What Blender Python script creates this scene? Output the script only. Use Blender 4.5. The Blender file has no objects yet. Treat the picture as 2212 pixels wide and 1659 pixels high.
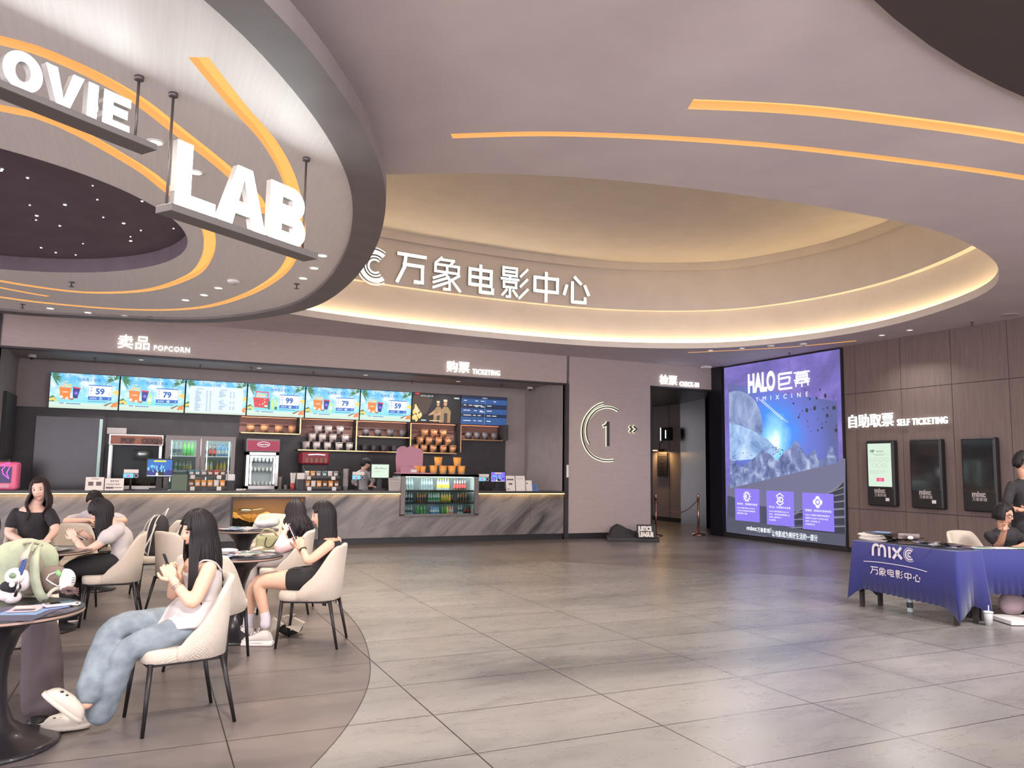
import bpy, bmesh, math, random
from mathutils import Vector as V, Matrix
random.seed(7)
SC = bpy.context.scene
COL = SC.collection
PI = math.pi
# ------------------------------------------------------------------ camera
F_PX, EYE = 1687.67, 1.57
RGT = V((0.90706297, -0.42072615, 0.01504230))
UPV = V((-0.05859864, -0.09079167, 0.99414439))
FWD = V((0.41689683, 0.90263303, 0.10700774))
cd = bpy.data.cameras.new('camera'); cam = bpy.data.objects.new('camera', cd); COL.objects.link(cam)
cd.sensor_fit = 'HORIZONTAL'; cd.sensor_width = 36.0; cd.lens = F_PX / 2212 * 36.0
cd.clip_start = 0.05; cd.clip_end = 200
cam.matrix_world = Matrix(((RGT.x, UPV.x, -FWD.x, 0), (RGT.y, UPV.y, -FWD.y, 0), (RGT.z, UPV.z, -FWD.z, EYE), (0, 0, 0, 1)))
SC.camera = cam
# ------------------------------------------------------------------ colour management, world
SC.view_settings.view_transform = 'Standard'
SC.view_settings.look = 'None'
SC.view_settings.gamma = 1.0
SC.view_settings.use_curve_mapping = False
SC.view_settings.exposure = 0.2
SC.cycles.use_denoising = True
SC.cycles.max_bounces = 8
SC.cycles.diffuse_bounces = 4
SC.cycles.glossy_bounces = 4
SC.cycles.transmission_bounces = 6
SC.cycles.transparent_max_bounces = 8
SC.cycles.caustics_reflective = False
SC.cycles.caustics_refractive = False
SC.cycles.sample_clamp_indirect = 4.0
W = bpy.data.worlds.new('mall_light'); SC.world = W; W.use_nodes = True
W.node_tree.nodes['Background'].inputs[0].default_value = (0.76, 0.71, 0.77, 1)
W.node_tree.nodes['Background'].inputs[1].default_value = 6.6
# large lights: the open mall hall behind the camera and the rows of ceiling downlights
def area(name, loc, size, power, col, rot=(0, 0, 0), spread=PI):
    l = bpy.data.lights.new(name, 'AREA'); l.shape = 'DISK' if isinstance(size, float) else 'RECTANGLE'
    if isinstance(size, float): l.size = size
    else: l.size, l.size_y = size
    l.energy = power; l.color = col; l.spread = spread
    o = bpy.data.objects.new(name, l); COL.objects.link(o); o.location = loc; o.rotation_euler = rot
    return o
WARM = (1.0, 0.88, 0.76)
NEUT = (1.0, 0.96, 0.95)
for i, (x, y) in enumerate(((1.2, -0.8), (4.6, 0.6), (7.6, 2.0), (-2.2, 0.2), (9.8, 4.0))):
    area('hall_downlight', (x, y, 4.1), 0.5, 70, NEUT)
for i, (x, y) in enumerate(((0.4, 1.6), (3.0, 2.2), (5.6, 2.4), (8.2, 2.4))):  # added lamps out of view, tilted forward to brighten the deeper floor
    area('unseen_fill_light', (x, y, 4.02), 0.3, 55, NEUT, (0.80, 0, -0.1), 1.9)

# ------------------------------------------------------------------ picture point -> point on a plane of the place
def ray(px, py):
    return RGT * ((px - 1106.0) / F_PX) - UPV * ((py - 829.5) / F_PX) + FWD
def onx(px, py, X): d = ray(px, py); return V((0, 0, EYE)) + d * (X / d.x)
def ony(px, py, Y): d = ray(px, py); return V((0, 0, EYE)) + d * (Y / d.y)
def onz(px, py, Z): d = ray(px, py); return V((0, 0, EYE)) + d * ((Z - EYE) / d.z)
def atd(px, py, D): return V((0, 0, EYE)) + ray(px, py) * D
def onp(px, py, a, dr):
    """on the upright plane through a (x,y) along dr (x,y)"""
    n = V((-dr[1], dr[0], 0)); d = ray(px, py)
    return V((0, 0, EYE)) + d * ((n.x * a[0] + n.y * a[1]) / (n.x * d.x + n.y * d.y))

# ------------------------------------------------------------------ materials
def lin(c):
    return tuple(((v / 255) / 12.92 if v / 255 <= 0.04045 else ((v / 255 + 0.055) / 1.055) ** 2.4) for v in c)
MATS = {}
def mat(name, col=(128, 128, 128), rough=0.5, metal=0.0, em=None, es=1.0, trans=0.0, ior=1.45, alpha=1.0, spec=0.5, sheen=0.0, coat=0.0):
    m = bpy.data.materials.new(name); m.use_nodes = True; MATS[name] = m
    b = m.node_tree.nodes['Principled BSDF']
    b.inputs['Base Color'].default_value = (*lin(col), 1)
    b.inputs['Roughness'].default_value = rough; b.inputs['Metallic'].default_value = metal
    b.inputs['Specular IOR Level'].default_value = spec
    b.inputs['Transmission Weight'].default_value = trans; b.inputs['IOR'].default_value = ior
    b.inputs['Alpha'].default_value = alpha
    if sheen: b.inputs['Sheen Weight'].default_value = sheen
    if coat: b.inputs['Coat Weight'].default_value = coat; b.inputs['Coat Roughness'].default_value = 0.05
    if em:
        b.inputs['Emission Color'].default_value = (*lin(em), 1); b.inputs['Emission Strength'].default_value = es
    return m
def nodes(m): return m.node_tree.nodes, m.node_tree.links, m.node_tree.nodes['Principled BSDF']
def nd(m, t, **kw):
    n = m.node_tree.nodes.new('ShaderNode' + t)
    for k, v in kw.items():
        if k in n.inputs: n.inputs[k].default_value = v
        else: setattr(n, k, v)
    return n
def ramp(m, stops):
    r = nd(m, 'ValToRGB'); e = r.color_ramp.elements
    while len(e) < len(stops): e.new(0.5)
    for i, (p, c) in enumerate(stops):
        e[i].position = p; e[i].color = (*(lin(c) if max(c) > 2 else c), 1)
    return r
def noisy(m, c1, c2, scale=8, stretch=(1, 1, 1), detail=5, dist=0.0, lo=0.35, hi=0.65, bump=0.0, rot=(0, 0, 0), coord='Object', rr=None):
    """two-tone noise over an object's own coordinates, with optional bump"""
    N, L, b = nodes(m)
    tc = nd(m, 'TexCoord'); mp = nd(m, 'Mapping'); mp.inputs['Scale'].default_value = stretch; mp.inputs['Rotation'].default_value = rot
    n = nd(m, 'TexNoise', Scale=scale, Detail=detail, Distortion=dist)
    L.new(tc.outputs[coord], mp.inputs[0]); L.new(mp.outputs[0], n.inputs['Vector'])
    r = ramp(m, ((lo, c1), (hi, c2))); L.new(n.outputs['Fac'], r.inputs[0]); L.new(r.outputs[0], b.inputs['Base Color'])
    if bump:
        bp = nd(m, 'Bump', Strength=bump, Distance=0.01); L.new(n.outputs['Fac'], bp.inputs['Height']); L.new(bp.outputs[0], b.inputs['Normal'])
    if rr:
        q = nd(m, 'MapRange'); q.inputs[3].default_value, q.inputs[4].default_value = rr
        L.new(n.outputs['Fac'], q.inputs[0]); L.new(q.outputs[0], b.inputs['Roughness'])
    return m

def stone(name, base, dark, light, joint, vein_scale, tile, rough):
    """veined stone slabs with thin joints, in place coordinates"""
    m = mat(name, base, rough, spec=0.45); N, L, b = nodes(m)
    tc = nd(m, 'TexCoord')
    mp = nd(m, 'Mapping'); mp.inputs['Scale'].default_value = (0.45, 1.0, 1); mp.inputs['Rotation'].default_value = (0, 0, -0.25)
    L.new(tc.outputs['Object'], mp.inputs[0])
    n1 = nd(m, 'TexNoise', Scale=0.9 * vein_scale, Detail=9, Roughness=0.55, Distortion=0.8); L.new(mp.outputs[0], n1.inputs['Vector'])
    r1 = ramp(m, ((0.3, dark), (0.48, base), (0.72, light))); L.new(n1.outputs['Fac'], r1.inputs[0])
    n2 = nd(m, 'TexNoise', Scale=0.6 * vein_scale, Detail=6, Roughness=0.5, Distortion=2.0); L.new(mp.outputs[0], n2.inputs['Vector'])
    v = nd(m, 'Math', operation='SUBTRACT'); v.inputs[1].default_value = 0.5; L.new(n2.outputs['Fac'], v.inputs[0])
    a = nd(m, 'Math', operation='ABSOLUTE'); L.new(v.outputs[0], a.inputs[0])
    rv = ramp(m, ((0.0, (1, 1, 1)), (0.035, (0, 0, 0)))); L.new(a.outputs[0], rv.inputs[0])
    n3 = nd(m, 'TexNoise', Scale=0.8, Detail=2); L.new(tc.outputs['Object'], n3.inputs['Vector'])
    rm = ramp(m, ((0.45, (0, 0, 0)), (0.7, (0.5, 0.5, 0.5)))); L.new(n3.outputs['Fac'], rm.inputs[0])
    vm = nd(m, 'Math', operation='MULTIPLY'); L.new(rv.outputs[0], vm.inputs[0]); L.new(rm.outputs[0], vm.inputs[1])
    mx = nd(m, 'Mix', data_type='RGBA'); mx.inputs[7].default_value = (*lin(dark), 1)
    L.new(vm.outputs[0], mx.inputs[0]); L.new(r1.outputs[0], mx.inputs[6])
    # fine scratches of lighter grain
    mp2 = nd(m, 'Mapping'); mp2.inputs['Scale'].default_value = (1.6, 4.5, 1); mp2.inputs['Rotation'].default_value = (0, 0, 0.15); L.new(tc.outputs['Object'], mp2.inputs[0])
    n4 = nd(m, 'TexNoise', Scale=1.6, Detail=10, Roughness=0.72, Distortion=0.4); L.new(mp2.outputs[0], n4.inputs['Vector'])
    r4 = ramp(m, ((0.34, (0.90, 0.90, 0.90)), (0.68, (1.06, 1.06, 1.06)))); L.new(n4.outputs['Fac'], r4.inputs[0])
    ml = nd(m, 'Mix', data_type='RGBA', blend_type='MULTIPLY'); ml.inputs[0].default_value = 1.0
    L.new(mx.outputs[2], ml.inputs[6]); L.new(r4.outputs[0], ml.inputs[7])
    out = ml.outputs[2]
    if tile:
        tx, ty, ox, oy = tile
        sp = nd(m, 'SeparateXYZ'); L.new(tc.outputs['Object'], sp.inputs[0])
        ds = []
        for ax, (t, o) in enumerate(((tx, ox), (ty, oy))):
            s = nd(m, 'Math', operation='SUBTRACT'); s.inputs[1].default_value = o - t / 2; L.new(sp.outputs[ax], s.inputs[0])
            d = nd(m, 'Math', operation='DIVIDE'); d.inputs[1].default_value = t; L.new(s.outputs[0], d.inputs[0])
            f = nd(m, 'Math', operation='FRACT'); L.new(d.outputs[0], f.inputs[0])
            c = nd(m, 'Math', operation='SUBTRACT'); c.inputs[1].default_value = 0.5; L.new(f.outputs[0], c.inputs[0])
            e = nd(m, 'Math', operation='ABSOLUTE'); L.new(c.outputs[0], e.inputs[0])
            g = nd(m, 'Math', operation='MULTIPLY'); g.inputs[1].default_value = t; L.new(e.outputs[0], g.inputs[0])
            ds.append(g)
        mn = nd(m, 'Math', operation='MINIMUM'); L.new(ds[0].outputs[0], mn.inputs[0]); L.new(ds[1].outputs[0], mn.inputs[1])
        lt = nd(m, 'Math', operation='LESS_THAN'); lt.inputs[1].default_value = 0.0042; L.new(mn.outputs[0], lt.inputs[0])
        # each slab a little different
        mj = nd(m, 'Mix', data_type='RGBA'); mj.inputs[7].default_value = (*lin(joint), 1)
        L.new(lt.outputs[0], mj.inputs[0]); L.new(out, mj.inputs[6]); out = mj.outputs[2]
    L.new(out, b.inputs['Base Color'])
    q = nd(m, 'MapRange'); q.inputs[3].default_value, q.inputs[4].default_value = rough - 0.07, rough + 0.1
    L.new(n4.outputs['Fac'], q.inputs[0]); L.new(q.outputs[0], b.inputs['Roughness'])
    return m
stone('floor_light', (131, 127, 123), (103, 100, 99), (149, 143, 137), (34, 30, 30), 0.8, (1.24, 0.725, 1.74, 4.16), 0.27)
stone('floor_dark', (112, 103, 100), (88, 82, 82), (128, 117, 111), (34, 30, 30), 1.2, (1.24, 0.725, 1.74, 4.16), 0.30)
def marble(name):
    m = mat(name, (120, 114, 110), 0.28); N, L, b = nodes(m)
    tc = nd(m, 'TexCoord'); mp = nd(m, 'Mapping'); mp.inputs['Rotation'].default_value = (0, -0.62, 0); mp.inputs['Scale'].default_value = (0.55, 1, 3.0); mp.vector_type = 'TEXTURE'; mp.inputs['Scale'].default_value = (1.1, 1, 0.24)
    L.new(tc.outputs['Object'], mp.inputs[0])
    n = nd(m, 'TexNoise', Scale=0.8, Detail=6, Roughness=0.55, Distortion=0.8); L.new(mp.outputs[0], n.inputs['Vector'])
    r = ramp(m, ((0.30, (50, 48, 51)), (0.43, (102, 98, 97)), (0.56, (128, 122, 119)), (0.75, (142, 135, 131)))); L.new(n.outputs['Fac'], r.inputs[0])
    mp2 = nd(m, 'Mapping'); mp2.inputs['Rotation'].default_value = (0, -0.62, 0); mp2.vector_type = 'TEXTURE'; mp2.inputs['Scale'].default_value = (0.6, .5, 0.07); L.new(tc.outputs['Object'], mp2.inputs[0])
    n2 = nd(m, 'TexNoise', Scale=2.0, Detail=6, Roughness=0.6); L.new(mp2.outputs[0], n2.inputs['Vector'])
    r2 = ramp(m, ((0.3, (0.9, 0.9, 0.9)), (0.7, (1.08, 1.08, 1.08)))); L.new(n2.outputs['Fac'], r2.inputs[0])
    ml = nd(m, 'Mix', data_type='RGBA', blend_type='MULTIPLY'); ml.inputs[0].default_value = 1.0
    L.new(r.outputs[0], ml.inputs[6]); L.new(r2.outputs[0], ml.inputs[7]); L.new(ml.outputs[2], b.inputs['Base Color'])
    return m
marble('marble')
noisy(mat('ceiling_paint', (205, 190, 188), 0.7), (202, 187, 186), (208, 194, 190), 2)
noisy(mat('dome_paint', (222, 214, 206), 0.75), (219, 211, 203), (225, 217, 209), 2)
noisy(mat('soffit_metal', (182, 170, 158), 0.45, 0.1), (228, 221, 216), (236, 229, 223), 5, (12, 0.35, 1), 8, 0.2, 0.3, 0.7, 0.06, rr=(0.4, 0.6))
noisy(mat('rim_grey', (112, 103, 102), 0.5), (108, 99, 98), (116, 107, 106), 3)
noisy(mat('star_panel', (96, 82, 90), 0.6), (92, 78, 86), (100, 86, 94), 4)
noisy(mat('wall_taupe', (172, 156, 150), 0.6), (169, 153, 147), (175, 159, 153), 6, (1, 1, 8))
noisy(mat('wall_brown', (118, 102, 97), 0.5), (113, 97, 93), (123, 107, 102), 3, (1, 14, 0.6), 6)
noisy(mat('alcove_grey', (158, 147, 144), 0.6), (155, 144, 141), (161, 150, 147), 4)
noisy(mat('dark_panel', (52, 47, 50), 0.45), (49, 44, 47), (56, 51, 54), 4)
noisy(mat('dark_glossy', (46, 43, 48), 0.22), (44, 41, 46), (48, 45, 50), 3)
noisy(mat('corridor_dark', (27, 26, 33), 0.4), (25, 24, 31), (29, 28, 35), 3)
noisy(mat('niche_wood', (120, 86, 76), 0.5), (112, 79, 70), (127, 92, 82), 6, (1, 1, 12))
mat('black', (38, 35, 37), 0.45); mat('black_matte', (42, 38, 40), 0.75); mat('black_gloss', (32, 30, 33), 0.12, coat=0.5)
mat('charcoal', (58, 54, 55), 0.5); mat('brass', (190, 158, 112), 0.25, 1.0); mat('copper', (164, 120, 104), 0.28, 1.0)
mat('steel', (170, 166, 162), 0.3, 1.0); mat('chrome', (215, 213, 212), 0.1, 1.0); mat('rod_grey', (110, 102, 100), 0.4, 0.6)
mat('white_plastic', (225, 222, 218), 0.4); mat('paper', (226, 218, 210), 0.7); mat('paper_grey', (176, 168, 164), 0.7)
mat('led_amber', (90, 66, 40), 0.5, em=(255, 200, 122), es=0.98)
mat('led_orange', (90, 60, 34), 0.5, em=(255, 186, 100), es=0.98)
mat('led_cove', (255, 200, 120), 0.5, em=(255, 222, 164), es=30.0)
mat('led_counter', (255, 210, 140), 0.5, em=(255, 196, 98), es=9.0)
mat('slot_wall_glow', (110, 84, 60), 0.7, em=(250, 176, 100), es=0.82)  # LED light falling on the channel walls, put into the material as emission
mat('sign_white', (255, 255, 255), 0.5, em=(236, 250, 250), es=6.0)
mat('sign_white_main', (255, 255, 255), 0.5, em=(236, 250, 248), es=1.1)
mat('sign_white_small', (255, 255, 255), 0.5, em=(240, 252, 246), es=1.08)
mat('sign_halo', (240, 245, 220), 0.5, em=(236, 238, 190), es=1.6)
mat('star_light', (255, 255, 255), 0.5, em=(245, 245, 255), es=8)
mat('lamp_disc', (255, 240, 215), 0.5, em=(255, 236, 200), es=5)
mat('lamp_dim', (255, 240, 225), 0.5, em=(230, 225, 220), es=1.2)
mat('glass', (240, 248, 248), 0.02, trans=1.0, ior=1.1, spec=0.5)
mat('lit_strip', (235, 250, 250), 0.5, em=(225, 245, 245), es=11.0)
mat('lit_inner', (222, 230, 228), 0.5)
mat('blue_cloth', (36, 39, 104), 0.8, sheen=0.2); mat('cloth_back', (120, 124, 140), 0.8)
mat('cloth_print', (205, 196, 204), 0.7)

# ------------------------------------------------------------------ mesh builder
class MB:
    def __init__(s): s.v = []; s.f = []; s.mi = []; s.sm = []; s.uv = []; s.m = 0; s.smooth = False; s.has_uv = False
    def add(s, vs, fs, uvs=None):
        b = len(s.v); s.v += [tuple(p) for p in vs]
        for i, f in enumerate(fs):
            s.f.append(tuple(b + k for k in f)); s.mi.append(s.m); s.sm.append(s.smooth)
            s.uv.append(uvs[i] if uvs else None)
        if uvs: s.has_uv = True
        return s
    def box(s, x0, x1, y0, y1, z0, z1):
        return s.add([(x0, y0, z0), (x1, y0, z0), (x1, y1, z0), (x0, y1, z0), (x0, y0, z1), (x1, y0, z1), (x1, y1, z1), (x0, y1, z1)],
                     [(3, 2, 1, 0), (4, 5, 6, 7), (0, 1, 5, 4), (1, 2, 6, 5), (2, 3, 7, 6), (3, 0, 4, 7)])
    def obox(s, c, r, u, n, w, h, d):
        """box centred on c, w along r, h along u, d along n"""
        c, r, u, n = V(c), V(r) * w / 2, V(u) * h / 2, V(n) * d / 2
        P = [c + r * a + u * b + n * e for e in (-1, 1) for b in (-1, 1) for a in (-1, 1)]
        return s.add(P, [(0, 2, 3, 1), (4, 5, 7, 6), (0, 1, 5, 4), (2, 6, 7, 3), (0, 4, 6, 2), (1, 3, 7, 5)])
    def quad(s, a, b, c, d): return s.add([a, b, c, d], [(0, 1, 2, 3)])
    def loft(s, rings, closed=True, cap=True):
        """rings: lists of points of one length"""
        n = len(rings[0]); vs = [p for r in rings for p in r]; fs = []
        for i in range(len(rings) - 1):
            for j in range(n if closed else n - 1):
                k = (j + 1) % n
                fs.append((i * n + j, i * n + k, (i + 1) * n + k, (i + 1) * n + j))
        if cap and closed:
            fs.append(tuple(range(n - 1, -1, -1))); fs.append(tuple((len(rings) - 1) * n + j for j in range(n)))
        return s.add(vs, fs)
    def tube(s, pts, r, n=10, cap=True, flat=1.0, flatdir=None, round_=False):
        pts = [V(p) for p in pts]; m = len(pts)
        rs = list(r) if isinstance(r, (list, tuple)) else [r] * m
        if round_:
            a = pts[0] - pts[1]; a.normalize(); e = pts[-1] - pts[-2]; e.normalize()
            pre = [(pts[0] + a * rs[0] * math.sin(t), rs[0] * math.cos(t)) for t in (1.45, 1.0, 0.5)]
            post = [(pts[-1] + e * rs[-1] * math.sin(t), rs[-1] * math.cos(t)) for t in (0.5, 1.0, 1.45)]
            pts = [p for p, _ in pre] + pts + [p for p, _ in post]; rs = [q for _, q in pre] + rs + [q for _, q in post]; m = len(pts)
        rings = []; prev = None
        for i in range(m):
            t = pts[min(i + 1, m - 1)] - pts[max(i - 1, 0)]
            if t.length < 1e-9: t = V((0, 0, 1))
            t.normalize()
            if prev is None:
                ref = V(flatdir) if flatdir is not None else (V((0, 0, 1)) if abs(t.z) < 0.9 else V((1, 0, 0)))
                a = ref - t * ref.dot(t); a.normalize()
            else:
                a = prev - t * prev.dot(t)
                if a.length < 1e-6: a = t.orthogonal()
                a.normalize()
            prev = a; b = t.cross(a)
            rings.append([pts[i] + a * (rs[i] * flat * math.cos(2 * PI * j / n)) + b * (rs[i] * math.sin(2 * PI * j / n)) for j in range(n)])
        return s.loft(rings, True, cap)
    def lathe(s, prof, c=(0, 0, 0), n=24, M=None, cap=True):
        rings = []
        for r, z in prof:
            ring = [V((max(r, 1e-4) * math.cos(2 * PI * j / n), max(r, 1e-4) * math.sin(2 * PI * j / n), z)) for j in range(n)]
            rings.append([(M @ p if M else p) + V(c) for p in ring])
        return s.loft(rings, True, cap)
    def ell(s, c, r, n=18, m=12, M=None):
        rings = []
        for i in range(1, m):
            t = PI * i / m
            ring = [V((r[0] * math.sin(t) * math.cos(2 * PI * j / n), r[1] * math.sin(t) * math.sin(2 * PI * j / n), -r[2] * math.cos(t))) for j in range(n)]
            rings.append([(M @ p if M else p) + V(c) for p in ring])
        return s.loft(rings)
    def prism(s, poly, o, r, u, n, d0, d1):
        o, r, u, n = V(o), V(r), V(u), V(n); k = len(poly)
        A = [o + r * x + u * y + n * d0 for x, y in poly]; B = [o + r * x + u * y + n * d1 for x, y in poly]
        return s.add(A + B, [tuple(range(k - 1, -1, -1)), tuple(range(k, 2 * k))] + [(i, (i + 1) % k, k + (i + 1) % k, k + i) for i in range(k)])
    def flat(s, poly, o, r, u, n=(0, 0, 0), d=0.0):
        o, r, u, n = V(o), V(r), V(u), V(n)
        return s.add([o + r * x + u * y + n * d for x, y in poly], [tuple(range(len(poly)))])
    def text(s, body, o, r, u, size, depth=0.0, bold=0.0, align='LEFT', lift=0.0, sx=1.0, space=1.0):
        vs, fs = glyphs(body, bold / max(size, 1e-6), depth / max(size, 1e-6), align, space)
        o, r, u = V(o), V(r), V(u); n = r.cross(u)
        return s.add([o + r * (x * size * sx) + u * (y * size) + n * (z * size + lift) for x, y, z in vs], fs)
    def mesh(s, name, mats):
        me = bpy.data.meshes.new(name); me.from_pydata(s.v, [], s.f)
        for m in (mats if isinstance(mats, (list, tuple)) else [mats]): me.materials.append(MATS[m])
        me.polygons.foreach_set('material_index', s.mi); me.polygons.foreach_set('use_smooth', s.sm)
        if s.has_uv:
            lay = me.uv_layers.new(name='uv'); i = 0
            for p, uv in zip(me.polygons, s.uv):
                for k in range(p.loop_total):
                    lay.data[p.loop_start + k].uv = uv[k] if uv else (0, 0)
        me.update(); return me
    def build(s, name, mats, parent=None, label=None, cat=None, group=None, kind=None, bev=0.0, fix=True, seg=2):
        me = s.mesh(name, mats)
        if fix:
            bm = bmesh.new(); bm.from_mesh(me); bmesh.ops.recalc_face_normals(bm, faces=bm.faces); bm.to_mesh(me); bm.free()
        o = bpy.data.objects.new(name, me); COL.objects.link(o)
        if parent is not None: o.parent = parent; o.matrix_parent_inverse = mat_inv(parent)
        if bev:
            q = o.modifiers.new('bevel', 'BEVEL'); q.width = bev; q.segments = seg; q.limit_method = 'ANGLE'; q.angle_limit = 0.7
        return tag(o, label, cat, group, kind)
def mat_inv(p):
    return p.matrix_basis.inverted() if p.parent is None else (p.parent.matrix_basis @ p.matrix_parent_inverse @ p.matrix_basis).inverted()
def tag(o, label=None, cat=None, group=None, kind=None):
    if label: o['label'] = label
    if cat: o['category'] = cat
    if group: o['group'] = group
    if kind: o['kind'] = kind
    return o
def thing(name, loc, label, cat, group=None, rz=0.0, kind=None):
    o = bpy.data.objects.new(name, None); COL.objects.link(o); o.empty_display_size = 0.1
    o.location = loc; o.rotation_euler = (0, 0, rz)
    return tag(o, label, cat, group, kind)
def kids(o): return [c for c in COL.objects if c.parent == o]
def dup(root, loc, rz, label=None, group=None):
    """a copy of a thing with copies of its parts and sub-parts"""
    r = root.copy(); COL.objects.link(r); r.location = loc; r.rotation_euler = (0, 0, rz)
    if label: r['label'] = label
    if group: r['group'] = group
    for ch in root.children:
        c = ch.copy(); COL.objects.link(c); c.parent = r
        for g in ch.children:
            d = g.copy(); COL.objects.link(d); d.parent = c
    return r
_GL = {}
def glyphs(body, bold, depth, align, space=1.0):
    key = (body, round(bold, 4), round(depth, 4), align, space)
    if key not in _GL:
        c = bpy.data.curves.new('t', 'FONT'); c.body = body; c.size = 1; c.offset = bold; c.extrude = depth / 2; c.align_x = align; c.space_character = space
        c.resolution_u = 4
        o = bpy.data.objects.new('t', c); COL.objects.link(o)
        dg = bpy.context.evaluated_depsgraph_get(); dg.update()
        me = bpy.data.meshes.new_from_object(o.evaluated_get(dg))
        _GL[key] = ([tuple((v.co.x, v.co.y, v.co.z + depth / 2)) for v in me.vertices], [tuple(p.vertices) for p in me.polygons])
        bpy.data.objects.remove(o); bpy.data.curves.remove(c); bpy.data.meshes.remove(me)
    return _GL[key]
X3, Y3, Z3 = V((1, 0, 0)), V((0, 1, 0)), V((0, 0, 1))
BR, BN = V((1, 0, 0)), V((0, -1, 0))          # facing the back wall: right, towards the hall
RR, RN = V((0, -1, 0)), V((-1, 0, 0))         # facing the right wall
def cat_rom(P, closed=False, n=8):
    P = [V(p) for p in P]; out = []; m = len(P)
    for i in range(m if closed else m - 1):
        if closed: a, b, c, d = (P[(i + k) % m] for k in (-1, 0, 1, 2))
        else: a, b, c, d = P[max(i - 1, 0)], P[i], P[i + 1], P[min(i + 2, m - 1)]
        for j in range(n):
            t = j / n
            out.append(0.5 * (2 * b + (c - a) * t + (2 * a - 5 * b + 4 * c - d) * t * t + (3 * b - a - 3 * c + d) * t ** 3))
    if not closed: out.append(P[-1])
    return out
def resample(P, n, closed):
    P = [V(p) for p in P]; Q = P + [P[0]] if closed else P
    L = [0]
    for a, b in zip(Q, Q[1:]): L.append(L[-1] + (b - a).length)
    out = []; k = 0; tot = L[-1]; cnt = n if closed else n - 1
    for i in range(n):
        t = tot * i / cnt
        while k < len(L) - 2 and L[k + 1] < t: k += 1
        d = L[k + 1] - L[k]; out.append(Q[k].lerp(Q[k + 1], (t - L[k]) / d if d else 0))
    return out
def smooth_loop(P, closed=True, it=3):
    n = len(P)
    for _ in range(it):
        P = [(P[i] * 2 + P[(i - 1) % n] + P[(i + 1) % n]) / 4 if closed or 0 < i < n - 1 else P[i] for i in range(n)]
    return P
def offset(P, d, closed=True):
    """offset a flat curve to its right-hand side by d"""
    n = len(P); out = []
    for i in range(n):
        a = P[(i - 1) % n] if closed or i > 0 else P[i]; b = P[(i + 1) % n] if closed or i < n - 1 else P[i]
        t = b - a; t.normalize(); out.append(P[i] + V((t.y, -t.x, 0)) * d)
    return out
def filled(outer, holes, z):
    """flat sheet with holes -> (verts, faces)"""
    c = bpy.data.curves.new('f', 'CURVE'); c.dimensions = '2D'; c.fill_mode = 'BOTH'
    for loop in [outer] + holes:
        s = c.splines.new('POLY'); s.points.add(len(loop) - 1); s.use_cyclic_u = True
        for q, p in zip(s.points, loop): q.co = (p[0], p[1], 0, 1)
    o = bpy.data.objects.new('f', c); COL.objects.link(o)
    dg = bpy.context.evaluated_depsgraph_get(); dg.update()
    me = bpy.data.meshes.new_from_object(o.evaluated_get(dg))
    r = ([(v.co.x, v.co.y, z) for v in me.vertices], [tuple(p.vertices) for p in me.polygons])
    bpy.data.objects.remove(o); bpy.data.curves.remove(c); bpy.data.meshes.remove(me)
    return r
def ORD(i): return ('first', 'second', 'third', 'fourth', 'fifth', 'sixth', 'seventh', 'eighth', 'ninth', 'tenth', 'eleventh', 'twelfth')[i]
# ================================================================== THE SETTING
BW, RWX = 15.63, 12.84                      # plane of the counter front wall, plane of the right wall
CEIL, DISC = 4.15, 3.75
def struct(name, mb, mats, parent=None, **k): return mb.build(name, mats, parent, kind=None if parent else 'structure', **k)
# ---- shared outlines (place coordinates, metres)
disc_out = smooth_loop(resample(cat_rom([(0.40, 3.64, 0), (0.65, 3.97, 0), (0.99, 4.5, 0), (1.30, 5.11, 0), (1.59, 5.87, 0), (1.82, 6.83, 0), (1.97, 7.81, 0), (2.05, 9.2, 0),
    (1.96, 10.55, 0), (1.55, 11.65, 0), (0.65, 12.75, 0), (-0.89, 13.25, 0), (-2.2, 13.42, 0), (-4.6, 12.9, 0), (-6.6, 11, 0), (-7.2, 8.2, 0), (-6.3, 5.2, 0), (-4.4, 3.2, 0), (-2.2, 2.35, 0), (-0.6, 2.72, 0)], True), 160, True), True, 3)
if sum(a.x * b.y - b.x * a.y for a, b in zip(disc_out, disc_out[1:] + disc_out[:1])) < 0: disc_out.reverse()
disc_in = offset(disc_out, -0.27)
# ---- floor
fl = MB(); fl.box(-12, 17, -5, 24, -0.2, 0); struct('floor', fl, 'floor_dark')
edge = cat_rom([(-12, 15.6, 0), (0.5, 15.6, 0), (1.9, 15.0, 0), (2.97, 14.36, 0), (4.39, 13.38, 0), (6.1, 12.2, 0), (7.49, 10.83, 0), (8.46, 9.78, 0), (9.53, 8.7, 0), (10.7, 7.4, 0), (11.9, 5.9, 0), (12.8, 4.2, 0)])
vs, fs = filled([V((-12, -5, 0))] + edge + [V((12.8, -5, 0))], [disc_out], 0.0012)
ins = MB(); ins.add(vs, fs); struct('floor_inlay', ins, 'floor_light', fix=False)
# dark metal line around the stone circle under the disc
ln = MB(); a, b = offset(disc_out, -0.003), offset(disc_out, 0.003)
ln.loft([[p + Z3 * 0.0014 for p in a], [p + Z3 * 0.0022 for p in b]], True, False); struct('trim_9', ln, 'black', fix=False)

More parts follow.
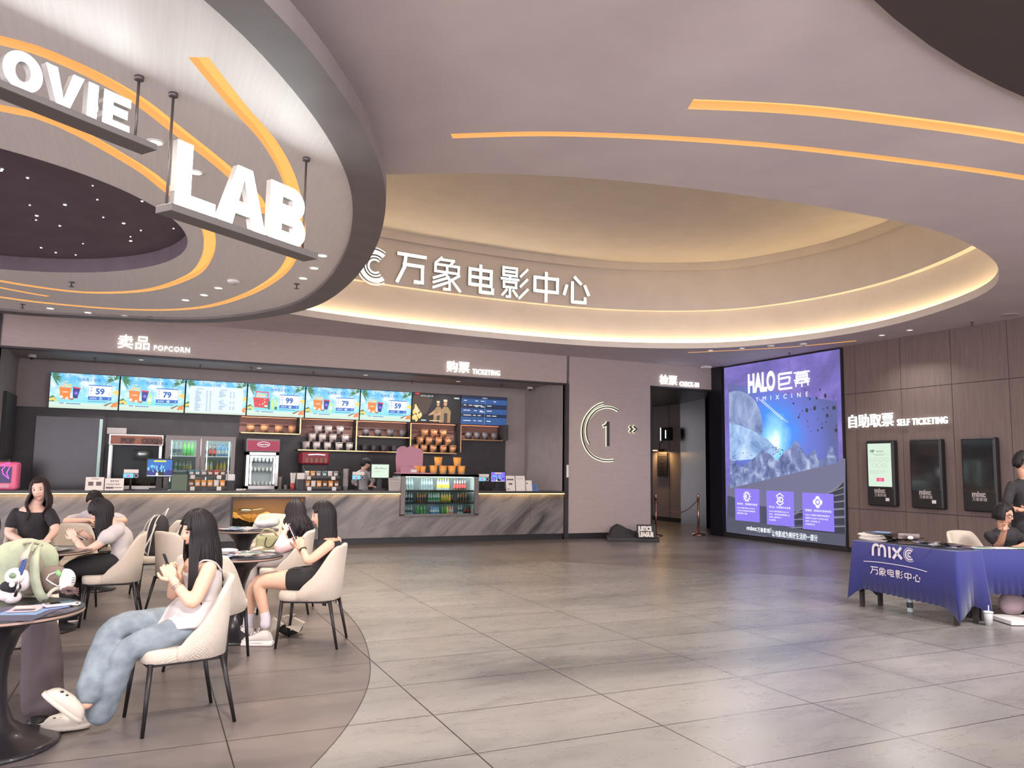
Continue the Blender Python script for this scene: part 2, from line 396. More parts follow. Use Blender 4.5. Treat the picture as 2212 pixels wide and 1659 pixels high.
# ---- ceiling openings
lip = smooth_loop(resample(cat_rom([(1.78, 6.57, 0), (2.75, 6.06, 0), (3.95, 5.70, 0), (5.66, 5.47, 0), (7.4, 5.45, 0), (8.66, 5.75, 0), (9.6, 6.18, 0), (10.6, 6.98, 0), (11.3, 8.3, 0), (11.68, 9.8, 0), (11.55, 11.4, 0),
    (10.75, 12.95, 0), (8.85, 13.95, 0), (6.46, 14.2, 0), (3.54, 13.98, 0), (1.4, 13.35, 0), (-0.2, 12.1, 0), (-0.9, 10.2, 0), (-0.4, 8.2, 0), (0.6, 7.3, 0)], True), 200, True), True, 4)
if sum(a.x * b.y - b.x * a.y for a, b in zip(lip, lip[1:] + lip[:1])) < 0: lip.reverse()
def slot_loop(path, hw, n=70):
    P = resample(cat_rom([(x, y, 0) for x, y in path], False), n, False)
    return P, offset(P, hw, False) + list(reversed(offset(P, -hw, False)))
def build_slot(path, hw, z, depth, label, em, host):
    P, loop = slot_loop(path, hw)
    m = MB(); m.loft([[p + Z3 * (z - 0.001) for p in loop], [p + Z3 * (z + depth) for p in loop]], True, False); t = m.build('slot_light', 'slot_wall_glow', host, label, fix=False)
    n = len(loop) // 2; A, B = loop[:n], list(reversed(loop[n:]))
    q = MB(); q.loft([[p + Z3 * (z + depth - 0.004) for p in A], [p + Z3 * (z + depth - 0.004) for p in B]], False, False)
    q.build('diffuser', em, t, fix=False)
    return loop
ceil_holes = [lip]
CE = thing('ceiling', (0, 8, CEIL), None, None, kind='structure')
D = thing('ceiling_disc', (-1.9, 8.3, DISC), None, None, kind='structure')
for path, hw, lab in (
    ([(2.01, 5.55), (2.72, 5.145), (3.735, 4.75), (4.88, 4.44), (6.78, 4.10), (8.5, 4.0), (10.2, 4.25), (11.6, 4.9)], 0.042, 'long thin amber slot light curving along the ceiling near the big oval recess'),
    ([(3.335, 4.28), (3.99, 4.03), (4.7, 3.845), (5.96, 3.60), (7.5, 3.46), (9.2, 3.55), (11, 4.1)], 0.075, 'wide amber slot light in the ceiling, nearest to the dark ceiling field'),
    ([(10.62, 13.8), (11.3, 12.98), (11.89, 12.16), (12.2, 11.5), (12.44, 10.89)], 0.035, 'short amber slot light in the ceiling just above the tall advertising screen')):
    ceil_holes.append(build_slot(path, hw, CEIL, 0.07, lab, 'led_amber', CE))
vs, fs = filled([V((-10, -3, 0)), V((RWX, -3, 0)), V((RWX, 15.7, 0)), V((-10, 15.7, 0))], ceil_holes, CEIL)
c = MB(); c.add(vs, fs)
c.build('ceiling_panel', 'ceiling_paint', CE, fix=False)
# ---- the big oval recess: lip, ledge, two bands, flat dome
rc = MB(); rc.smooth = False
prof = [(0, CEIL), (0, 4.27), (0.2, 4.27), (0.2, 4.98), (0.07, 4.98), (0.07, 5.84), (-0.03, 5.84), (-0.03, 6.0)]
loops = [[p + Z3 * z for p in offset(lip, d)] for d, z in prof]
for a, b in zip(loops, loops[1:]):
    rc.smooth = True; rc.add(a + b, [(i, (i + 1) % len(a), len(a) + (i + 1) % len(a), len(a) + i) for i in range(len(a))])
rc.smooth = False; vs, fs = filled(offset(lip, -0.03), [], 6.0); rc.add(vs, fs)
rc.build('recess', 'dome_paint', CE, fix=False)
a, b = offset(lip, 0.145), offset(lip, 0.19)
q = MB(); q.loft([[p + Z3 * 4.275 for p in a], [p + Z3 * 4.275 for p in b]], True, False)
q.build('cove_light', 'led_cove', CE, fix=False)
# ---- dark field of the ceiling over the photographer
q = MB(); q.prism([(5.8 + 8.23 * math.cos(2 * PI * i / 120), -5.07 + 8.23 * math.sin(2 * PI * i / 120)) for i in range(120)], (0, 0, 0), X3, Y3, Z3, 4.118, 4.149)
mat('field_dark', (70, 59, 56), 0.6); struct('ceiling_field', q, 'field_dark')
# ---- the hanging disc
dz = DISC
star_c, star_r = V((-1.87, 8.3, 0)), 2.1
star = [star_c + V((star_r * math.cos(2 * PI * i / 90), star_r * 1.02 * math.sin(2 * PI * i / 90), 0)) for i in range(90)]
s5 = [onz(-60, 606, dz), onz(0, 621, dz), onz(52, 631, dz), onz(104, 640, dz)]
disc_holes = [star]
for path, hw, lab in (
    ([(0.12, 4.36), (0.37, 4.87), (0.63, 5.36), (0.86, 6.0), (1.08, 6.9), (1.2, 7.63), (1.26, 9.04), (1.02, 10.5), (0.5, 11.72), (-0.35, 12.33), (-1.41, 12.40), (-2.1, 12.2), (-3.4, 11.9)], 0.055, 'long orange slot light, outermost of the curves on the hanging disc'),
    ([(-3.0, 5.0), (-1.9, 4.62), (-0.86, 4.64), (-0.54, 4.74), (-0.22, 5.02), (0.05, 5.43), (0.40, 6.0), (0.68, 6.57), (0.76, 6.95)], 0.055, 'orange slot light on the hanging disc passing behind the big white letters'),
    ([(-3.6, 6.1), (-2.4, 5.55), (-0.98, 5.57), (-0.63, 5.68), (-0.24, 6.18), (-0.06, 6.5), (0.28, 7.31), (0.41, 7.88), (0.44, 8.81), (0.32, 9.75), (-0.13, 10.8), (-0.82, 11.34), (-1.45, 11.28), (-2.1, 10.98), (-3.2, 10.7)], 0.055, 'orange slot light on the hanging disc, the curve nearest to the starry panel'),
    ([(p.x, p.y) for p in s5], 0.04, 'short straight orange slot light at the far left of the hanging disc')):
    disc_holes.append(build_slot(path, hw, dz, 0.06, lab, 'led_orange', D))
vs, fs = filled(disc_in, disc_holes, dz); q = MB(); q.add(vs, fs); q.build('soffit', 'soffit_metal', D, fix=False)
q = MB()
prof = [(disc_in, dz), (disc_in, dz - 0.035), (disc_out, dz - 0.035), (disc_out, dz + 0.10), (offset(disc_out, -0.5), dz + 0.12), (offset(disc_out, -0.5), CEIL)]
for (a, za), (b, zb) in zip(prof, prof[1:]): q.loft([[p + Z3 * za for p in a], [p + Z3 * zb for p in b]], True, False)
q.build('rim', 'rim_grey', D, fix=False)
q = MB(); q.loft([[p + Z3 * (dz - 0.001) for p in star], [p + Z3 * (dz + 0.16) for p in star]], True, False); q.add([p + Z3 * (dz + 0.16) for p in star], [tuple(range(len(star)))]); q.build('star_panel', 'star_panel', D, fix=False)
q = MB(); rs = random.Random(5)
for i in range(75):
    r, t = star_r * 0.95 * math.sqrt(rs.random()), 2 * PI * rs.random(); s = rs.choice((0.006, 0.008, 0.008, 0.011, 0.015))
    q.ell((star_c.x + r * math.cos(t), star_c.y + r * math.sin(t), dz + 0.158), (s, s, 0.004), 8, 4)
q.build('star_lights', 'star_light', D)
# ---- walls
w = MB(); w.box(-2.4, 8.6, BW, BW + 0.14, 3.52, CEIL); struct('wall_back', w, 'wall_taupe')
w = MB(); w.box(8.66, 10.9, BW, BW + 0.14, 0, CEIL); w.box(10.9, 13.4, BW, BW + 0.14, 3.585, CEIL); struct('wall_checkin', w, 'wall_taupe')
w = MB(); w.box(-12, -2.4, BW, BW + 0.14, 0, CEIL); struct('wall_left', w, 'dark_panel')
w = MB(); w.box(-2.46, -2.4, BW + 0.14, 17.9, 0, 3.6); struct('wall_alcove_left', w, 'alcove_grey')
w = MB(); w.box(8.57, 8.66, BW + 0.05, 17.9, 0, 3.6); struct('wall_alcove_right', w, 'alcove_grey')
w = MB(); w.box(-2.46, 8.66, 17.75, 17.9, 0, 3.6); struct('wall_alcove_back', w, 'alcove_grey')
w = MB(); w.box(-2.4, 8.57, BW + 0.14, 17.75, 3.56, 3.6); struct('ceiling_alcove', w, 'alcove_grey')
w = MB(); w.box(-2.42, 8.62, BW - 0.012, BW + 0.15, 3.485, 3.52); w.box(8.57, 8.66, BW - 0.015, BW + 0.12, 0, 3.52); w.box(-2.45, -2.4, BW - 0.012, BW + 0.14, 0, CEIL); struct('trim_1', w, 'dark_panel')
w = MB(); w.box(8.62, 8.66, BW - 0.004, BW + 0.1, 3.52, CEIL); struct('trim_2', w, 'rod_grey')
w = MB(); w.box(8.66, 10.9, BW - 0.012, BW, 0, 0.13); struct('baseboard_checkin', w, 'black')
# right wall in large panels with open joints
w = MB(); w.m = 0; w.box(RWX + 0.012, RWX + 0.2, -3, 15.63, 0, CEIL + 0.05); w.m = 1
ys = [11.585, 11.30, 10.25, 9.22, 8.2, 7.17, 6.1, 5.0, 3.9, 2.8, 1.7, 0.6, -0.5, -1.6, -3]
for a, b in zip(ys, ys[1:]):
    for z0, z1 in ((0.1, 0.865), (0.875, 3.16), (3.17, CEIL)): w.box(RWX, RWX + 0.02, b + 0.005, a - 0.005, z0, z1)
struct('wall_right', w, ['black', 'wall_brown'])
w = MB(); w.box(RWX - 0.012, RWX + 0.01, -3, 11.585, 0, 0.1); struct('baseboard_right', w, 'black')
# check-in corridor behind the doorway
ca, cb, cc2 = onz(1410, 1123, 0), onz(1471, 1129.5, 0), onz(1526, 1141, 0)
w = MB(); n = V((cb.y - ca.y, -(cb.x - ca.x), 0)).normalized()
d = (cb - ca).normalized(); A = ca - d * 3
def panel(m, p, q, z0, z1): m.add([p + Z3 * z0, q + Z3 * z0, q + Z3 * z1, p + Z3 * z1], [(0, 1, 2, 3)])
w.m = 0; panel(w, A, cb, 0, 3.9)
e = d * 0.012
for k in (0.33,):
    p = ca.lerp(cb, 0.62); w.m = 1; panel(w, p - e + n * 0.004, p + e + n * 0.004, 0, 3.9); panel(w, ca - e + n * 0.004, ca + e + n * 0.004, 0, 3.9)
w.m = 1; panel(w, A + n * 0.003, cb + n * 0.003, 0, 0.13)
struct('wall_corridor', w, ['wall_taupe', 'black'], fix=False)
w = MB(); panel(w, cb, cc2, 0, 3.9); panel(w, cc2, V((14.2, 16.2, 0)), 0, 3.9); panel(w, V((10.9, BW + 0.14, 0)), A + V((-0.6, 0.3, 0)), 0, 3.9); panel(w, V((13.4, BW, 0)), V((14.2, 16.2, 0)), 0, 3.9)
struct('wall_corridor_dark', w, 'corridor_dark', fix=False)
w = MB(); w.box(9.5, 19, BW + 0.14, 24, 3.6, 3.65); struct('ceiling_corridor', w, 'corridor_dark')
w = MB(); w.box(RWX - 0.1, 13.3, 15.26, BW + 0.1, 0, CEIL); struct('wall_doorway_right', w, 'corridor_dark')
w = MB(); w.box(10.895, 10.93, BW - 0.01, BW + 0.35, 0, 3.6); w.box(10.9, 12.8, BW - 0.01, BW + 0.35, 3.56, 3.6); struct('trim_3', w, 'black')

# ---- small fittings on the ceilings
def downlight(x, y, z, r, label, group, power=0.0, col=WARM, m='lamp_disc', aim=None):
    t = thing('downlight', (x, y, z), label, 'downlight', group)
    q = MB(); q.smooth = True; q.lathe([(r, z), (r * 1.0, z - 0.006), (r * 1.28, z - 0.006), (r * 1.3, z + 0.001)], (x, y, 0), 20, cap=False); q.build('trim_ring', 'white_plastic', t)
    q = MB(); q.lathe([(r * 1.01, z - 0.003), (r * 1.01, z - 0.0015)], (x, y, 0), 20); q.build('lamp', m, t)
    if power:
        l = bpy.data.lights.new('downlight_lamp', 'AREA'); l.shape = 'DISK'; l.size = r * 2; l.energy = power; l.color = col; l.spread = 2.4
        o = bpy.data.objects.new('downlight_lamp', l); COL.objects.link(o); o.parent = t; o.matrix_parent_inverse = mat_inv(t); o.location = (x, y, z - 0.045)
        if aim: o.rotation_euler = V(aim).to_track_quat('-Z', 'Y').to_euler()
for i, (px, py, where) in enumerate(((336, 307, 'between the two hanging words'), (422, 372, 'right of the big letter L'), (203, 232, 'behind the letters V and I'), (697, 552, 'right of the big word, nearest of three'),
        (679, 579, 'right of the big word, middle of three'), (655, 601, 'right of the big word, farthest of three'), (472, 622, 'below the big word, nearest of a row of three'),
        (441, 637, 'below the big word, middle of a row of three'), (401, 648, 'below the big word, farthest of a row of three'), (109, 666, 'at its far rim, leftmost'),
        (190, 675, 'at its far rim, second from the left'), (271, 682, 'at its far rim, third from the left'))):
    p = onz(px, py, dz); downlight(p.x, p.y, dz, 0.045, 'warm downlight in the hanging disc, ' + where, 'downlights of the hanging disc', 40 if 3 <= i <= 5 else 16, aim=(.45, .1, -1) if 3 <= i <= 5 else (.3, .3, -1) if 6 <= i <= 8 else None)
for i, (px, py, where) in enumerate(((1535, 757, 'left of the short slot light'), (1603, 752, 'left of the smoke detectors above the advertising screen'), (1905, 724, 'right of the short slot light, nearer the photographer'), (1965 - 62, 727 + 2, 'beside its twin right of the short slot light'))):
    p = onz(px, py, CEIL)
    if i < 3: downlight(p.x, p.y, CEIL, 0.05, 'dim ceiling downlight ' + where, 'downlights of the main ceiling', 15, NEUT, 'lamp_dim', aim=(-.4, -.1, -1))
p = onz(1965, 713, CEIL); downlight(p.x, p.y, CEIL, 0.05, 'small dim ceiling downlight nearest to the sprinkler by the right wall', 'downlights of the main ceiling', 18, NEUT, 'lamp_dim', aim=(-.4, 0, -1))
for i, (px, py) in enumerate(((305, 777), (560, 795), (790, 810), (990, 824))):
    p = onz(px, py, 3.56); downlight(p.x, p.y, 3.56, 0.045, 'recessed downlight in the counter alcove ceiling, %s from the left' % ORD(i), 'alcove downlights', 30, NEUT, 'lamp_dim')
def sprinkler(x, y, z, label, m='rod_grey'):
    t = thing('sprinkler', (x, y, z), label, 'sprinkler', 'ceiling sprinklers')
    q = MB(); q.smooth = True; q.lathe([(0.035, z), (0.035, z - 0.008), (0.008, z - 0.01), (0.008, z - 0.06)], (x, y, 0), 14); q.build('stem', m, t)
    q = MB(); q.lathe([(0.03, z - 0.062), (0.032, z - 0.058), (0.012, z - 0.055)], (x, y, 0), 14); q.build('deflector', m, t)
for px, py, w in ((155, 609, 'on the hanging disc under the starry panel'), (49, 657, 'at the left rim of the hanging disc'), (325, 684, 'at the far rim of the hanging disc'), (641, 613, 'at the right rim of the hanging disc')):
    p = onz(px, py, dz); sprinkler(p.x, p.y, dz, 'small grey sprinkler head ' + w)
for px, py, w in ((1705, 762, 'above the tall advertising screen'), (2100, 696, 'on the ceiling by the right wall')):
    p = onz(px, py, CEIL); sprinkler(p.x, p.y, CEIL, 'small grey sprinkler head ' + w)
for i, (px, py) in enumerate(((205, 773), (433, 788), (543, 793), (677, 803), (890, 823), (1084, 830))):
    p = onz(px, py, 3.56); sprinkler(p.x, p.y, 3.56, 'small sprinkler head in the counter alcove, %s from the left' % ORD(i))
def detector(x, y, z, label, r=0.06):
    t = thing('smoke_detector', (x, y, z), label, 'smoke detector', 'smoke detectors')
    q = MB(); q.smooth = True; q.lathe([(r, z), (r, z - 0.015), (r * 0.86, z - 0.03)], (x, y, 0), 20); q.build('base', 'white_plastic', t)
    q = MB(); q.smooth = True; q.lathe([(r * 0.6, z - 0.03), (r * 0.58, z - 0.045), (r * 0.3, z - 0.052)], (x, y, 0), 20); q.build('sensor', 'paper_grey', t)
for px, py, zz, w in ((505, 606, dz, 'round white smoke detector on the hanging disc below the big word'), (1665, 746, CEIL, 'round smoke detector on the ceiling left of the short slot light end'), (1735, 742, CEIL, 'round smoke detector on the ceiling right above the tall screen')):
    p = onz(px, py, zz); detector(p.x, p.y, zz, w, 0.075)
p = onz(2180, 680, CEIL); q = MB(); q.lathe([(0.13, CEIL + 0.001), (0.13, CEIL - 0.006), (0.11, CEIL - 0.01)], (p.x, p.y, 0), 28)
q.build('ceiling_speaker', 'paper_grey', None, 'round flush ceiling speaker near the right wall', 'speaker')
def dome_camera(p, label):
    t = thing('dome_camera', p, label, 'camera', 'security cameras')
    q = MB(); q.smooth = True; q.lathe([(0.07, 0), (0.07, -0.045), (0.05, -0.055)], p, 18); q.build('housing', 'white_plastic', t)
    q = MB(); q.smooth = True; q.lathe([(0.048, -0.05), (0.04, -0.08), (0.02, -0.095)], p, 18); q.build('dome', 'black_gloss', t)
p = onz(70, 766, 3.56); dome_camera(V((p.x, p.y, 3.56)), 'small security camera in the left corner of the counter alcove')
p = onz(1145, 836, 3.56); dome_camera(V((min(p.x, 8.42), p.y, 3.56)), 'small security camera in the right corner of the counter alcove')
q = MB(); q.box(12.3, 12.5, 15.3, 15.5, CEIL - 0.05, CEIL); q.build('access_point', 'white_plastic', None, 'small white box on the ceiling at the left end of the tall screen', 'access point', bev=0.01)
# ================================================================== SIGNS
def em(name, col, es=1.0):
    m = mat(name, (12, 12, 14), 0.35, em=col, es=es); return name
mat('sign_side', (190, 186, 180), 0.5); mat('bar_grey', (104, 99, 96), 0.5)
def strokes(q, segs, o, r, u, n, d0, d1, front, side):
    for poly in segs:
        q.m = side; q.prism(poly, o, r, u, n, d0, d1 - 0.001); q.m = front; q.flat(poly, o, r, u, n, d1)
def seg(a, b, w):
    a, b = V((*a, 0)), V((*b, 0)); t = (b - a).normalized(); k = V((-t.y, t.x, 0)) * w / 2
    return [(p.x, p.y) for p in (a - k, b - k, b + k, a + k)]
def ring(cx, cy, rx, ry, w, a0, a1, n=20, wy=None):
    out = []; wy = wy or w
    for i in range(n):
        t0, t1 = a0 + (a1 - a0) * i / n, a0 + (a1 - a0) * (i + 1) / n
        out.append([(cx + (rx - w) * math.cos(t0), cy + (ry - wy) * math.sin(t0)), (cx + rx * math.cos(t0), cy + ry * math.sin(t0)),
                    (cx + rx * math.cos(t1), cy + ry * math.sin(t1)), (cx + (rx - w) * math.cos(t1), cy + (ry - wy) * math.sin(t1))])
    return out
def letter(ch, x0, x1, y0, y1, w):
    W_, H_ = x1 - x0, y1 - y0; R = lambda a, b, c, d: [(a, c), (b, c), (b, d), (a, d)]
    if ch == 'L': return [R(x0, x0 + w, y0, y1), R(x0, x1, y0, y0 + w * .86)]
    if ch == 'I': return [R(x0, x1, y0, y1)]
    if ch == 'E': return [R(x0, x0 + w, y0, y1), R(x0, x1, y0, y0 + w * .86), R(x0, x1, y1 - w * .86, y1), R(x0, x1 - W_ * .1, (y0 + y1) / 2 - w * .36, (y0 + y1) / 2 + w * .5)]
    if ch == 'A':
        m = (x0 + x1) / 2; k = w * 0.56
        return [[(x0, y0), (x0 + w * 1.02, y0), (m + k * .3, y1), (m - k, y1)], [(x1 - w * 1.02, y0), (x1, y0), (m + k, y1), (m - k * .3, y1)], R(x0 + W_ * .22, x1 - W_ * .22, y0 + H_ * .22, y0 + H_ * .22 + w * .78)]
    if ch == 'V':
        m = (x0 + x1) / 2; k = w * 0.55
        return [[(x0, y1), (m - k, y0), (m + k * .4, y0), (x0 + w * 1.05, y1)], [(x1 - w * 1.05, y1), (m - k * .4, y0), (m + k, y0), (x1, y1)]]
    if ch == 'M':
        m = (x0 + x1) / 2; return [R(x0, x0 + w, y0, y1), R(x1 - w, x1, y0, y1), [(x0, y1), (m - w * .5, y0 + H_ * .25), (m + w * .3, y0 + H_ * .25), (x0 + w, y1)], [(x1 - w, y1), (m - w * .3, y0 + H_ * .25), (m + w * .5, y0 + H_ * .25), (x1, y1)]]
    if ch == 'O': return ring((x0 + x1) / 2, (y0 + y1) / 2, W_ / 2, H_ / 2, w * 1.02, 0, 2 * PI, 36, w * .86)
    if ch == 'B':
        h1, h2 = y0 + H_ * .54, y0 + H_ * .46; out = [R(x0, x0 + w, y0, y1)]
        for a, b, ex in ((y0, h1, x1), (h2, y1, x1 - W_ * .05)):
            ry = (b - a) / 2; cx = ex - ry * 1.05
            out += [R(x0 + w * .8, cx, a, a + w * .78), R(x0 + w * .8, cx, b - w * .78, b)] + ring(cx, (a + b) / 2, ex - cx, ry, w, -PI / 2, PI / 2, 16, w * .78)
        return out
HA = V((0.01, 4.87, 0)); HD = V((0.813, 0.582, 0)); HN = HD.cross(Z3)
def hanging(word, spans, y0, y1, w, bar, rods, label):
    t = thing('hanging_sign', HA + HD * ((bar[0] + bar[1]) / 2) + Z3 * bar[2], label, 'sign', 'hanging letter signs')
    for ch, a, b in spans:
        q = MB(); strokes(q, letter(ch, a, b, y0, y1, w), HA, HD, Z3, HN, -0.01, 0.035, 0, 1); q.build('letter', ['sign_white', 'sign_side'], t, fix=False)
    q = MB(); q.obox(HA + HD * ((bar[0] + bar[1]) / 2) + Z3 * (bar[2] + bar[3]) / 2, HD, Z3, HN, bar[1] - bar[0], bar[3] - bar[2], 0.14); q.build('support_bar', 'bar_grey', t, bev=0.004)
    for s in rods:
        p = HA + HD * s
        q = MB(); q.smooth = True; q.tube([p + Z3 * bar[3], p + Z3 * DISC], 0.008, 10); q.lathe([(0.026, DISC - 0.022), (0.026, DISC)], (p.x, p.y, 0), 16); q.build('rod', 'rod_grey', t)
hanging('LAB', (('L', 0.025, 0.315), ('A', 0.335, 0.725), ('B', 0.75, 1.08)), 3.066, 3.47, 0.108, (-0.02, 1.18, 3.02, 3.066), (0.0, 1.095), 'larger white glowing hanging word of three letters under the ceiling disc')
hanging('MOVIE', (('M', -1.24, -0.99), ('O', -0.955, -0.765), ('V', -0.755, -0.555), ('I', -0.53, -0.475), ('E', -0.443, -0.285)), 3.372, 3.572, 0.056, (-1.3, -0.13, 3.335, 3.372), (-0.225, -1.22), 'smaller white glowing hanging word at the upper left under the ceiling disc')

def wall_sign(name, label, parts, o_of, r, mname, depth=0.03):
    """parts: (text, px_left, px_right, py_base, py_top, bold) read off the photo, stood on the wall plane by o_of"""
    p0 = o_of(parts[0][1], parts[0][3]); t = thing(name, p0, label, 'sign')
    for body, xl, xr, yb, yt, bold in parts:
        a, b, h = o_of(xl, yb), o_of(xr, yb), o_of(xl, yt)
        sp_ = 1.14 if body.isascii() else 1.0; vs, _ = glyphs(body, 0, 0, 'LEFT', sp_); x0, x1 = min(v[0] for v in vs), max(v[0] for v in vs); z0, z1 = min(v[1] for v in vs), max(v[1] for v in vs)
        size = (h.z - a.z) / (z1 - z0); sx = abs((b - a).dot(r)) / ((x1 - x0) * size)
        q = MB(); q.text(body, a - r * (x0 * size * sx) - Z3 * (z0 * size), r, Z3, size, depth, bold * size * .45, lift=0.012, sx=sx, space=sp_)
        q.build('lettering', mname, t, fix=False)
ob = lambda px, py: ony(px, py, BW)
orr = lambda px, py: onx(px, py, RWX)
wall_sign('wall_sign', 'white glowing letters reading POPCORN over the counter', [('卖品', 254, 323, 752, 722, 0.012), ('POPCORN', 332, 410, 757, 746, 0.02)], ob, BR, 'sign_white_small')
wall_sign('wall_sign', 'white glowing letters reading TICKETING over the counter', [('购票', 964, 1013, 803, 779, 0.012), ('TICKETING', 1020, 1079, 808, 797, 0.02)], ob, BR, 'sign_white_small')
wall_sign('wall_sign', 'white glowing letters reading CHECK-IN over the dark doorway', [('检票', 1424, 1461, 830, 809, 0.012), ('CHECK-IN', 1467, 1508, 834, 824, 0.02)], ob, BR, 'sign_white_small')
wall_sign('wall_sign', 'white glowing letters reading SELF TICKETING above the three wall kiosks', [('自助取票', 1836, 1932, 925, 897, 0.012), ('SELF TICKETING', 1941, 2049, 920, 906, 0.02)], orr, RR, 'sign_white_small')
# main sign on the inner band of the recess: each character stands on the curve
band = offset(lip, 0.07)
def on_band(px, py):
    best = None
    d = ray(px, py)
    for a, b in zip(band, band[1:] + band[:1]):
        if a.y < 11: continue
        n = V((b.y - a.y, -(b.x - a.x), 0)); den = n.dot(d)
        if abs(den) < 1e-6: continue
        k = n.dot(a - V((0, 0, EYE))) / den; p = V((0, 0, EYE)) + d * k
        s = (V((p.x, p.y, 0)) - a).dot(b - a) / (b - a).length_squared
        if 0 <= s <= 1 and k > 0: return p, (a - b).normalized() if (a - b).x > 0 else (b - a).normalized()
t = thing('recess_sign', on_band(1040, 640)[0], 'big white glowing row of characters on the far band of the oval ceiling recess', 'sign')
def S(q, pts, w, o, r, d0=0.03, d1=0.08):
    for a, b in zip(pts, pts[1:]):
        a2, b2 = V((*a, 0)), V((*b, 0)); e = (b2 - a2).normalized() * w * 0.5
        strokes(q, [seg((a2 - e)[:2], (b2 + e)[:2], w)], o, r, Z3, r.cross(Z3), d0, d1, 0, 1)
CHARS = {  # squared-off lettering, unit box
 '万': [[(.08, .93), (1.0, .93)], [(.33, .93), (.28, .5), (.06, .02)], [(.28, .6), (.92, .6), (.92, .06), (.68, .06)]],
 '象': [[(.3, 1.0), (.12, .84)], [(.3, .95), (.72, .95), (.62, .82)], [(.1, .78), (.1, .56), (.9, .56), (.9, .78), (.1, .78)], [(.5, .78), (.5, .56)], [(.46, .5), (.06, .34)], [(.56, .4), (.06, .2)], [(.58, .26), (.06, .04)], [(.46, .52), (.6, .3), (.6, .02), (.42, .02)], [(.92, .5), (.68, .34)], [(.66, .34), (.96, .02)]],
 '电': [[(.1, .86), (.9, .86), (.9, .32), (.1, .32), (.1, .86)], [(.1, .59), (.9, .59)], [(.5, 1.0), (.5, .08), (.96, .08), (.96, .2)]],
 '影': [[(.08, 1.0), (.58, 1.0), (.58, .74), (.08, .74), (.08, 1.0)], [(.08, .87), (.58, .87)], [(.33, .74), (.33, .64)], [(.02, .62), (.64, .62)], [(.1, .52), (.56, .52), (.56, .34), (.1, .34), (.1, .52)], [(.33, .34), (.33, .02), (.22, .02)], [(.2, .24), (.06, .08)], [(.46, .24), (.6, .08)], [(.98, 1.0), (.74, .76)], [(.98, .66), (.74, .42)], [(1.0, .32), (.7, .02)]],
 '中': [[(.06, .84), (.94, .84), (.94, .34), (.06, .34), (.06, .84)], [(.5, 1.02), (.5, .0)]],
 '心': [[(.14, .66), (.06, .38)], [(.36, .8), (.36, .1), (.84, .1), (.84, .24)], [(.46, 1.0), (.66, .8)], [(.84, .7), (.96, .42)]]}
for ch, xl, xr, yt, yb in (('万', 853, 914, 549, 613), ('象', 931, 993, 561, 628), ('电', 1006, 1063, 577, 637), ('影', 1080, 1136, 582, 645), ('中', 1149, 1204, 594, 651), ('心', 1213, 1270, 602, 660)):
    p, r = on_band((xl + xr) / 2, (yt + yb) / 2); p1, _ = on_band(xl, (yt + yb) / 2); p2, _ = on_band(xr, (yt + yb) / 2); hh = on_band((xl + xr) / 2, yt)[0].z - on_band((xl + xr) / 2, yb)[0].z
    w = (p2 - p1).length; o = p - r * w / 2 - Z3 * hh / 2; q = MB()
    for ln_ in CHARS[ch]: S(q, [(x * w, y * hh) for x, y in ln_], 0.064 if ch not in '影象' else 0.05, o, r)
    q.build('character', ['sign_white_main', 'sign_side'], t, fix=False)
def c_logo(q, o, r, R, n3, d0, d1, front=0, side=0, k=0.9):
    for rr, w, a0, a1 in ((1.0, .05, 55, 305), (.86, .22, 50, 310), (.55, .07, 50, 310), (.40, .10, 50, 310)):
        strokes(q, ring(0, 0, R * rr, R * rr, R * w, math.radians(a0), math.radians(a1), 26), o, r, Z3, n3, d0, d1, front, side)
p, r = on_band(806, 577); q = MB(); c_logo(q, p, r, 0.36, r.cross(Z3), 0.03, 0.08, 0, 1); q.build('emblem', ['sign_white_main', 'sign_side'], t, fix=False)

# check-in number: dark metal strokes in front of a lit backing
def ribbon(q, P, w, n3, d, closed=False):
    P = [V(p) for p in P]; m = len(P); A, B = [], []
    for i in range(m):
        tt = (P[min(i + 1, m - 1)] - P[max(i - 1, 0)]).normalized(); k = n3.cross(tt).normalized() * w / 2
        A.append(P[i] - k); B.append(P[i] + k)
    q.loft([[a + n3 * 0.008 for a in A], [a + n3 * d for a in A], [b + n3 * d for b in B], [b + n3 * 0.008 for b in B]], False, False)
z6 = lambda l: [ony(1220 + x / 3.858, 760 + y / 3.858, BW) for x, y in l]
t = thing('number_sign', z6([(345, 680)])[0], 'dark backlit ring with the number 1 and two arrows on the taupe wall', 'sign')
for nm, pts, w in (('ring', [(320, 428), (262, 450), (205, 500), (160, 570), (142, 650), (148, 730), (175, 805), (225, 865), (290, 898), (350, 908), (402, 903)], 0.03),
                   ('ring', [(440, 492), (400, 470), (350, 461), (300, 470), (245, 500), (200, 560), (178, 630), (182, 710), (205, 765)], 0.03),
                   ('digit', [(356, 582), (356, 788)], 0.075), ('digit_flag', [(352, 590), (338, 612), (314, 622)], 0.045),
                   ('arrow', [(534, 618), (554, 645), (534, 672)], 0.045), ('arrow', [(566, 618), (595, 645), (566, 672)], 0.045)):
    P = z6(pts); P = resample(cat_rom(P), 40, False) if len(P) > 4 else P
    q = MB(); ribbon(q, P, w + 0.028, BN, 0.012); g = q.build(nm, 'sign_halo', t, fix=False)
    q = MB(); ribbon(q, P, w, BN, 0.035); q.build('metal_face', 'charcoal', g, fix=False)
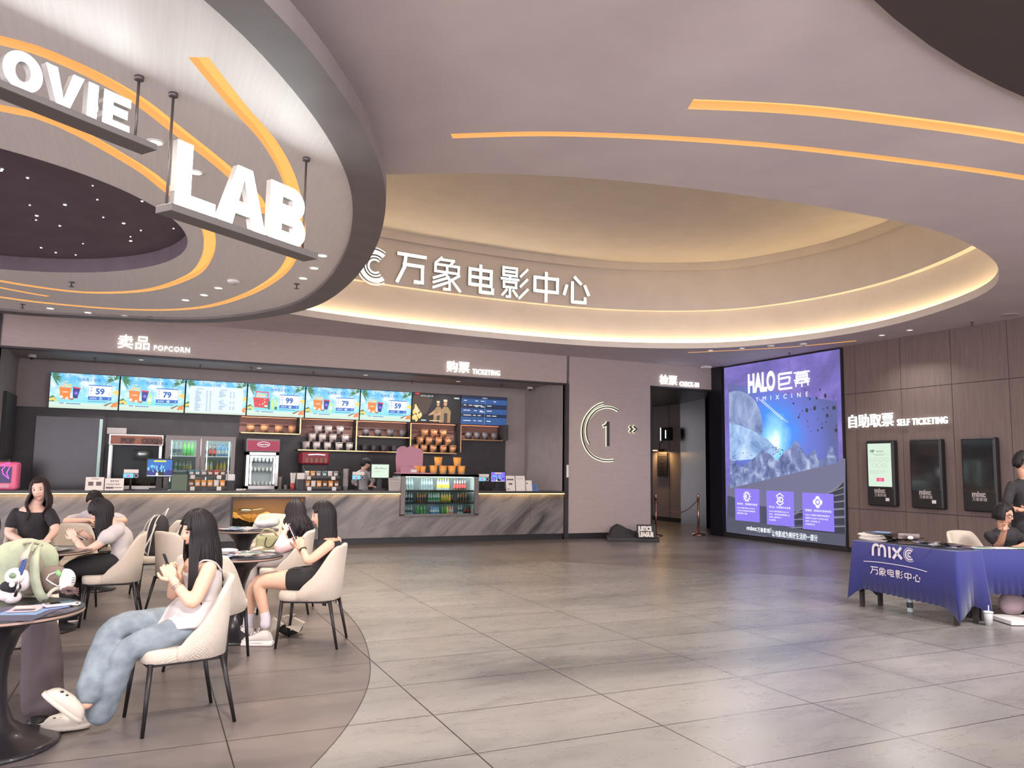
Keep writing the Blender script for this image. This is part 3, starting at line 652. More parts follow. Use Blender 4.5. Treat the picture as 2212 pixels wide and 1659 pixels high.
# ---- corridor fittings: lit number box, brass picture light, menu panel
t = thing('number_box', onz(1449, 1128, 0) + Z3 * 2.3, 'dark box sign with a white 1 inside the doorway', 'sign')
dc = (cb - ca).normalized(); n_c = V((dc.y, -dc.x, 0))
def on_corr(zx, zy, off=0.0):
    a = ca + n_c * off; return onp(1220 + zx / 3.858, 760 + zy / 3.858, (a.x, a.y), (dc.x, dc.y))
p0, p1 = on_corr(835, 742), on_corr(905, 630); w_ = (p1 - p0).dot(dc); h_ = p1.z - p0.z
q = MB(); q.obox(p0 + dc * w_ / 2 + Z3 * h_ / 2 + n_c * 0.10, dc, Z3, n_c, w_, h_, 0.16); q.build('box', 'black', t)
q = MB(); q.obox(p0 + dc * 0.02 + Z3 * h_ / 2 + n_c * 0.185, dc, Z3, n_c, 0.035, h_, 0.012); q.build('light_bar', 'sign_white_small', t)
q = MB(); q.text('1', p0 + dc * w_ * 0.42 + Z3 * h_ * 0.16, dc, Z3, h_ * 0.92, 0.01, 0.0, lift=0.182); q.build('digit', 'sign_white_small', t, fix=False)
p0, p1 = on_corr(780, 1040), on_corr(862, 838); w_ = (p1 - p0).dot(dc); h_ = p1.z - p0.z
t = thing('menu_board', p0 + dc * w_ / 2, 'black notice board under a brass picture light inside the doorway', 'notice board')
q = MB(); q.obox(p0 + dc * w_ / 2 + Z3 * h_ / 2 + n_c * 0.03, dc, Z3, n_c, w_, h_, 0.03); q.build('board', 'black', t)
q = MB()
for k, (a, b) in enumerate(((.35, .65), (.15, .85), (.35, .6), (.3, .7), (.3, .7), (.32, .62), (.25, .75), (.2, .8))):
    z = h_ * (0.93 - 0.1 * k - (0.1 if k > 2 else 0)); q.obox(p0 + dc * w_ * (a + b) / 2 + Z3 * z + n_c * 0.047, dc, Z3, n_c, w_ * (b - a), h_ * 0.02, 0.002)
q.build('printing', 'brass', t)
p = on_corr(818, 822); t = thing('picture_light', p, 'small brass picture light over the black notice board in the doorway', 'lamp')
q = MB(); q.smooth = True; q.tube([p + n_c * 0.14 - dc * 0.3, p + n_c * 0.14 + dc * 0.3], 0.035, 12); q.build('shade', 'brass', t)
q = MB(); q.smooth = True; q.tube([p + n_c * 0.14, p + n_c * 0.12 + Z3 * 0.22, p + n_c * 0.03 + Z3 * 0.26, p + n_c * 0.005 + Z3 * 0.26], 0.015, 10); q.build('arm', 'black', t)
l = bpy.data.lights.new('picture_lamp', 'AREA'); l.shape = 'RECTANGLE'; l.size, l.size_y = 0.5, 0.05; l.energy = 14; l.color = (1, 0.6, 0.25); o = bpy.data.objects.new('picture_lamp', l); COL.objects.link(o)
o.location = p + n_c * 0.14 - Z3 * 0.045; o.rotation_euler = (0, 0, math.atan2(dc.y, dc.x))

# ================================================================== SCREENS
for nm, c in (('px_blue', (70, 178, 232)), ('px_sky', (120, 205, 238)), ('px_cloud', (218, 238, 246)), ('px_sand', (196, 222, 214)), ('px_sea', (110, 214, 226)), ('px_green', (44, 110, 62)), ('px_palm', (66, 128, 74)), ('px_orange', (234, 130, 44)), ('px_corn', (246, 206, 110)),
              ('px_red', (214, 52, 52)), ('px_navy', (40, 42, 128)), ('px_white', (240, 246, 250)), ('px_card', (28, 104, 190)), ('px_text', (24, 92, 176)), ('px_lime', (196, 226, 130)), ('px_brown', (150, 96, 60)), ('px_black', (22, 18, 18)), ('px_tan', (166, 132, 92)), ('px_skin', (196, 150, 116)),
              ('px_steam', (232, 216, 170)), ('px_smoke', (74, 58, 46)), ('px_tblue', (46, 84, 140)), ('px_tdark', (28, 40, 66)), ('px_violet', (132, 112, 236)), ('px_lilac', (168, 156, 248)), ('px_grey', (150, 150, 150)), ('px_yellow', (236, 226, 40)), ('px_pink', (236, 70, 130)), ('px_ink', (60, 66, 70)), ('px_mint', (206, 226, 206))): em(nm, c, 1.0)
def sky_pic(name):
    m = mat(name, (10, 10, 12), 0.35); N, L, b = nodes(m)
    tc = nd(m, 'TexCoord'); n = nd(m, 'TexNoise', Scale=2.2, Detail=6, Roughness=0.6); L.new(tc.outputs['UV'], n.inputs['Vector'])
    sp = nd(m, 'SeparateXYZ'); L.new(tc.outputs['UV'], sp.inputs[0])
    g = ramp(m, ((0.0, (196, 214, 196)), (0.14, (206, 228, 216)), (0.2, (120, 216, 230)), (0.34, (150, 218, 240)), (1.0, (66, 178, 234)))); L.new(sp.outputs[1], g.inputs[0])
    c = ramp(m, ((0.46, (0, 0, 0)), (0.6, (1, 1, 1)))); L.new(n.outputs['Fac'], c.inputs[0])
    mk = ramp(m, ((0.2, (0, 0, 0)), (0.34, (1, 1, 1)))); L.new(sp.outputs[1], mk.inputs[0])
    k = nd(m, 'Math', operation='MULTIPLY'); L.new(c.outputs[0], k.inputs[0]); L.new(mk.outputs[0], k.inputs[1])
    mx = nd(m, 'Mix', data_type='RGBA'); mx.inputs[7].default_value = (*lin((222, 240, 247)), 1); L.new(k.outputs[0], mx.inputs[0]); L.new(g.outputs[0], mx.inputs[6])
    L.new(mx.outputs[2], b.inputs['Emission Color']); b.inputs['Emission Strength'].default_value = 1.0
sky_pic('px_beach')
class Pic:
    """a flat picture on a screen: layers a fraction of a millimetre apart, in unit coordinates"""
    def __init__(s, o, r, u, w, h): s.o, s.r, s.u, s.w, s.h = V(o), V(r), V(u), w, h; s.n = s.r.cross(s.u); s.q = MB(); s.names = []; s.k = 0
    def use(s, name):
        if name not in s.names: s.names.append(name)
        s.q.m = s.names.index(name); s.k += 1; return 0.0004 * s.k ** 0.5 + 0.0012 * len(s.names) * 0 + 0.00022 * s.k
    def poly(s, name, pts):
        d = s.use(name); s.q.flat([(min(max(x, 0), 1) * s.w, min(max(y, 0), 1) * s.h) for x, y in pts], s.o, s.r, s.u, s.n, d)
    def rect(s, name, x0, x1, y0, y1): s.poly(name, [(x0, y0), (x1, y0), (x1, y1), (x0, y1)])
    def disc(s, name, x, y, rx, ry, n=18, a0=0, a1=2 * PI): s.poly(name, [(x + rx * math.cos(a0 + (a1 - a0) * i / n), y + ry * math.sin(a0 + (a1 - a0) * i / n)) for i in range(n if a1 - a0 > 6 else n + 1)])
    def bg(s, name):
        d = s.use(name); s.q.add([s.o + s.r * (x * s.w) + s.u * (y * s.h) for x, y in ((0, 0), (1, 0), (1, 1), (0, 1))], [(0, 1, 2, 3)], [[(0, 0), (s.w / s.h, 0), (s.w / s.h, 1), (0, 1)]])
    def txt(s, name, body, x, y, size, bold=0.0, align='LEFT', sx=1.0): d = s.use(name); bold = bold if body.isascii() else 0.0; s.q.text(body, s.o + s.r * (x * s.w) + s.u * (y * s.h), s.r, s.u, size * s.h, 0, bold * size * s.h, align, lift=d, sx=sx)
    def build(s, parent): return s.q.build('picture', s.names, parent, fix=False)
def palm(P, x, y, s, flip=1):
    rs = random.Random(int(x * 100 + y * 10))
    for k in range(9):
        a = -0.9 + k * 0.42 + rs.uniform(-.1, .1); L = s * rs.uniform(.8, 1.2); c, d = math.cos(a) * flip * .62, math.sin(a)
        P.poly('px_green' if k % 2 else 'px_palm', [(x, y), (x + c * L * .5 - d * .012, y + d * L * .5 + .035), (x + c * L, y + d * L - .06), (x + c * L * .5 + d * .012, y + d * L * .5 - .02)])
def popcorn(P, x, y, s, red=False):
    rs = random.Random(3)
    for k in range(26): P.disc('px_corn' if k % 3 else 'px_sand', x + rs.uniform(-.078, .078) * s, y + .27 * s + rs.uniform(0, .10) * s * (1 if k % 4 else 2), .012 * s, .022 * s, 7)
    if red:
        P.poly('px_red', [(x - .1 * s, y - .05), (x + .12 * s, y - .07), (x + .15 * s, y + .24 * s), (x - .13 * s, y + .26 * s)])
        for k in range(14): P.disc('px_white' if k % 2 else 'px_navy', x + rs.uniform(-.09, .1) * s, y + rs.uniform(.0, .2) * s, .009, .016, 6)
        P.poly('px_red', [(x - .09 * s, y + .26), (x - .08 * s, y + .26), (x - .075 * s, y + .42), (x + .12 * s, y + .41), (x + .12 * s, y + .25), (x + .135 * s, y + .25), (x + .135 * s, y + .44), (x - .09 * s, y + .45)])
    else:
        P.poly('px_orange', [(x - .06 * s, y - .05), (x + .07 * s, y - .07), (x + .085 * s, y + .26 * s), (x - .09 * s, y + .28 * s)])
        for k in range(5): P.rect('px_white', x - .035 + k * .016, x - .024 + k * .016, y + .13, y + .155)
        P.disc('px_white', x - .05, y - .0, .022, .035); P.disc('px_white', x + .03, y - .03, .02, .035); P.disc('px_orange', x + .03, y - .03, .008, .014)
    P.disc('px_brown', x + .1, y - .04, .03, .04, 12); P.disc('px_white', x + .1, y - .005, .026, .03, 12)
def beach_menu(P, title, price, member, kind):
    P.bg('px_beach'); palm(P, .03, .86, .24, 1); palm(P, .93, .86, .22, -1)
    P.poly('px_palm', [(0, .3), (.05, .36), (.11, .24), (.1, .18), (0, .18)])
    for x, y in ((.02, .24), (.06, .26), (.09, .22), (.94, .17), (.97, .12), (.92, .11), (.985, .2)): P.disc('px_corn' if x < .5 else 'px_orange', x, y, .026, .04, 10)
    P.poly('px_corn', [(.9, .5), (.95, .58), (1, .56), (1, .42)]); P.poly('px_brown', [(.78, .12), (.9, .22), (.91, .2), (.82, .1)])
    if kind == 'list':
        P.rect('px_cloud', .06, .94, .05, .83); P.txt('px_text', title, .5, .86, .075, .03, 'CENTER')
        P.txt('px_text', '瓶装饮料', .17, .73, .05, .03); P.txt('px_text', '美味食品', .56, .73, .05, .03); P.txt('px_text', '小食', .56, .41, .05, .03); P.txt('px_text', '热饮食品', .56, .27, .05, .03)
        rs = random.Random(1)
        for c, rows in ((.15, [.68 - .042 * k for k in range(15)]), (.54, [.68, .64, .6, .56, .52, .38, .34, .23, .19, .15])):
            for y in rows: P.rect('px_text', c, c + rs.uniform(.05, .11), y, y + .013); P.rect('px_text', c + .18, c + .205, y, y + .013); P.rect('px_text', c + .235, c + .26, y, y + .013)
        return
    P.txt('px_text', title, .56, .80, .1, .015, 'CENTER')
    popcorn(P, .22, .32, 1.0, kind == 'family')
    if kind == 'family':
        for x, m in ((.37, 'px_green'), (.43, 'px_lime'), (.49, 'px_lime')): P.poly(m, [(x - .018, .22), (x + .022, .22), (x + .02, .45), (x + .006, .5), (x + .006, .58), (x - .006, .58), (x - .006, .5), (x - .018, .45)])
        P.rect('px_green', .472, .512, .22, .31)
    else:
        P.poly('px_navy', [(.335, .3), (.4, .29), (.435, .58), (.33, .59)]); P.poly('px_red', [(.325, .58), (.44, .56), (.44, .6), (.325, .62)]); P.disc('px_violet', .378, .44, .025, .05, 10)
        if kind == 'double': P.poly('px_lime', [(.425, .2), (.48, .21), (.49, .4), (.48, .52), (.455, .52), (.435, .4)]); P.rect('px_white', .44, .48, .3, .4)
    P.rect('px_card', .555, .9, .27, .70); P.rect('px_white', .558, .897, .37, .675); P.rect('px_card', .555, .9, .27, .365)
    for k, c in enumerate('零售价'): P.txt('px_text', c, .578, .59 - k * .085, .065, .02)
    P.txt('px_text', price, .66, .44, .23, .04); P.txt('px_text', '元', .84, .43, .075, .02)
    P.txt('px_white', '会员价', .58, .295, .06, .02); P.txt('px_white', member, .72, .29, .085, .03); P.txt('px_white', '元', .845, .295, .06, .02)
    P.txt('px_text', '+9.9', .14, .12, .065, .03); P.rect('px_text', .24, .45, .125, .145); P.rect('px_text', .55, .84, .215, .228)
edges = [109, 262, 404, 537, 660, 778, 890, 993, 1094]
tilt = 0.06
for i in range(8):
    xa = -1.83 + 1.2262 * i; o = V((xa + 0.006, 17.57, 2.60)); u = V((0, -tilt, 1)).normalized(); n = BR.cross(u)
    lab = ('first menu screen from the left, beach picture with price 59', 'second menu screen from the left, beach picture with price 79', 'third menu screen from the left, showing a price list in two columns', 'fourth menu screen from the left, red popcorn basket with price 99',
           'fifth menu screen from the left, beach picture with price 79', 'sixth menu screen from the left, beach picture with price 59', 'dark film picture of two cooks on the screen left of the timetable', 'rightmost screen above the counter, blue timetable of film times')[i]
    t = thing('menu_screen', o, lab, 'screen', 'row of screens above the counter')
    q = MB(); q.obox(o + BR * 0.6071 + u * 0.352 - n * 0.03, BR, u, n, 1.2142, 0.704, 0.055); q.build('casing', 'black', t, bev=0.004)
    q = MB(); q.box(xa + 0.4, xa + 0.8, 17.57, 17.75, 2.8, 3.1); q.build('bracket', 'charcoal', t)
    P = Pic(o + BR * 0.008 + u * 0.008, BR, u, 1.198, 0.688)
    if i == 6:
        P.bg('px_black'); P.poly('px_smoke', [(0, .25), (.3, .3), (.42, .8), (.2, .95), (0, .9)])
        rs = random.Random(8)
        for k in range(22): P.disc('px_steam' if k % 2 else 'px_corn', .03 + .16 * rs.random(), .08 + .5 * rs.random() ** 1.5, .02 + .02 * rs.random(), .04 + .04 * rs.random(), 9)
        for x, y, s in ((.53, .42, .85), (.68, .40, 1.05)):
            P.poly('px_tan', [(x - .11 * s, y - .38), (x + .11 * s, y - .38), (x + .115 * s, y + .02), (x + .05 * s, y + .16 * s), (x - .03 * s, y + .16 * s), (x - .09 * s, y + .02)]); P.poly('px_skin', [(x - .09 * s, y + .02), (x - .22 * s, y - .14), (x - .23 * s, y - .18), (x - .08 * s, y - .12)])
            P.disc('px_skin', x, y + .26 * s, .036 * s, .085 * s, 14); P.rect('px_steam', x - .04 * s, x + .036 * s, y + .33 * s, y + .40 * s); P.rect('px_smoke', x - .02 * s, x + .05 * s, y - .38, y - .05)
        P.disc('px_red', .09, .95, .05, .06, 16, 0, PI); P.txt('px_white', '1月01日 全国上映', .15, .89, .06, .03); P.rect('px_white', .86, .97, .86, .875); P.rect('px_white', .86, .97, .89, .905); P.rect('px_steam', .36, .6, .06, .085); P.rect('px_sand', .19, .29, .06, .1)
    elif i == 7:
        P.bg('px_tblue'); P.rect('px_tdark', 0, 1, .9, 1); P.rect('px_tdark', 0, 1, .56, .72); P.rect('px_tdark', 0, 1, .26, .38); P.txt('px_white', '今日影讯', .5, .92, .05, .02, 'CENTER'); P.rect('px_sky', .515, .519, 0, .9)
        rs = random.Random(4)
        for y, row in ((.82, (.05, .3, .42, .7)), (.66, (.05, .16, .26, .36, .56)), (.62, (.3, .42)), (.48, (.05, .13, .28, .4, .56)), (.44, (.4,)), (.31, (.05, .12, .26, .36, .56, .68)), (.12, (.05, .11, .27, .37, .56))):
            for x in row: P.rect('px_white', x, x + rs.uniform(.05, .11), y, y + .022)
    else:
        ti, pr, mb_, kd = (('经典单人套餐', '59', '51', 'single'), ('经典双人套餐', '79', '68', 'double'), ('价目表', '', '', 'list'), ('经典家庭套餐', '99', '85', 'family'), ('经典双人套餐', '79', '68', 'double'), ('经典单人套餐', '59', '51', 'single'))[i]
        beach_menu(P, ti, pr, mb_, kd)
    P.build(t)
# ---- the tall advertising screen on the right wall
A0 = onx(1572, 1148, RWX - 0.06); SW, SH, SZ = 15.20 - 11.62, 4.00, 0.11
t = thing('advertising_screen', (RWX - 0.03, 13.4, 0), 'tall glowing advertising screen with a space scene and three violet squares', 'screen')
q = MB(); q.box(RWX - 0.05, RWX + 0.012, 11.585, 15.25, SZ - 0.02, 4.14); q.build('casing', 'black', t)
q = MB(); q.box(RWX - 0.07, RWX + 0.01, 11.585, 15.25, 0, SZ - 0.02); q.build('plinth', 'black_matte', t)
def space_pic(name, c0, c1, c2, sc, stars):
    m = mat(name, (10, 10, 14), 0.3); N, L, b = nodes(m); tc = nd(m, 'TexCoord')
    n = nd(m, 'TexNoise', Scale=sc, Detail=8, Roughness=0.62, Distortion=0.6); L.new(tc.outputs['UV'], n.inputs['Vector'])
    r = ramp(m, ((0.3, c0), (0.5, c1), (0.72, c2))); L.new(n.outputs['Fac'], r.inputs[0]); out = r.outputs[0]
    if stars:
        v = nd(m, 'TexVoronoi', Scale=60.0); L.new(tc.outputs['UV'], v.inputs['Vector']); s = ramp(m, ((0.0, (1, 1, 1)), (0.12, (0, 0, 0)))); L.new(v.outputs['Distance'], s.inputs[0])
        mx = nd(m, 'Mix', data_type='RGBA', blend_type='ADD'); mx.inputs[0].default_value = 0.5; L.new(out, mx.inputs[6]); L.new(s.outputs[0], mx.inputs[7]); out = mx.outputs[2]
    L.new(out, b.inputs['Emission Color']); b.inputs['Emission Strength'].default_value = 1.0
space_pic('ad_nebula', (92, 88, 138), (118, 106, 182), (158, 136, 222), 2.4, True)
space_pic('ad_space', (80, 88, 132), (100, 112, 174), (124, 132, 202), 3.0, False)
space_pic('ad_planet', (104, 118, 162), (144, 160, 200), (188, 200, 228), 6.0, False)
space_pic('ad_rock', (74, 82, 120), (118, 130, 176), (188, 198, 226), 16.0, False)
space_pic('ad_limb', (112, 140, 190), (160, 190, 230), (214, 232, 250), 7.0, False)
def glow_pic(name):
    m = mat(name, (10, 10, 14), 0.3); N, L, b = nodes(m); tc = nd(m, 'TexCoord')
    mp = nd(m, 'Mapping'); mp.inputs['Location'].default_value = (-0.46, -0.53, 0); mp.vector_type = 'POINT'; mp.inputs['Scale'].default_value = (1, 1, 1)
    L.new(tc.outputs['UV'], mp.inputs[0]); g = nd(m, 'VectorMath', operation='LENGTH'); L.new(mp.outputs[0], g.inputs[0])
    n = nd(m, 'TexNoise', Scale=5.0, Detail=7, Roughness=0.6, Distortion=0.8); L.new(tc.outputs['UV'], n.inputs['Vector'])
    a = nd(m, 'Math', operation='MULTIPLY_ADD'); a.inputs[1].default_value = 0.16; L.new(n.outputs['Fac'], a.inputs[0]); L.new(g.outputs['Value'], a.inputs[2])
    r = ramp(m, ((0.1, (232, 248, 252)), (0.16, (150, 216, 250)), (0.24, (76, 140, 236)), (0.36, (104, 118, 204)), (0.56, (92, 98, 152)), (0.8, (98, 90, 150)))); L.new(a.outputs[0], r.inputs[0])
    L.new(r.outputs[0], b.inputs['Emission Color']); b.inputs['Emission Strength'].default_value = 1.05
glow_pic('ad_sky'); em('ad_hall', (112, 112, 140)); em('ad_hall2', (76, 78, 96)); em('ad_seat', (58, 60, 72)); em('ad_seat_edge', (132, 132, 146)); em('ad_card', (140, 122, 232), 1.0); em('ad_white', (232, 240, 250), 1.3); em('ad_floor', (84, 86, 102))
P = Pic(V((RWX - 0.051, 15.20, SZ)), RR, Z3, SW, SH)
def hz(x, y):
    p = onx(1550 + x / 3.53, 750 + y / 3.53, RWX - 0.05); return ((15.20 - p.y) / SW, (p.z - SZ) / SH)
H = lambda l: [hz(*q) for q in l]
P.q.add([P.o + P.r * (x * P.w) + P.u * (y * P.h) for x, y in ((0, 0), (1, 0), (1, 1), (0, 1))], [(0, 1, 2, 3)], [[(0, 0), (1, 0), (1, 1.1), (0, 1.1)]]); P.names.append('ad_nebula')
def uvpoly(name, pts):
    d = P.use(name); P.q.add([P.o + P.r * (x * P.w) + P.u * (y * P.h) + P.n * d for x, y in pts], [tuple(range(len(pts)))], [[(x * 1.0, y) for x, y in pts]])
# cinema hall under the picture
uvpoly('ad_hall', [(0, 0), (1, 0), hz(975, 850), hz(930, 845), hz(930, 880), hz(75, 1055)])
P.poly('ad_hall2', [(0, 0), hz(985, 1500), hz(983, 1330), hz(640, 1260), hz(330, 1210), hz(76, 1130)])
for k in range(9):
    y0 = 1035 + k * 34 + k * k * 2.2; x0 = 800 - k * 62 - k * k * 2
    P.poly('ad_seat_edge', H([(x0 + 60, y0 + 62), (x0 + 180, y0 - 5), (975, y0 - 60 + k * 6), (978, y0 - 40 + k * 6), (x0 + 185, y0 + 20), (x0 + 60, y0 + 85)]))
    P.poly('ad_seat', H([(x0 + 60, y0 + 68), (x0 + 182, y0 + 2), (976, y0 - 52 + k * 6), (979, y0 - 14 + k * 8), (x0 + 190, y0 + 36), (x0 + 60, y0 + 108)]))
P.poly('ad_floor', H([(77, 1405), (990, 1525), (986, 1430), (700, 1400), (360, 1345), (77, 1290)]))
# the big picture
uvpoly('ad_sky', H([(83, 275), (460, 342), (915, 412), (925, 880), (100, 1075)]))
cx, cy = hz(196, 520); uvpoly('ad_planet', H([(88, 345), (130, 333), (180, 335), (240, 362), (290, 410), (325, 480), (342, 560), (344, 640), (330, 690), (90, 600)]))
uvpoly('ad_limb', H([(92, 580), (180, 598), (280, 640), (380, 700), (470, 790), (420, 840), (300, 850), (96, 870)]))
uvpoly('ad_rock', H([(96, 850), (140, 880), (175, 920), (205, 900), (260, 860), (310, 820), (345, 775), (380, 800), (420, 830), (450, 870), (520, 790), (560, 760), (585, 725), (600, 710), (625, 745), (660, 800), (690, 830), (745, 775), (770, 860), (830, 850), (855, 760), (880, 750), (890, 820), (922, 850), (925, 880), (100, 1075)]))
rs = random.Random(11)
for k in range(34):
    x, y = 480 + 420 * rs.random(), 330 + 260 * rs.random() - 30
    if k < 22: x, y = 640 + 270 * rs.random(), 310 + 330 * rs.random()
    s = rs.choice((4, 5, 6, 9, 16)); P.poly('ad_seat', H([(x + s * math.cos(a) * rs.uniform(.6, 1), y + 1.4 * s * math.sin(a) * rs.uniform(.6, 1)) for a in (0, 1.1, 2.2, 3.2, 4.2, 5.2)]))
for k in range(40):
    x, y = rs.choice(((110 + 170 * rs.random(), 800 + 110 * rs.random()), (420 + 90 * rs.random(), 760 + 60 * rs.random()))); s = rs.choice((3, 4, 5)); P.poly('ad_seat', H([(x - s, y), (x, y + s), (x + s, y), (x, y - s)]))
P.poly('ad_white', H([(318, 395), (326, 398), (508, 556), (500, 553)])); P.poly('ad_white', H([(338, 398), (345, 400), (548, 578), (540, 574)]))
# headings
def htext(name, body, zx0, zx1, zb0, zt0, bold=0.0):
    a, b, c = hz(zx0, zb0), hz(zx1, zb0), hz(zx0, zt0); vs, _ = glyphs(body, 0, 0, 'LEFT'); x0, x1 = min(v[0] for v in vs), max(v[0] for v in vs); y0, y1 = min(v[1] for v in vs), max(v[1] for v in vs)
    size = (c[1] - a[1]) * SH / (y1 - y0); sx = (b[0] - a[0]) * SW / ((x1 - x0) * size); d = P.use(name)
    P.q.text(body, P.o + P.r * (a[0] * SW - x0 * size * sx) + P.u * (a[1] * SH - y0 * size), P.r, P.u, size, 0, bold * size, lift=d, sx=sx)
htext('ad_white', 'HALO', 243, 444, 346, 214, 0.05)
a = hz(470, 326); b = hz(574, 190)
def lay(strk, x0, y0, x1, y1, w):
    q = P.q; d = P.use('ad_white')
    for ln_ in strk:
        for p, s in zip(ln_, ln_[1:]): P.poly('ad_white', [(x / SW, y / SH) for x, y in seg(((x0 + (x1 - x0) * p[0]) * SW, (y0 + (y1 - y0) * p[1]) * SH), ((x0 + (x1 - x0) * s[0]) * SW, (y0 + (y1 - y0) * s[1]) * SH), w)])
lay([[(1, .97), (.06, .97), (.06, .03), (1, .03)], [(.06, .68), (.85, .72), (.8, .35), (.06, .3)]], a[0], a[1], b[0], b[1], 0.05)
a = hz(592, 312); b = hz(710, 172)
lay([[(0, .92), (1, .92)], [(.28, 1), (.28, .84)], [(.72, 1), (.72, .84)], [(.15, .8), (.85, .8), (.85, .54), (.15, .54), (.15, .8)], [(.15, .67), (.85, .67)], [(0, .46), (1, .46)], [(.45, .5), (.05, .3)], [(.55, .46), (.98, .3)], [(.12, .05), (.12, .28), (.88, .28), (.88, .05)], [(.5, .36), (.5, 0)]], a[0], a[1], b[0], b[1], 0.036)
htext('ad_white', 'Y   M   I   X   C   I   N   E', 300, 700, 415, 382, 0.0)
for (x0, y0, x1, y1, icon, head) in ((141, 1076, 326, 1318, 'sun', '更高亮、更细腻的画质'), (383, 1093, 592, 1350, '3D', '更立体、更清晰的3D效果'), (657, 1108, 896, 1385, 'gem', '更震撼、更真实的音效体验')):
    c = [hz(x0, y0), hz(x1, y0 + (12 if x0 < 500 else 10)), hz(x1 + 4, y1 + 18), hz(x0 + 2, y1)]
    ux, wx = c[0][0], c[1][0] - c[0][0]; uy0 = c[3][1]; hy = c[0][1] - c[3][1]
    P.rect('ad_card', ux, ux + wx, uy0, uy0 + hy); cx, cy = ux + wx * .5, uy0 + hy * .76
    rx, ry = wx * .1, wx * .1 * SW / SH
    if icon == 'sun':
        for k in range(12): a_ = k * PI / 6; P.poly('ad_white', [(cx + rx * 1.35 * math.cos(a_ + e) * f, cy + ry * 1.35 * math.sin(a_ + e) * f) for e, f in ((-.1, .9), (.1, .9), (.1, 1.15), (-.1, 1.15))])
        for poly in ring(cx, cy, rx * 1.15, ry * 1.15, rx * .25, 0, 2 * PI, 24, ry * .25): P.poly('ad_white', poly)
        P.disc('ad_white', cx, cy, rx * .6, ry * .6, 16, PI / 2, 3 * PI / 2)
    elif icon == '3D':
        P.txt('ad_white', '3D', cx, cy - ry * .75, ry * 2.0, .03, 'CENTER')
        for a0 in (30, 150, 210, 330, 90, 270):
            pass
        hx = [(cx + rx * 1.6 * math.cos(math.radians(k)), cy + ry * 1.6 * math.sin(math.radians(k))) for k in range(-30, 331, 60)]
        for p, s in zip(hx, hx[1:]):
            if abs(p[0] - s[0]) > 1e-4: P.poly('ad_white', [(x / SW, y / SH) for x, y in seg((p[0] * SW, p[1] * SH), (s[0] * SW, s[1] * SH), 0.02)])
    else:
        for k in range(4): P.disc('ad_white', cx + rx * .8 * math.cos(k * PI / 2), cy + ry * .8 * math.sin(k * PI / 2), rx * .7, ry * .7, 16)
        P.disc('ad_card', cx, cy, rx * .75, ry * .75, 20); P.poly('ad_white', [(cx - rx * .55, cy), (cx, cy - ry * .55), (cx + rx * .55, cy), (cx, cy + ry * .55)])
    sz = hy * .085
    P.txt('ad_white', head, ux + wx * .09, uy0 + hy * .5, sz * 0.78, .04, sx=(wx * .84 * SW) / (len(head) * sz * .78 * SH) if len(head) else 1)
    for k, body in enumerate({'sun': ('HALO 巨幕厅采用 ULTIMATE', 'SCREEN 系统双激光放映系统', '画面更亮更清晰、更逼真'), '3D': ('HALO 巨幕厅搭载 REALD 3D', '技术、高亮度金属银幕 3D', '电影系统，更强沉浸感，体', '验3D 画面冲击。'), 'gem': ('HALO 巨幕厅搭配顶级音响', '品牌的 DOLBY ATMOS 杜比', '全景声，令人声音效果，细', '节在电影世界之中。')}[icon]):
        P.txt('ad_white', body, ux + wx * .09, uy0 + hy * (.38 - k * .085), sz * .62, 0.01, sx=0.95 * (wx * .82 * SW) / (sum(1 if ord(c_) > 255 else .62 for c_ in body) * sz * .62 * SH) if k < 2 else 0.8)
htext('ad_white', 'mixc', 236, 312, 1392, 1362, 0.02); htext('ad_white', '万象影城', 316, 412, 1408, 1372, 0.01); P.poly('ad_white', H([(418, 1376), (421, 1376), (421, 1412), (418, 1412)])); htext('ad_white', '让电影成为美好生活的一部分', 428, 776, 1440, 1394, 0.01)
P.build(t)
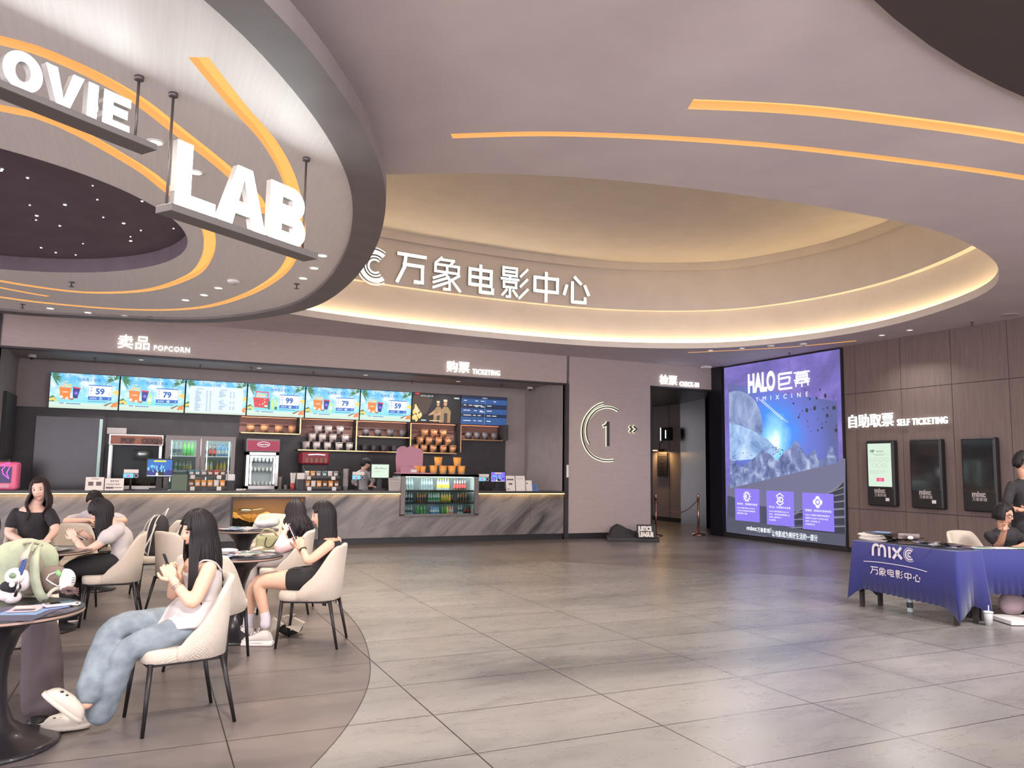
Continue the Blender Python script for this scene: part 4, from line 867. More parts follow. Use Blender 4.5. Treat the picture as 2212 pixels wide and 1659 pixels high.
# ---- three ticket kiosks
for i, (xl, xr, yt, yb) in enumerate(((1874, 1934, 953, 1091), (1968, 2037, 950, 1098), (2080, 2155, 947, 1105))):
    a, b = onx(xl, (yt + yb) / 2, RWX - 0.1), onx(xr, (yt + yb) / 2, RWX - 0.1); y0, y1, z0, z1 = a.y, b.y, 0.955, 2.205
    t = thing('ticket_kiosk', (RWX, (y0 + y1) / 2, z0), ('black wall kiosk with a lit pale screen, leftmost of three', 'black wall kiosk with a dark screen, middle of three', 'black wall kiosk with a dark screen, rightmost of three, behind the seated clerk')[i], 'kiosk', 'ticket kiosks on the brown wall')
    q = MB(); q.box(RWX - 0.13, RWX - 0.001, y1, y0, z0, z1); q.build('casing', 'black', t, bev=0.03, seg=3)
    q = MB(); q.box(RWX - 0.134, RWX - 0.128, y1 + 0.03, y0 - 0.03, z0 + 0.32, z1 - 0.04); q.build('glass', 'black_gloss', t, bev=0.01)
    q = MB(); q.box(RWX - 0.138, RWX - 0.128, y0 - 0.2 - (y0 - y1) * .48, y0 - 0.12 - (y0 - y1) * .48, z0 + 0.1, z0 + 0.16)
    if i < 2: q.build('reader', 'white_plastic', t, bev=0.008)
    q = MB(); q.text('mixc', V((RWX - 0.135, y0 - (y0 - y1) * .28, z0 + 0.255)), RR, Z3, 0.125, 0.002, 0.006); q.text('万象影城', V((RWX - 0.135, y0 - (y0 - y1) * .28, z0 + 0.185)), RR, Z3, 0.066, 0.002, 0.001); q.build('lettering', 'paper_grey', t, fix=False)
    if i == 0:
        o = V((RWX - 0.136, y0 - 0.05, z0 + 0.37)); P = Pic(o, RR, Z3, y0 - y1 - 0.1, z1 - z0 - 0.43)
        P.bg('px_mint'); P.txt('px_ink', 'VIP', .1, .79, .09, .03); P.txt('px_ink', '影享自助卡', .38, .8, .042, .02); P.rect('px_grey', .2, .8, .745, .752); P.rect('px_grey', .3, .7, .72, .727)
        for k in range(7): x, y = (.18 + .22 * k, .62) if k < 4 else (.3 + .22 * (k - 4), .49); [P.poly('px_grey', z) for z in ring(x, y, .09, .045, .008, 0, 2 * PI, 16, .004)]
        for k in range(3): P.rect('px_grey', .12, .88 - .2 * k, .36 - .03 * k, .364 - .03 * k)
        P.rect('px_pink', .4, .72, .12, .20); P.txt('px_white', '登录', .56, .142, .04, .02, 'CENTER'); P.build(t)
# ================================================================== THE COUNTER
CT = 1.07
mat('worktop', (62, 57, 58), 0.3); mat('frame_dark', (44, 40, 41), 0.4); mat('popcorn_corn', (232, 178, 92), 0.8); mat('pop_red', (120, 62, 48), 0.4)
noisy(MATS['popcorn_corn'], (190, 128, 52), (246, 214, 140), 38, bump=0.8)
t = thing('service_counter', (3.1, 15.7, 0), 'long marble service counter with a dark top and a warm light strip', 'counter')
q = MB()
for x0, x1, z0, z1 in ((-2.39, 1.46, .13, .99), (1.46, 2.83, .13, .34), (1.46, 2.83, .955, .99), (2.83, 4.74, .13, .99), (4.74, 6.46, .13, .57), (6.46, 7.72, .13, .99), (7.725, 8.56, .13, .99)): q.box(x0, x1, 15.66, 15.78, z0, z1)
q.build('marble_front', 'marble', t)
q = MB(); q.box(-2.39, 4.74, 15.58, 16.35, 1.02, CT); q.box(6.46, 8.56, 15.58, 16.35, 1.02, CT); q.build('worktop', 'worktop', t)
q = MB(); q.box(-2.39, 8.56, 15.70, 15.78, 0, .13); q.build('plinth', 'black', t)
for a, b in ((-2.39, 4.73), (6.47, 8.55)):
    q = MB(); q.box(a, b, 15.61, 15.655, 1.004, 1.019); q.build('light_strip', 'led_counter', t)
for a, b in ((-2.39, 4.73), (6.47, 8.56)):
    q = MB(); q.box(a, b, 16.25, 16.35, 0, 1.02); q.build('back_panel', 'dark_panel', t)
# glazed popcorn warmer let into the front
t = thing('popcorn_warmer', (2.14, 15.7, .36), 'glazed popcorn display let into the marble counter front', 'display case')
q = MB()
for b in ((1.46, 1.5, .34, .955), (2.79, 2.83, .34, .955), (1.5, 2.79, .34, .375), (1.5, 2.79, .92, .955)): q.box(b[0], b[1], 15.645, 15.7, b[2], b[3])
q.build('frame', 'frame_dark', t)
mat('warmer_inside', (150, 118, 84), 0.35)
q = MB(); q.m = 0; q.quad((1.48, 16.2, .36), (2.81, 16.2, .36), (2.81, 16.2, .94), (1.48, 16.2, .94)); q.quad((1.48, 15.69, .36), (1.48, 16.2, .36), (1.48, 16.2, .94), (1.48, 15.69, .94)); q.quad((2.81, 15.69, .36), (2.81, 16.2, .36), (2.81, 16.2, .94), (2.81, 15.69, .94)); q.quad((1.48, 15.69, .36), (2.81, 15.69, .36), (2.81, 16.2, .36), (1.48, 16.2, .36)); q.quad((1.48, 15.69, .94), (2.81, 15.69, .94), (2.81, 16.2, .94), (1.48, 16.2, .94))
q.build('interior', 'warmer_inside', t, fix=False)
q = MB(); q.box(1.5, 2.79, 15.66, 15.664, .375, .92); q.build('glass', 'glass', t)
rs = random.Random(2); q = MB(); q.smooth = True
nx, ny = 44, 14; vs = [(1.49 + 1.31 * i / nx, 15.69 + .5 * j / ny, .37 + .15 + .1 * math.sin(i * .31 + 1) * math.sin(j * .2 + .4) + rs.uniform(-.012, .012) + .012 * j / ny * 6) for j in range(ny + 1) for i in range(nx + 1)]
q.add(vs, [(j * (nx + 1) + i, j * (nx + 1) + i + 1, (j + 1) * (nx + 1) + i + 1, (j + 1) * (nx + 1) + i) for j in range(ny) for i in range(nx)])
q.add([(1.49, 15.69, .376), (2.8, 15.69, .376)] + [(1.49 + 1.31 * i / nx, 15.69, vs[i][2]) for i in range(nx, -1, -1)], [tuple(range(nx + 3))])
q.build('popcorn', 'popcorn_corn', None, 'heap of golden popcorn inside the glazed counter display', 'popcorn', kind='stuff', fix=False)
q = MB(); q.smooth = True; q.ell((1.75, 15.9, .68), (.13, .09, .05)); q.tube([(1.85, 15.9, .68), (2.1, 15.92, .72)], .014); q.build('popcorn_scoop', 'steel', None, 'metal scoop lying on the popcorn heap in the counter display', 'scoop')
l = bpy.data.lights.new('warmer_lamp', 'AREA'); l.shape = 'RECTANGLE'; l.size, l.size_y = 1.2, 0.1; l.energy = 7; l.color = (1, .72, .36); o = bpy.data.objects.new('warmer_lamp', l); COL.objects.link(o); o.location = (2.14, 15.8, .92)
# ---- drinks cabinet let into the counter
t = thing('drinks_cabinet', (5.6, 15.8, .57), 'lit glass drinks cabinet standing in the counter, filled with bottles', 'display fridge')
q = MB()
for x0, x1, z0, z1 in ((4.74, 4.83, .57, 1.40), (6.37, 6.46, .57, 1.40), (4.74, 6.46, 1.37, 1.42), (4.74, 6.46, .555, .59)): q.box(x0, x1, 15.6, 15.66, z0, z1)
q.build('frame', 'rod_grey', t)
q = MB(); q.box(4.74, 6.46, 15.6, 16.33, 1.37, 1.42); q.build('top', 'black', t)
q = MB(); q.box(4.8, 6.4, 16.28, 16.32, .58, 1.37); q.box(4.76, 4.80, 15.66, 16.32, .58, 1.37); q.box(6.40, 6.44, 15.66, 16.32, .58, 1.37); q.box(4.8, 6.4, 15.66, 16.3, .56, .585); q.build('interior', 'lit_inner', t)
SHZ = (.59, .83, 1.08)
for z in SHZ[1:]:
    q = MB(); q.box(4.83, 6.37, 15.68, 16.26, z - .018, z - .004); q.build('shelf', 'steel', t)
    q = MB(); q.box(4.83, 6.37, 15.665, 15.68, z - .03, z + .008); q.build('shelf_edge', 'lit_inner', t)
for z in (.80, 1.05, 1.355):
    q = MB(); q.box(4.86, 6.34, 15.70, 15.72, z, z + .01); q.build('light_tube', 'lit_strip', t)
q = MB(); q.box(4.83, 6.37, 15.625, 15.629, .59, 1.37); q.build('glass', 'glass', t)
mat('bt_clear', (206, 218, 220), 0.15, trans=.25); mat('bt_dark', (48, 30, 28), 0.2); mat('bt_tea', (150, 86, 34), 0.25); mat('bt_yellow', (206, 176, 70), 0.25); mat('bt_green', (86, 140, 70), 0.25); mat('bt_blue', (110, 150, 190), 0.2, trans=.2); mat('bt_white', (206, 210, 206), 0.3); mat('bt_pink', (220, 120, 110), 0.3)
mat('cap_white', (220, 224, 220), 0.4); mat('cap_green', (110, 200, 60), 0.4); mat('cap_yellow', (232, 190, 50), 0.4); mat('cap_black', (40, 38, 40), 0.4); mat('cap_red', (190, 50, 44), 0.4); mat('cap_blue', (60, 110, 180), 0.4)
mat('label_white', (205, 208, 205), 0.5); mat('label_dark', (50, 56, 60), 0.5); mat('label_green', (60, 130, 70), 0.5); mat('label_yellow', (220, 190, 80), 0.5); mat('label_red', (160, 50, 50), 0.5)
BOT = {}
def bottle(p, body, cap, lab, label, group, h=.21, r=.03):
    key = (body, cap, lab, h, r)
    if key in BOT: return dup(BOT[key], p, 0, label, group)
    t = thing('drink_bottle', (0, 0, 0), label, 'bottle', group)
    q = MB(); q.smooth = True; q.lathe([(r * .9, 0), (r, .01), (r, h * .58), (r * .92, h * .66), (r * .42, h * .84), (r * .38, h * .92)], n=14); q.build('body', body, t)
    q = MB(); q.smooth = True; q.lathe([(r * .46, h * .90), (r * .46, h)], n=12); q.build('cap', cap, t)
    q = MB(); q.smooth = True; q.lathe([(r * 1.02, h * .22), (r * 1.02, h * .5)], n=14, cap=False); q.build('wrapper', lab, t)
    t.location = p; BOT[key] = t; return t
KINDS = {'c': ('clear bottle', 'bt_clear', 'cap_white', 'label_dark'), 'k': ('dark cola bottle', 'bt_dark', 'cap_black', 'label_red'), 'y': ('pale bottle with yellow cap', 'bt_white', 'cap_yellow', 'label_yellow'), 't': ('brown tea bottle with yellow cap', 'bt_tea', 'cap_yellow', 'label_dark'),
         'g': ('bottle with bright green cap', 'bt_white', 'cap_green', 'label_green'), 'j': ('yellow juice bottle', 'bt_yellow', 'cap_white', 'label_yellow'), 'b': ('pale blue bottle', 'bt_blue', 'cap_blue', 'label_white'), 'e': ('green glass bottle', 'bt_green', 'cap_green', 'label_green'), 'p': ('pink juice bottle', 'bt_pink', 'cap_white', 'label_white')}
def row(spec, x_of, y, z, where, group, h=.21, r=.03):
    seen = {}
    tot = {k: sum(1 for s in spec if s[0] == k) for k, _ in spec}
    for k, xz in spec:
        nm, b, c, l_ = KINDS[k]; seen[k] = seen.get(k, 0) + 1
        lab = '%s, %s such from left, %s' % (nm, ORD(seen[k] - 1), where) if tot[k] > 1 else 'only %s, %s' % (nm, where)
        x = x_of(xz); bottle((x, y, z), b, c, l_, lab, group, h, r)
zx5 = lambda zx: ony(850 + zx / 4.0463, 1070, 15.9).x
row([('c', 112), ('c', 135), ('c', 158), ('c', 242), ('c', 264), ('c', 286), ('c', 308), ('c', 330), ('y', 386), ('y', 408), ('y', 430), ('y', 452), ('y', 474), ('k', 532), ('k', 555), ('k', 578), ('k', 601), ('k', 622)], zx5, 15.9, SHZ[2] - .004, 'drinks cabinet top shelf', 'bottles in the drinks cabinet', .25)
row([('c', 112), ('c', 135), ('c', 158), ('t', 212), ('t', 233), ('t', 254), ('t', 275), ('g', 310), ('g', 331), ('g', 352), ('g', 373), ('g', 394), ('j', 424), ('j', 446), ('j', 468), ('j', 490), ('k', 513), ('t', 566), ('t', 588), ('t', 610), ('t', 632)], zx5, 15.9, SHZ[1] - .004, 'drinks cabinet middle shelf', 'bottles in the drinks cabinet', .2)
row([('c', 112), ('c', 135), ('c', 158), ('e', 215), ('e', 245), ('e', 275), ('b', 332), ('b', 352), ('b', 372), ('b', 392), ('e', 430), ('e', 452), ('j', 474), ('p', 494), ('p', 514), ('c', 572), ('c', 594), ('k', 630), ('k', 652), ('k', 676), ('k', 698)], zx5, 15.9, SHZ[0] - .005, 'drinks cabinet bottom shelf', 'bottles in the drinks cabinet', .17)
l = bpy.data.lights.new('cabinet_lamp', 'AREA'); l.shape = 'RECTANGLE'; l.size, l.size_y = 1.4, 0.1; l.energy = 42; l.color = (.88, 1, .97); o = bpy.data.objects.new('cabinet_lamp', l); COL.objects.link(o); o.location = (5.6, 15.72, 1.345); o.rotation_euler = (0.5, 0, 0)
# ---- back wall unit: dark wall, niches, shelves with gold edges
t = thing('shelf_wall', (3, 17.7, 0), 'dark back wall of the counter with gold edged display shelves', 'shelving')
q = MB(); q.box(-2.4, 8.02, 17.70, 17.748, 0, 2.62); q.build('back_panel', 'dark_panel', t)
SY, SB = 17.36, 17.70
def sx(px): return ony(px, 940, SY).x
def sz(px, py): return ony(px, py, SY).z
bays = [(520, 645), (653, 769), (775, 885), (890, 991), (999, 1086)]
for a, b in bays:
    q = MB(); q.box(sx(a), sx(b), 17.692, 17.699, 2.20, 2.61); q.build('niche_back', 'niche_wood', t)
    q = MB(); q.box(sx(a) + .02, sx(b) - .02, 17.55, 17.58, 2.572, 2.58); q.build('niche_light', 'niche_led', t) if 'niche_led' in MATS else (mat('niche_led', (255, 150, 110), .5, em=(255, 140, 100), es=1.6), q.build('niche_light', 'niche_led', t))
SHELF = {}
for nm, a, b, py in (('A', 520, 647, 936), ('C', 775, 885, 944), ('B', 645, 987, 975.5), ('D', 999, 1087, 950.5)):
    z = sz((a + b) / 2, py); SHELF[nm] = z
    q = MB(); q.box(sx(a), sx(b), SY + .008, SB, z - .012, z + .006); s_ = q.build('shelf', 'dark_panel', t)
    q = MB(); q.box(sx(a), sx(b), SY, SY + .008, z - .012, z + .008); q.build('gold_edge', 'brass', s_)
for px, y0, y1 in ((648, 903, 937), (770, 908, 973), (887, 914, 974), (995.5, 918, 977)):
    z0, z1 = sz(px, y1), min(sz(px, y0), 2.61); q = MB(); q.box(sx(px) - .012, sx(px) + .012, SY, SB, z0, z1); d_ = q.build('divider', 'dark_panel', t)
    q = MB(); q.box(sx(px) - .012, sx(px) + .012, SY - .006, SY, z0, z1); q.build('gold_edge', 'brass', d_)
q = MB(); q.box(sx(1088), sx(1098), SY, 17.74, sz(1093, 951), sz(1093, 918)); q.build('end_box', 'charcoal', t)
mat('bk_white', (166, 156, 152), .5); mat('bk_brown', (150, 108, 78), .5); mat('bk_dark', (86, 80, 84), .5); mat('bk_orange', (240, 166, 86), .5)
for nm, c1, c2, sc in (('bk_white', (186, 176, 170), (104, 84, 86), 7), ('bk_brown', (186, 132, 92), (120, 90, 72), 6), ('bk_dark', (104, 96, 98), (60, 54, 62), 7), ('bk_orange', (246, 172, 86), (214, 186, 170), 5)): noisy(MATS[nm], c1, c2, sc, lo=.55, hi=.62, detail=2)
BK = {}
def bucket(p, m, label, group, s=1.0):
    if (m, s) in BK: return dup(BK[(m, s)], p, 0, label, group)
    t = thing('popcorn_bucket', (0, 0, 0), label, 'bucket', group)
    q = MB(); q.smooth = True; q.lathe([(.068 * s, 0), (.088 * s, .172 * s), (.082 * s, .172 * s), (.062 * s, .01 * s)], n=20); q.build('tub', m, t)
    q = MB(); q.smooth = True; q.lathe([(.088 * s, .166 * s), (.094 * s, .168 * s), (.094 * s, .18 * s), (.086 * s, .18 * s)], n=20, cap=False); q.build('rim', m, t)
    t.location = p; BK[(m, s)] = t; return t
zx4 = lambda zx: ony(500 + zx / 4.424, 945, 17.53).x
def buckets(xs, z, m, what, group, conv=zx4, y=17.53, s=1.0):
    for i, x in enumerate(xs): bucket((conv(x), y, z), m, '%s, %s from the left %s' % (what[0], ORD(i), what[1]), group, s)
h = .182
buckets((178, 310, 448, 578), SHELF['A'] + .006, 'bk_brown', ('brown popcorn bucket', 'on the short upper shelf at left'), 'buckets on the left upper shelf')
for r_, xs in enumerate(((715, 815, 920, 1030, 1130), (770, 868, 968, 1088), (825, 922, 1035))):
    buckets(xs, SHELF['B'] + .006 + h * r_, 'bk_white', ('white popcorn bucket', 'in the %s row of the white pyramid' % ('bottom', 'middle', 'top')[r_]), 'white bucket pyramid')
buckets((1283, 1398, 1515, 1635), SHELF['C'] + .006, 'bk_dark', ('grey popcorn bucket', 'on the middle upper shelf'), 'buckets on the middle upper shelf')
buckets((1275, 1365, 1460, 1560, 1655), SHELF['B'] + .006, 'bk_dark', ('small dark bucket', 'under the middle upper shelf'), 'small dark buckets', s=.8)
for r_, xs in enumerate(((1755, 1838, 1928, 2025, 2115), (1800, 1885, 1978, 2070), (1842, 1932, 2022))):
    buckets(xs, SHELF['B'] + .006 + h * r_, 'bk_brown', ('tan popcorn bucket', 'in the %s row of the tan pyramid' % ('bottom', 'middle', 'top')[r_]), 'tan bucket pyramid')
zx5b = lambda zx: ony(850 + zx / 4.0463, 945, 17.53).x
buckets((655, 730, 800, 880), SHELF['D'] + .006, 'bk_dark', ('dark bucket', 'on the short shelf at the far right'), 'buckets on the right shelf', zx5b)
zx5c = lambda zx: ony(850 + zx / 4.0463, 1020, 15.95).x
buckets((348, 430, 510, 592), 1.42, 'bk_orange', ('orange popcorn bucket', 'in the bottom row on the drinks cabinet'), 'orange buckets on the drinks cabinet', zx5c, 15.95)
buckets((388, 555), 1.42 + h, 'bk_orange', ('orange popcorn bucket', 'in the upper row on the drinks cabinet'), 'orange buckets on the drinks cabinet', zx5c, 15.95)
# dark door at the left end
t = thing('back_door', (-1.4, 17.69, 0), 'dark sliding door behind the left end of the counter', 'door', kind='structure')
x0, x1 = ony(75, 950, 17.66).x, ony(216, 950, 17.66).x
q = MB(); q.box(x0, x1, 17.64, 17.70, 0, 2.44); q.build('leaf', 'dark_glossy', t)
q = MB(); q.box(x0, x1 + .06, 17.63, 17.70, 2.44, 2.49); q.box(x1 + .03, x1 + .09, 17.63, 17.70, 0, 2.44); q.build('door_frame', 'charcoal', t)
q = MB(); q.box(x1 - .025, x1 + .03, 17.62, 17.64, 0, 2.42); q.build('edge_strip', 'strip_pale', t) if 'strip_pale' in MATS else (mat('strip_pale', (150, 170, 166), .3, em=(150, 176, 170), es=.55), q.build('edge_strip', 'strip_pale', t))  # pale strip along the door, its material weakly emissive
# back bench
q = MB(); q.box(-.8, 7.9, 17.02, 17.68, 0, .93); tt = thing('back_bench', (3, 17.3, 0), 'low dark work bench along the back wall behind the counter', 'bench'); q.build('cabinet', 'dark_panel', tt)
q = MB(); q.box(-.82, 7.92, 16.98, 17.69, .93, .96); q.build('bench_top', 'frame_dark', tt); BT = .96
# popcorn machine
t = thing('popcorn_machine', (-.22, 17.3, BT), 'popcorn machine with a steel frame and a sign reading POP CORN', 'popcorn machine')
q = MB(); q.box(-.72, .25, 17.04, 17.6, BT, BT + .16); q.build('base', 'steel', t, bev=.01)
q = MB()
for x in (-.70, .19):
    for y in (17.06, 17.54): q.box(x, x + .05, y, y + .05, BT + .16, 1.9)
q.build('posts', 'steel', t)
q = MB(); q.box(-.66, .2, 17.07, 17.075, BT + .16, 1.9); q.build('glass', 'glass', t)
mat('pop_wood', (140, 84, 60), .4); mat('bk_letters', (70, 40, 34), .4); q = MB(); q.box(-.71, .26, 17.03, 17.6, 1.9, 2.12); q.build('canopy', 'steel', t, bev=.01)
q = MB(); q.box(-.68, .23, 17.024, 17.03, 1.92, 2.09); q.build('header', 'pop_wood', t)
q = MB(); q.text('POP', V((-.50, 17.022, 1.95)), BR, Z3, .13, .006, .012); q.build('lettering', 'bk_letters', t, fix=False); q = MB(); q.text('CORN', V((-.14, 17.022, 1.95)), BR, Z3, .13, .006, .012); q.build('lettering', 'bk_letters', t, fix=False) 
q = MB(); q.smooth = True; q.lathe([(.10, 1.62), (.17, 1.64), (.17, 1.8), (.15, 1.82)], (-.1, 17.3, 0), 20); q.build('kettle', 'steel', t)
q = MB(); q.smooth = True; q.ell((-.23, 17.3, BT + .2), (.4, .2, .12)); q.build('popcorn_in_machine', 'popcorn_corn', t)
q = MB(); q.box(-.76, -.42, 17.2, 17.22, 2.12, 2.24); q.build('notice_card', 'paper_grey', None, 'small cream notice standing on top of the popcorn machine', 'notice')
# bottle fridge with two doors
t = thing('bottle_fridge', (.95, 17.35, BT), 'grey bottle fridge with two glass doors behind the counter', 'fridge')
q = MB(); q.box(.30, 1.62, 17.62, 17.68, BT, 2.12); q.box(.30, .34, 17.1, 17.62, BT, 2.12); q.box(1.58, 1.62, 17.1, 17.62, BT, 2.12); q.box(.30, 1.62, 17.1, 17.62, 2.08, 2.12); q.box(.30, 1.62, 17.1, 17.62, BT, BT + .06); q.build('cabinet', 'lit_inner', t)
for x0, x1 in ((.30, .955), (.965, 1.62)):
    q = MB(); [q.box(a, b, 17.06, 17.1, c_, d_) for a, b, c_, d_ in ((x0, x0 + .08, BT, 2.12), (x1 - .08, x1, BT, 2.12), (x0 + .08, x1 - .08, 2.03, 2.12), (x0 + .08, x1 - .08, BT, BT + .1))]; d_ = q.build('door', 'rod_grey', t)
    q = MB(); q.box(x0 + .08, x1 - .08, 17.075, 17.08, BT + .1, 2.03); q.build('pane', 'glass', d_)
for z in (1.42, 1.72):
    q = MB(); q.box(.34, 1.58, 17.14, 17.6, z - .012, z - .002); q.build('shelf', 'steel', t)
for x in (.41, .885, 1.075, 1.50):
    q = MB(); q.box(x, x + .012, 17.12, 17.13, 1.2, 2.02); q.build('light_tube', 'lit_strip', t)
l = bpy.data.lights.new('fridge_lamp', 'AREA'); l.shape = 'RECTANGLE'; l.size, l.size_y = 1.1, .05; l.energy = 16; l.color = (.9, 1, .97); o = bpy.data.objects.new('fridge_lamp', l); COL.objects.link(o); o.location = (.96, 17.14, 2.05); o.rotation_euler = (.6, 0, 0)
zx3 = lambda zx: ony(zx / 3.95, 970, 17.3).x
row([('c', 1470), ('c', 1505), ('c', 1540), ('e', 1575), ('e', 1607), ('e', 1640)], zx3, 17.3, 1.718, 'upper shelf of left fridge door', 'bottles in the back fridge', .27, .034)
row([('c', 1768), ('k', 1795), ('k', 1830), ('b', 1868), ('b', 1900), ('b', 1932)], zx3, 17.3, 1.718, 'upper shelf of right fridge door', 'bottles in the back fridge', .25, .034)
row([('g', 1482), ('g', 1512), ('g', 1544), ('y', 1578), ('y', 1605), ('y', 1630)], zx3, 17.3, 1.418, 'lower shelf of left fridge door', 'bottles in the back fridge', .2, .03)
row([('y', 1750), ('y', 1780), ('y', 1812), ('j', 1862), ('j', 1890), ('j', 1920)], zx3, 17.3, 1.418, 'lower shelf of right fridge door', 'bottles in the back fridge', .2, .03)
# ice cream freezer
mat('wine_red', (130, 30, 58), .4, em=(150, 40, 70), es=.45)
t = thing('ice_cream_freezer', (2.15, 17.3, BT), 'small lit ice cream freezer with a dark red oval sign', 'freezer')
q = MB(); q.box(1.85, 2.5, 17.55, 17.68, BT, 1.82); q.box(1.85, 1.91, 17.1, 17.55, BT, 1.82); q.box(2.44, 2.5, 17.1, 17.55, BT, 1.82); q.box(1.85, 2.5, 17.1, 17.55, BT, 1.12); q.box(1.85, 2.5, 17.1, 17.55, 1.76, 1.82); q.build('cabinet', 'steel', t)
q = MB(); q.box(1.83, 2.52, 17.06, 17.6, 1.82, 2.1); q.build('header', 'rod_grey', t, bev=.02)
q = MB(); q.box(1.86, 2.49, 17.05, 17.06, 1.85, 2.06); q.build('sign_panel', 'wine_red', t)
q = MB(); [q.flat(p_, V((2.175, 17.047, 1.985)), BR, Z3) for p_ in ring(0, 0, .13, .055, .01, 0, 2 * PI, 28)]; q.text('Häagen-Dazs', V((2.175, 17.046, 1.972)), BR, Z3, .038, .001, .001, 'CENTER'); q.build('emblem', 'px_white', t, fix=False)
for b in ((1.93, 1.955, 1.16, 1.74), (2.40, 2.425, 1.16, 1.74), (1.955, 2.40, 1.715, 1.74)):
    q = MB(); q.box(b[0], b[1], 17.085, 17.095, b[2], b[3]); q.build('light_tube', 'lit_strip', t)
for z in (1.42, 1.62):
    q = MB(); q.box(1.92, 2.43, 17.12, 17.5, z - .012, z - .004); q.build('shelf', 'glass', t)
q = MB(); q.box(1.92, 2.43, 17.53, 17.545, 1.13, 1.76); q.build('back_lining', 'lit_inner', t)
for z, nm in ((1.616, 'top'), (1.416, 'middle'), (1.12, 'bottom')):
    for i in range(6):
        x = 1.98 + .078 * i; p = (x, 17.25, z)
        if 'tub0' not in BK:
            tb = thing('ice_cream_tub', (0, 0, 0), '', 'tub', 'ice cream tubs'); q = MB(); q.smooth = True; q.lathe([(.027, 0), (.033, .08)], n=14); q.build('cup', 'bt_white', tb); q = MB(); q.smooth = True; q.lathe([(.035, .078), (.035, .092)], n=14); q.build('lid', 'cap_white', tb); BK['tub0'] = tb; tb.location = p
        else: tb = dup(BK['tub0'], p, 0)
        tb['label'] = 'ice cream tub, %s from the left on the %s shelf of the freezer' % (ORD(i), nm)
# soda machine
t = thing('soda_machine', (3.25, 17.35, BT), 'dark red soda fountain with five taps on the back bench', 'drinks machine')
q = MB(); q.box(3.02, 3.52, 17.2, 17.6, BT, 1.58); q.build('body', 'black', t); mat('soda_red', (130, 36, 46), .4); q = MB(); q.box(2.98, 3.56, 17.05, 17.6, 1.58, 1.84); q.build('head', 'soda_red', t, bev=.04)
q = MB(); q.tube([(3.1, 17.045, 1.79), (3.3, 17.045, 1.80), (3.46, 17.045, 1.79)], .012); q.build('light_bar', 'px_white', t)
for i in range(5): q = MB(); q.box(3.05 + .1 * i, 3.1 + .1 * i, 17.03, 17.06, 1.62, 1.72); q.build('tap', 'pop_wood', t)
# ---- tills, terminals, cards on the counter top
def till(px, py0, px1, py1, y, label, kind):
    a, b = ony(px, py0, y), ony(px1, py1, y); x0, x1, z0, z1 = a.x, b.x, b.z, a.z
    t = thing('till', ((x0 + x1) / 2, y, CT), label, 'till', 'tills on the counter')
    q = MB(); q.box(x0, x1, y - .01, y + .03, z0, z1); q.build('monitor', 'black', t, bev=.006)
    q = MB(); q.box((x0 + x1) / 2 - .05, (x0 + x1) / 2 + .05, y + .03, y + .07, CT, z1 - .08); q.box((x0 + x1) / 2 - .16, (x0 + x1) / 2 + .16, y - .08, y + .14, CT, CT + .035); q.build('stand', 'black', t)
    q = MB(); q.box(x0 + .02, x1 - .02, y + .04, y + .075, z0 + .05, z1 - .05); q.build('staff_screen', 'black', t)
    P = Pic(V((x0 + .02, y - .0105, z0 + .02)), BR, Z3, x1 - x0 - .04, z1 - z0 - .04)
    if kind == 'vip':
        P.bg('px_mint'); P.txt('px_ink', 'VIP', .22, .72, .1, .03); P.txt('px_ink', '会员储值卡', .45, .73, .07, .02); P.rect('px_grey', .12, .88, .66, .7); P.rect('px_grey', .12, .5, .48, .495); P.rect('px_grey', .2, .7, .44, .45)
    else:
        P.bg('px_card'); P.rect('px_navy', 0, 1, 0, .35) if kind == 'a' else P.rect('px_violet', 0, 1, 0, 1)
        rs = random.Random(9); P.rect('px_yellow', .25, .75, .86, .95); P.disc('px_black', .5, .02, .2, .3, 16, 0, PI); P.disc('px_white', .4, .1, .05, .12)
        for k in range(24): P.rect('px_sky' if k % 3 else 'px_navy', *(lambda x, y: (x, x + .05, y, y + .16))(rs.random() * .93, .2 + .35 * rs.random()))
        P.rect('px_white', 0, 1, 0, .04)
    P.build(t); return t
till(317, 990, 373, 1031, 15.95, 'black till with a blue picture screen in front of the bottle fridge', 'a')
till(801, 1001, 841, 1034, 16.0, 'black till with a pale screen reading VIP beside the staff member', 'vip')
till(1059, 1018, 1092, 1042, 16.0, 'black till with a violet picture screen, at the right end of counter', 'c')
def terminal(px, py, y, label):
    p = ony(px, py, y); t = thing('payment_terminal', (p.x, y, CT), label, 'payment terminal', 'payment terminals')
    q = MB(); q.smooth = True; q.tube([(p.x, y + .02, CT), (p.x, y + .02, p.z)], .018); q.lathe([(.09, 0), (.09, .012), (.02, .02)], (p.x, y + .02, CT), 18); q.build('stand', 'black', t)
    q = MB(); q.box(p.x - .13, p.x + .13, y - .012, y + .012, p.z - .06, p.z + .035); q.build('head', 'black', t, bev=.008)
    q = MB(); q.box(p.x - .12, p.x + .12, y - .008, y + .008, p.z + .035, p.z + .10); q.build('notice', 'paper', t)
    P = Pic(V((p.x - .125, y - .0125, p.z - .052)), BR, Z3, .165, .08); P.bg('px_sky'); P.rect('px_pink', .35, .65, .25, .6); P.build(t)
    q = MB(); [q.flat(k, V((p.x + .085, y - .0128, p.z - .012)), BR, Z3) for k in ring(0, 0, .036, .036, .005, 0, 2 * PI, 24)]; q.build('scan_ring', 'px_white', t, fix=False)
terminal(283, 1026, 15.85, 'payment terminal on a black stand left of the blue picture till'); terminal(774, 1030, 15.85, 'payment terminal on a black stand left of the VIP till'); terminal(1045, 1034, 15.85, 'payment terminal at the right end of the counter beside the violet till')
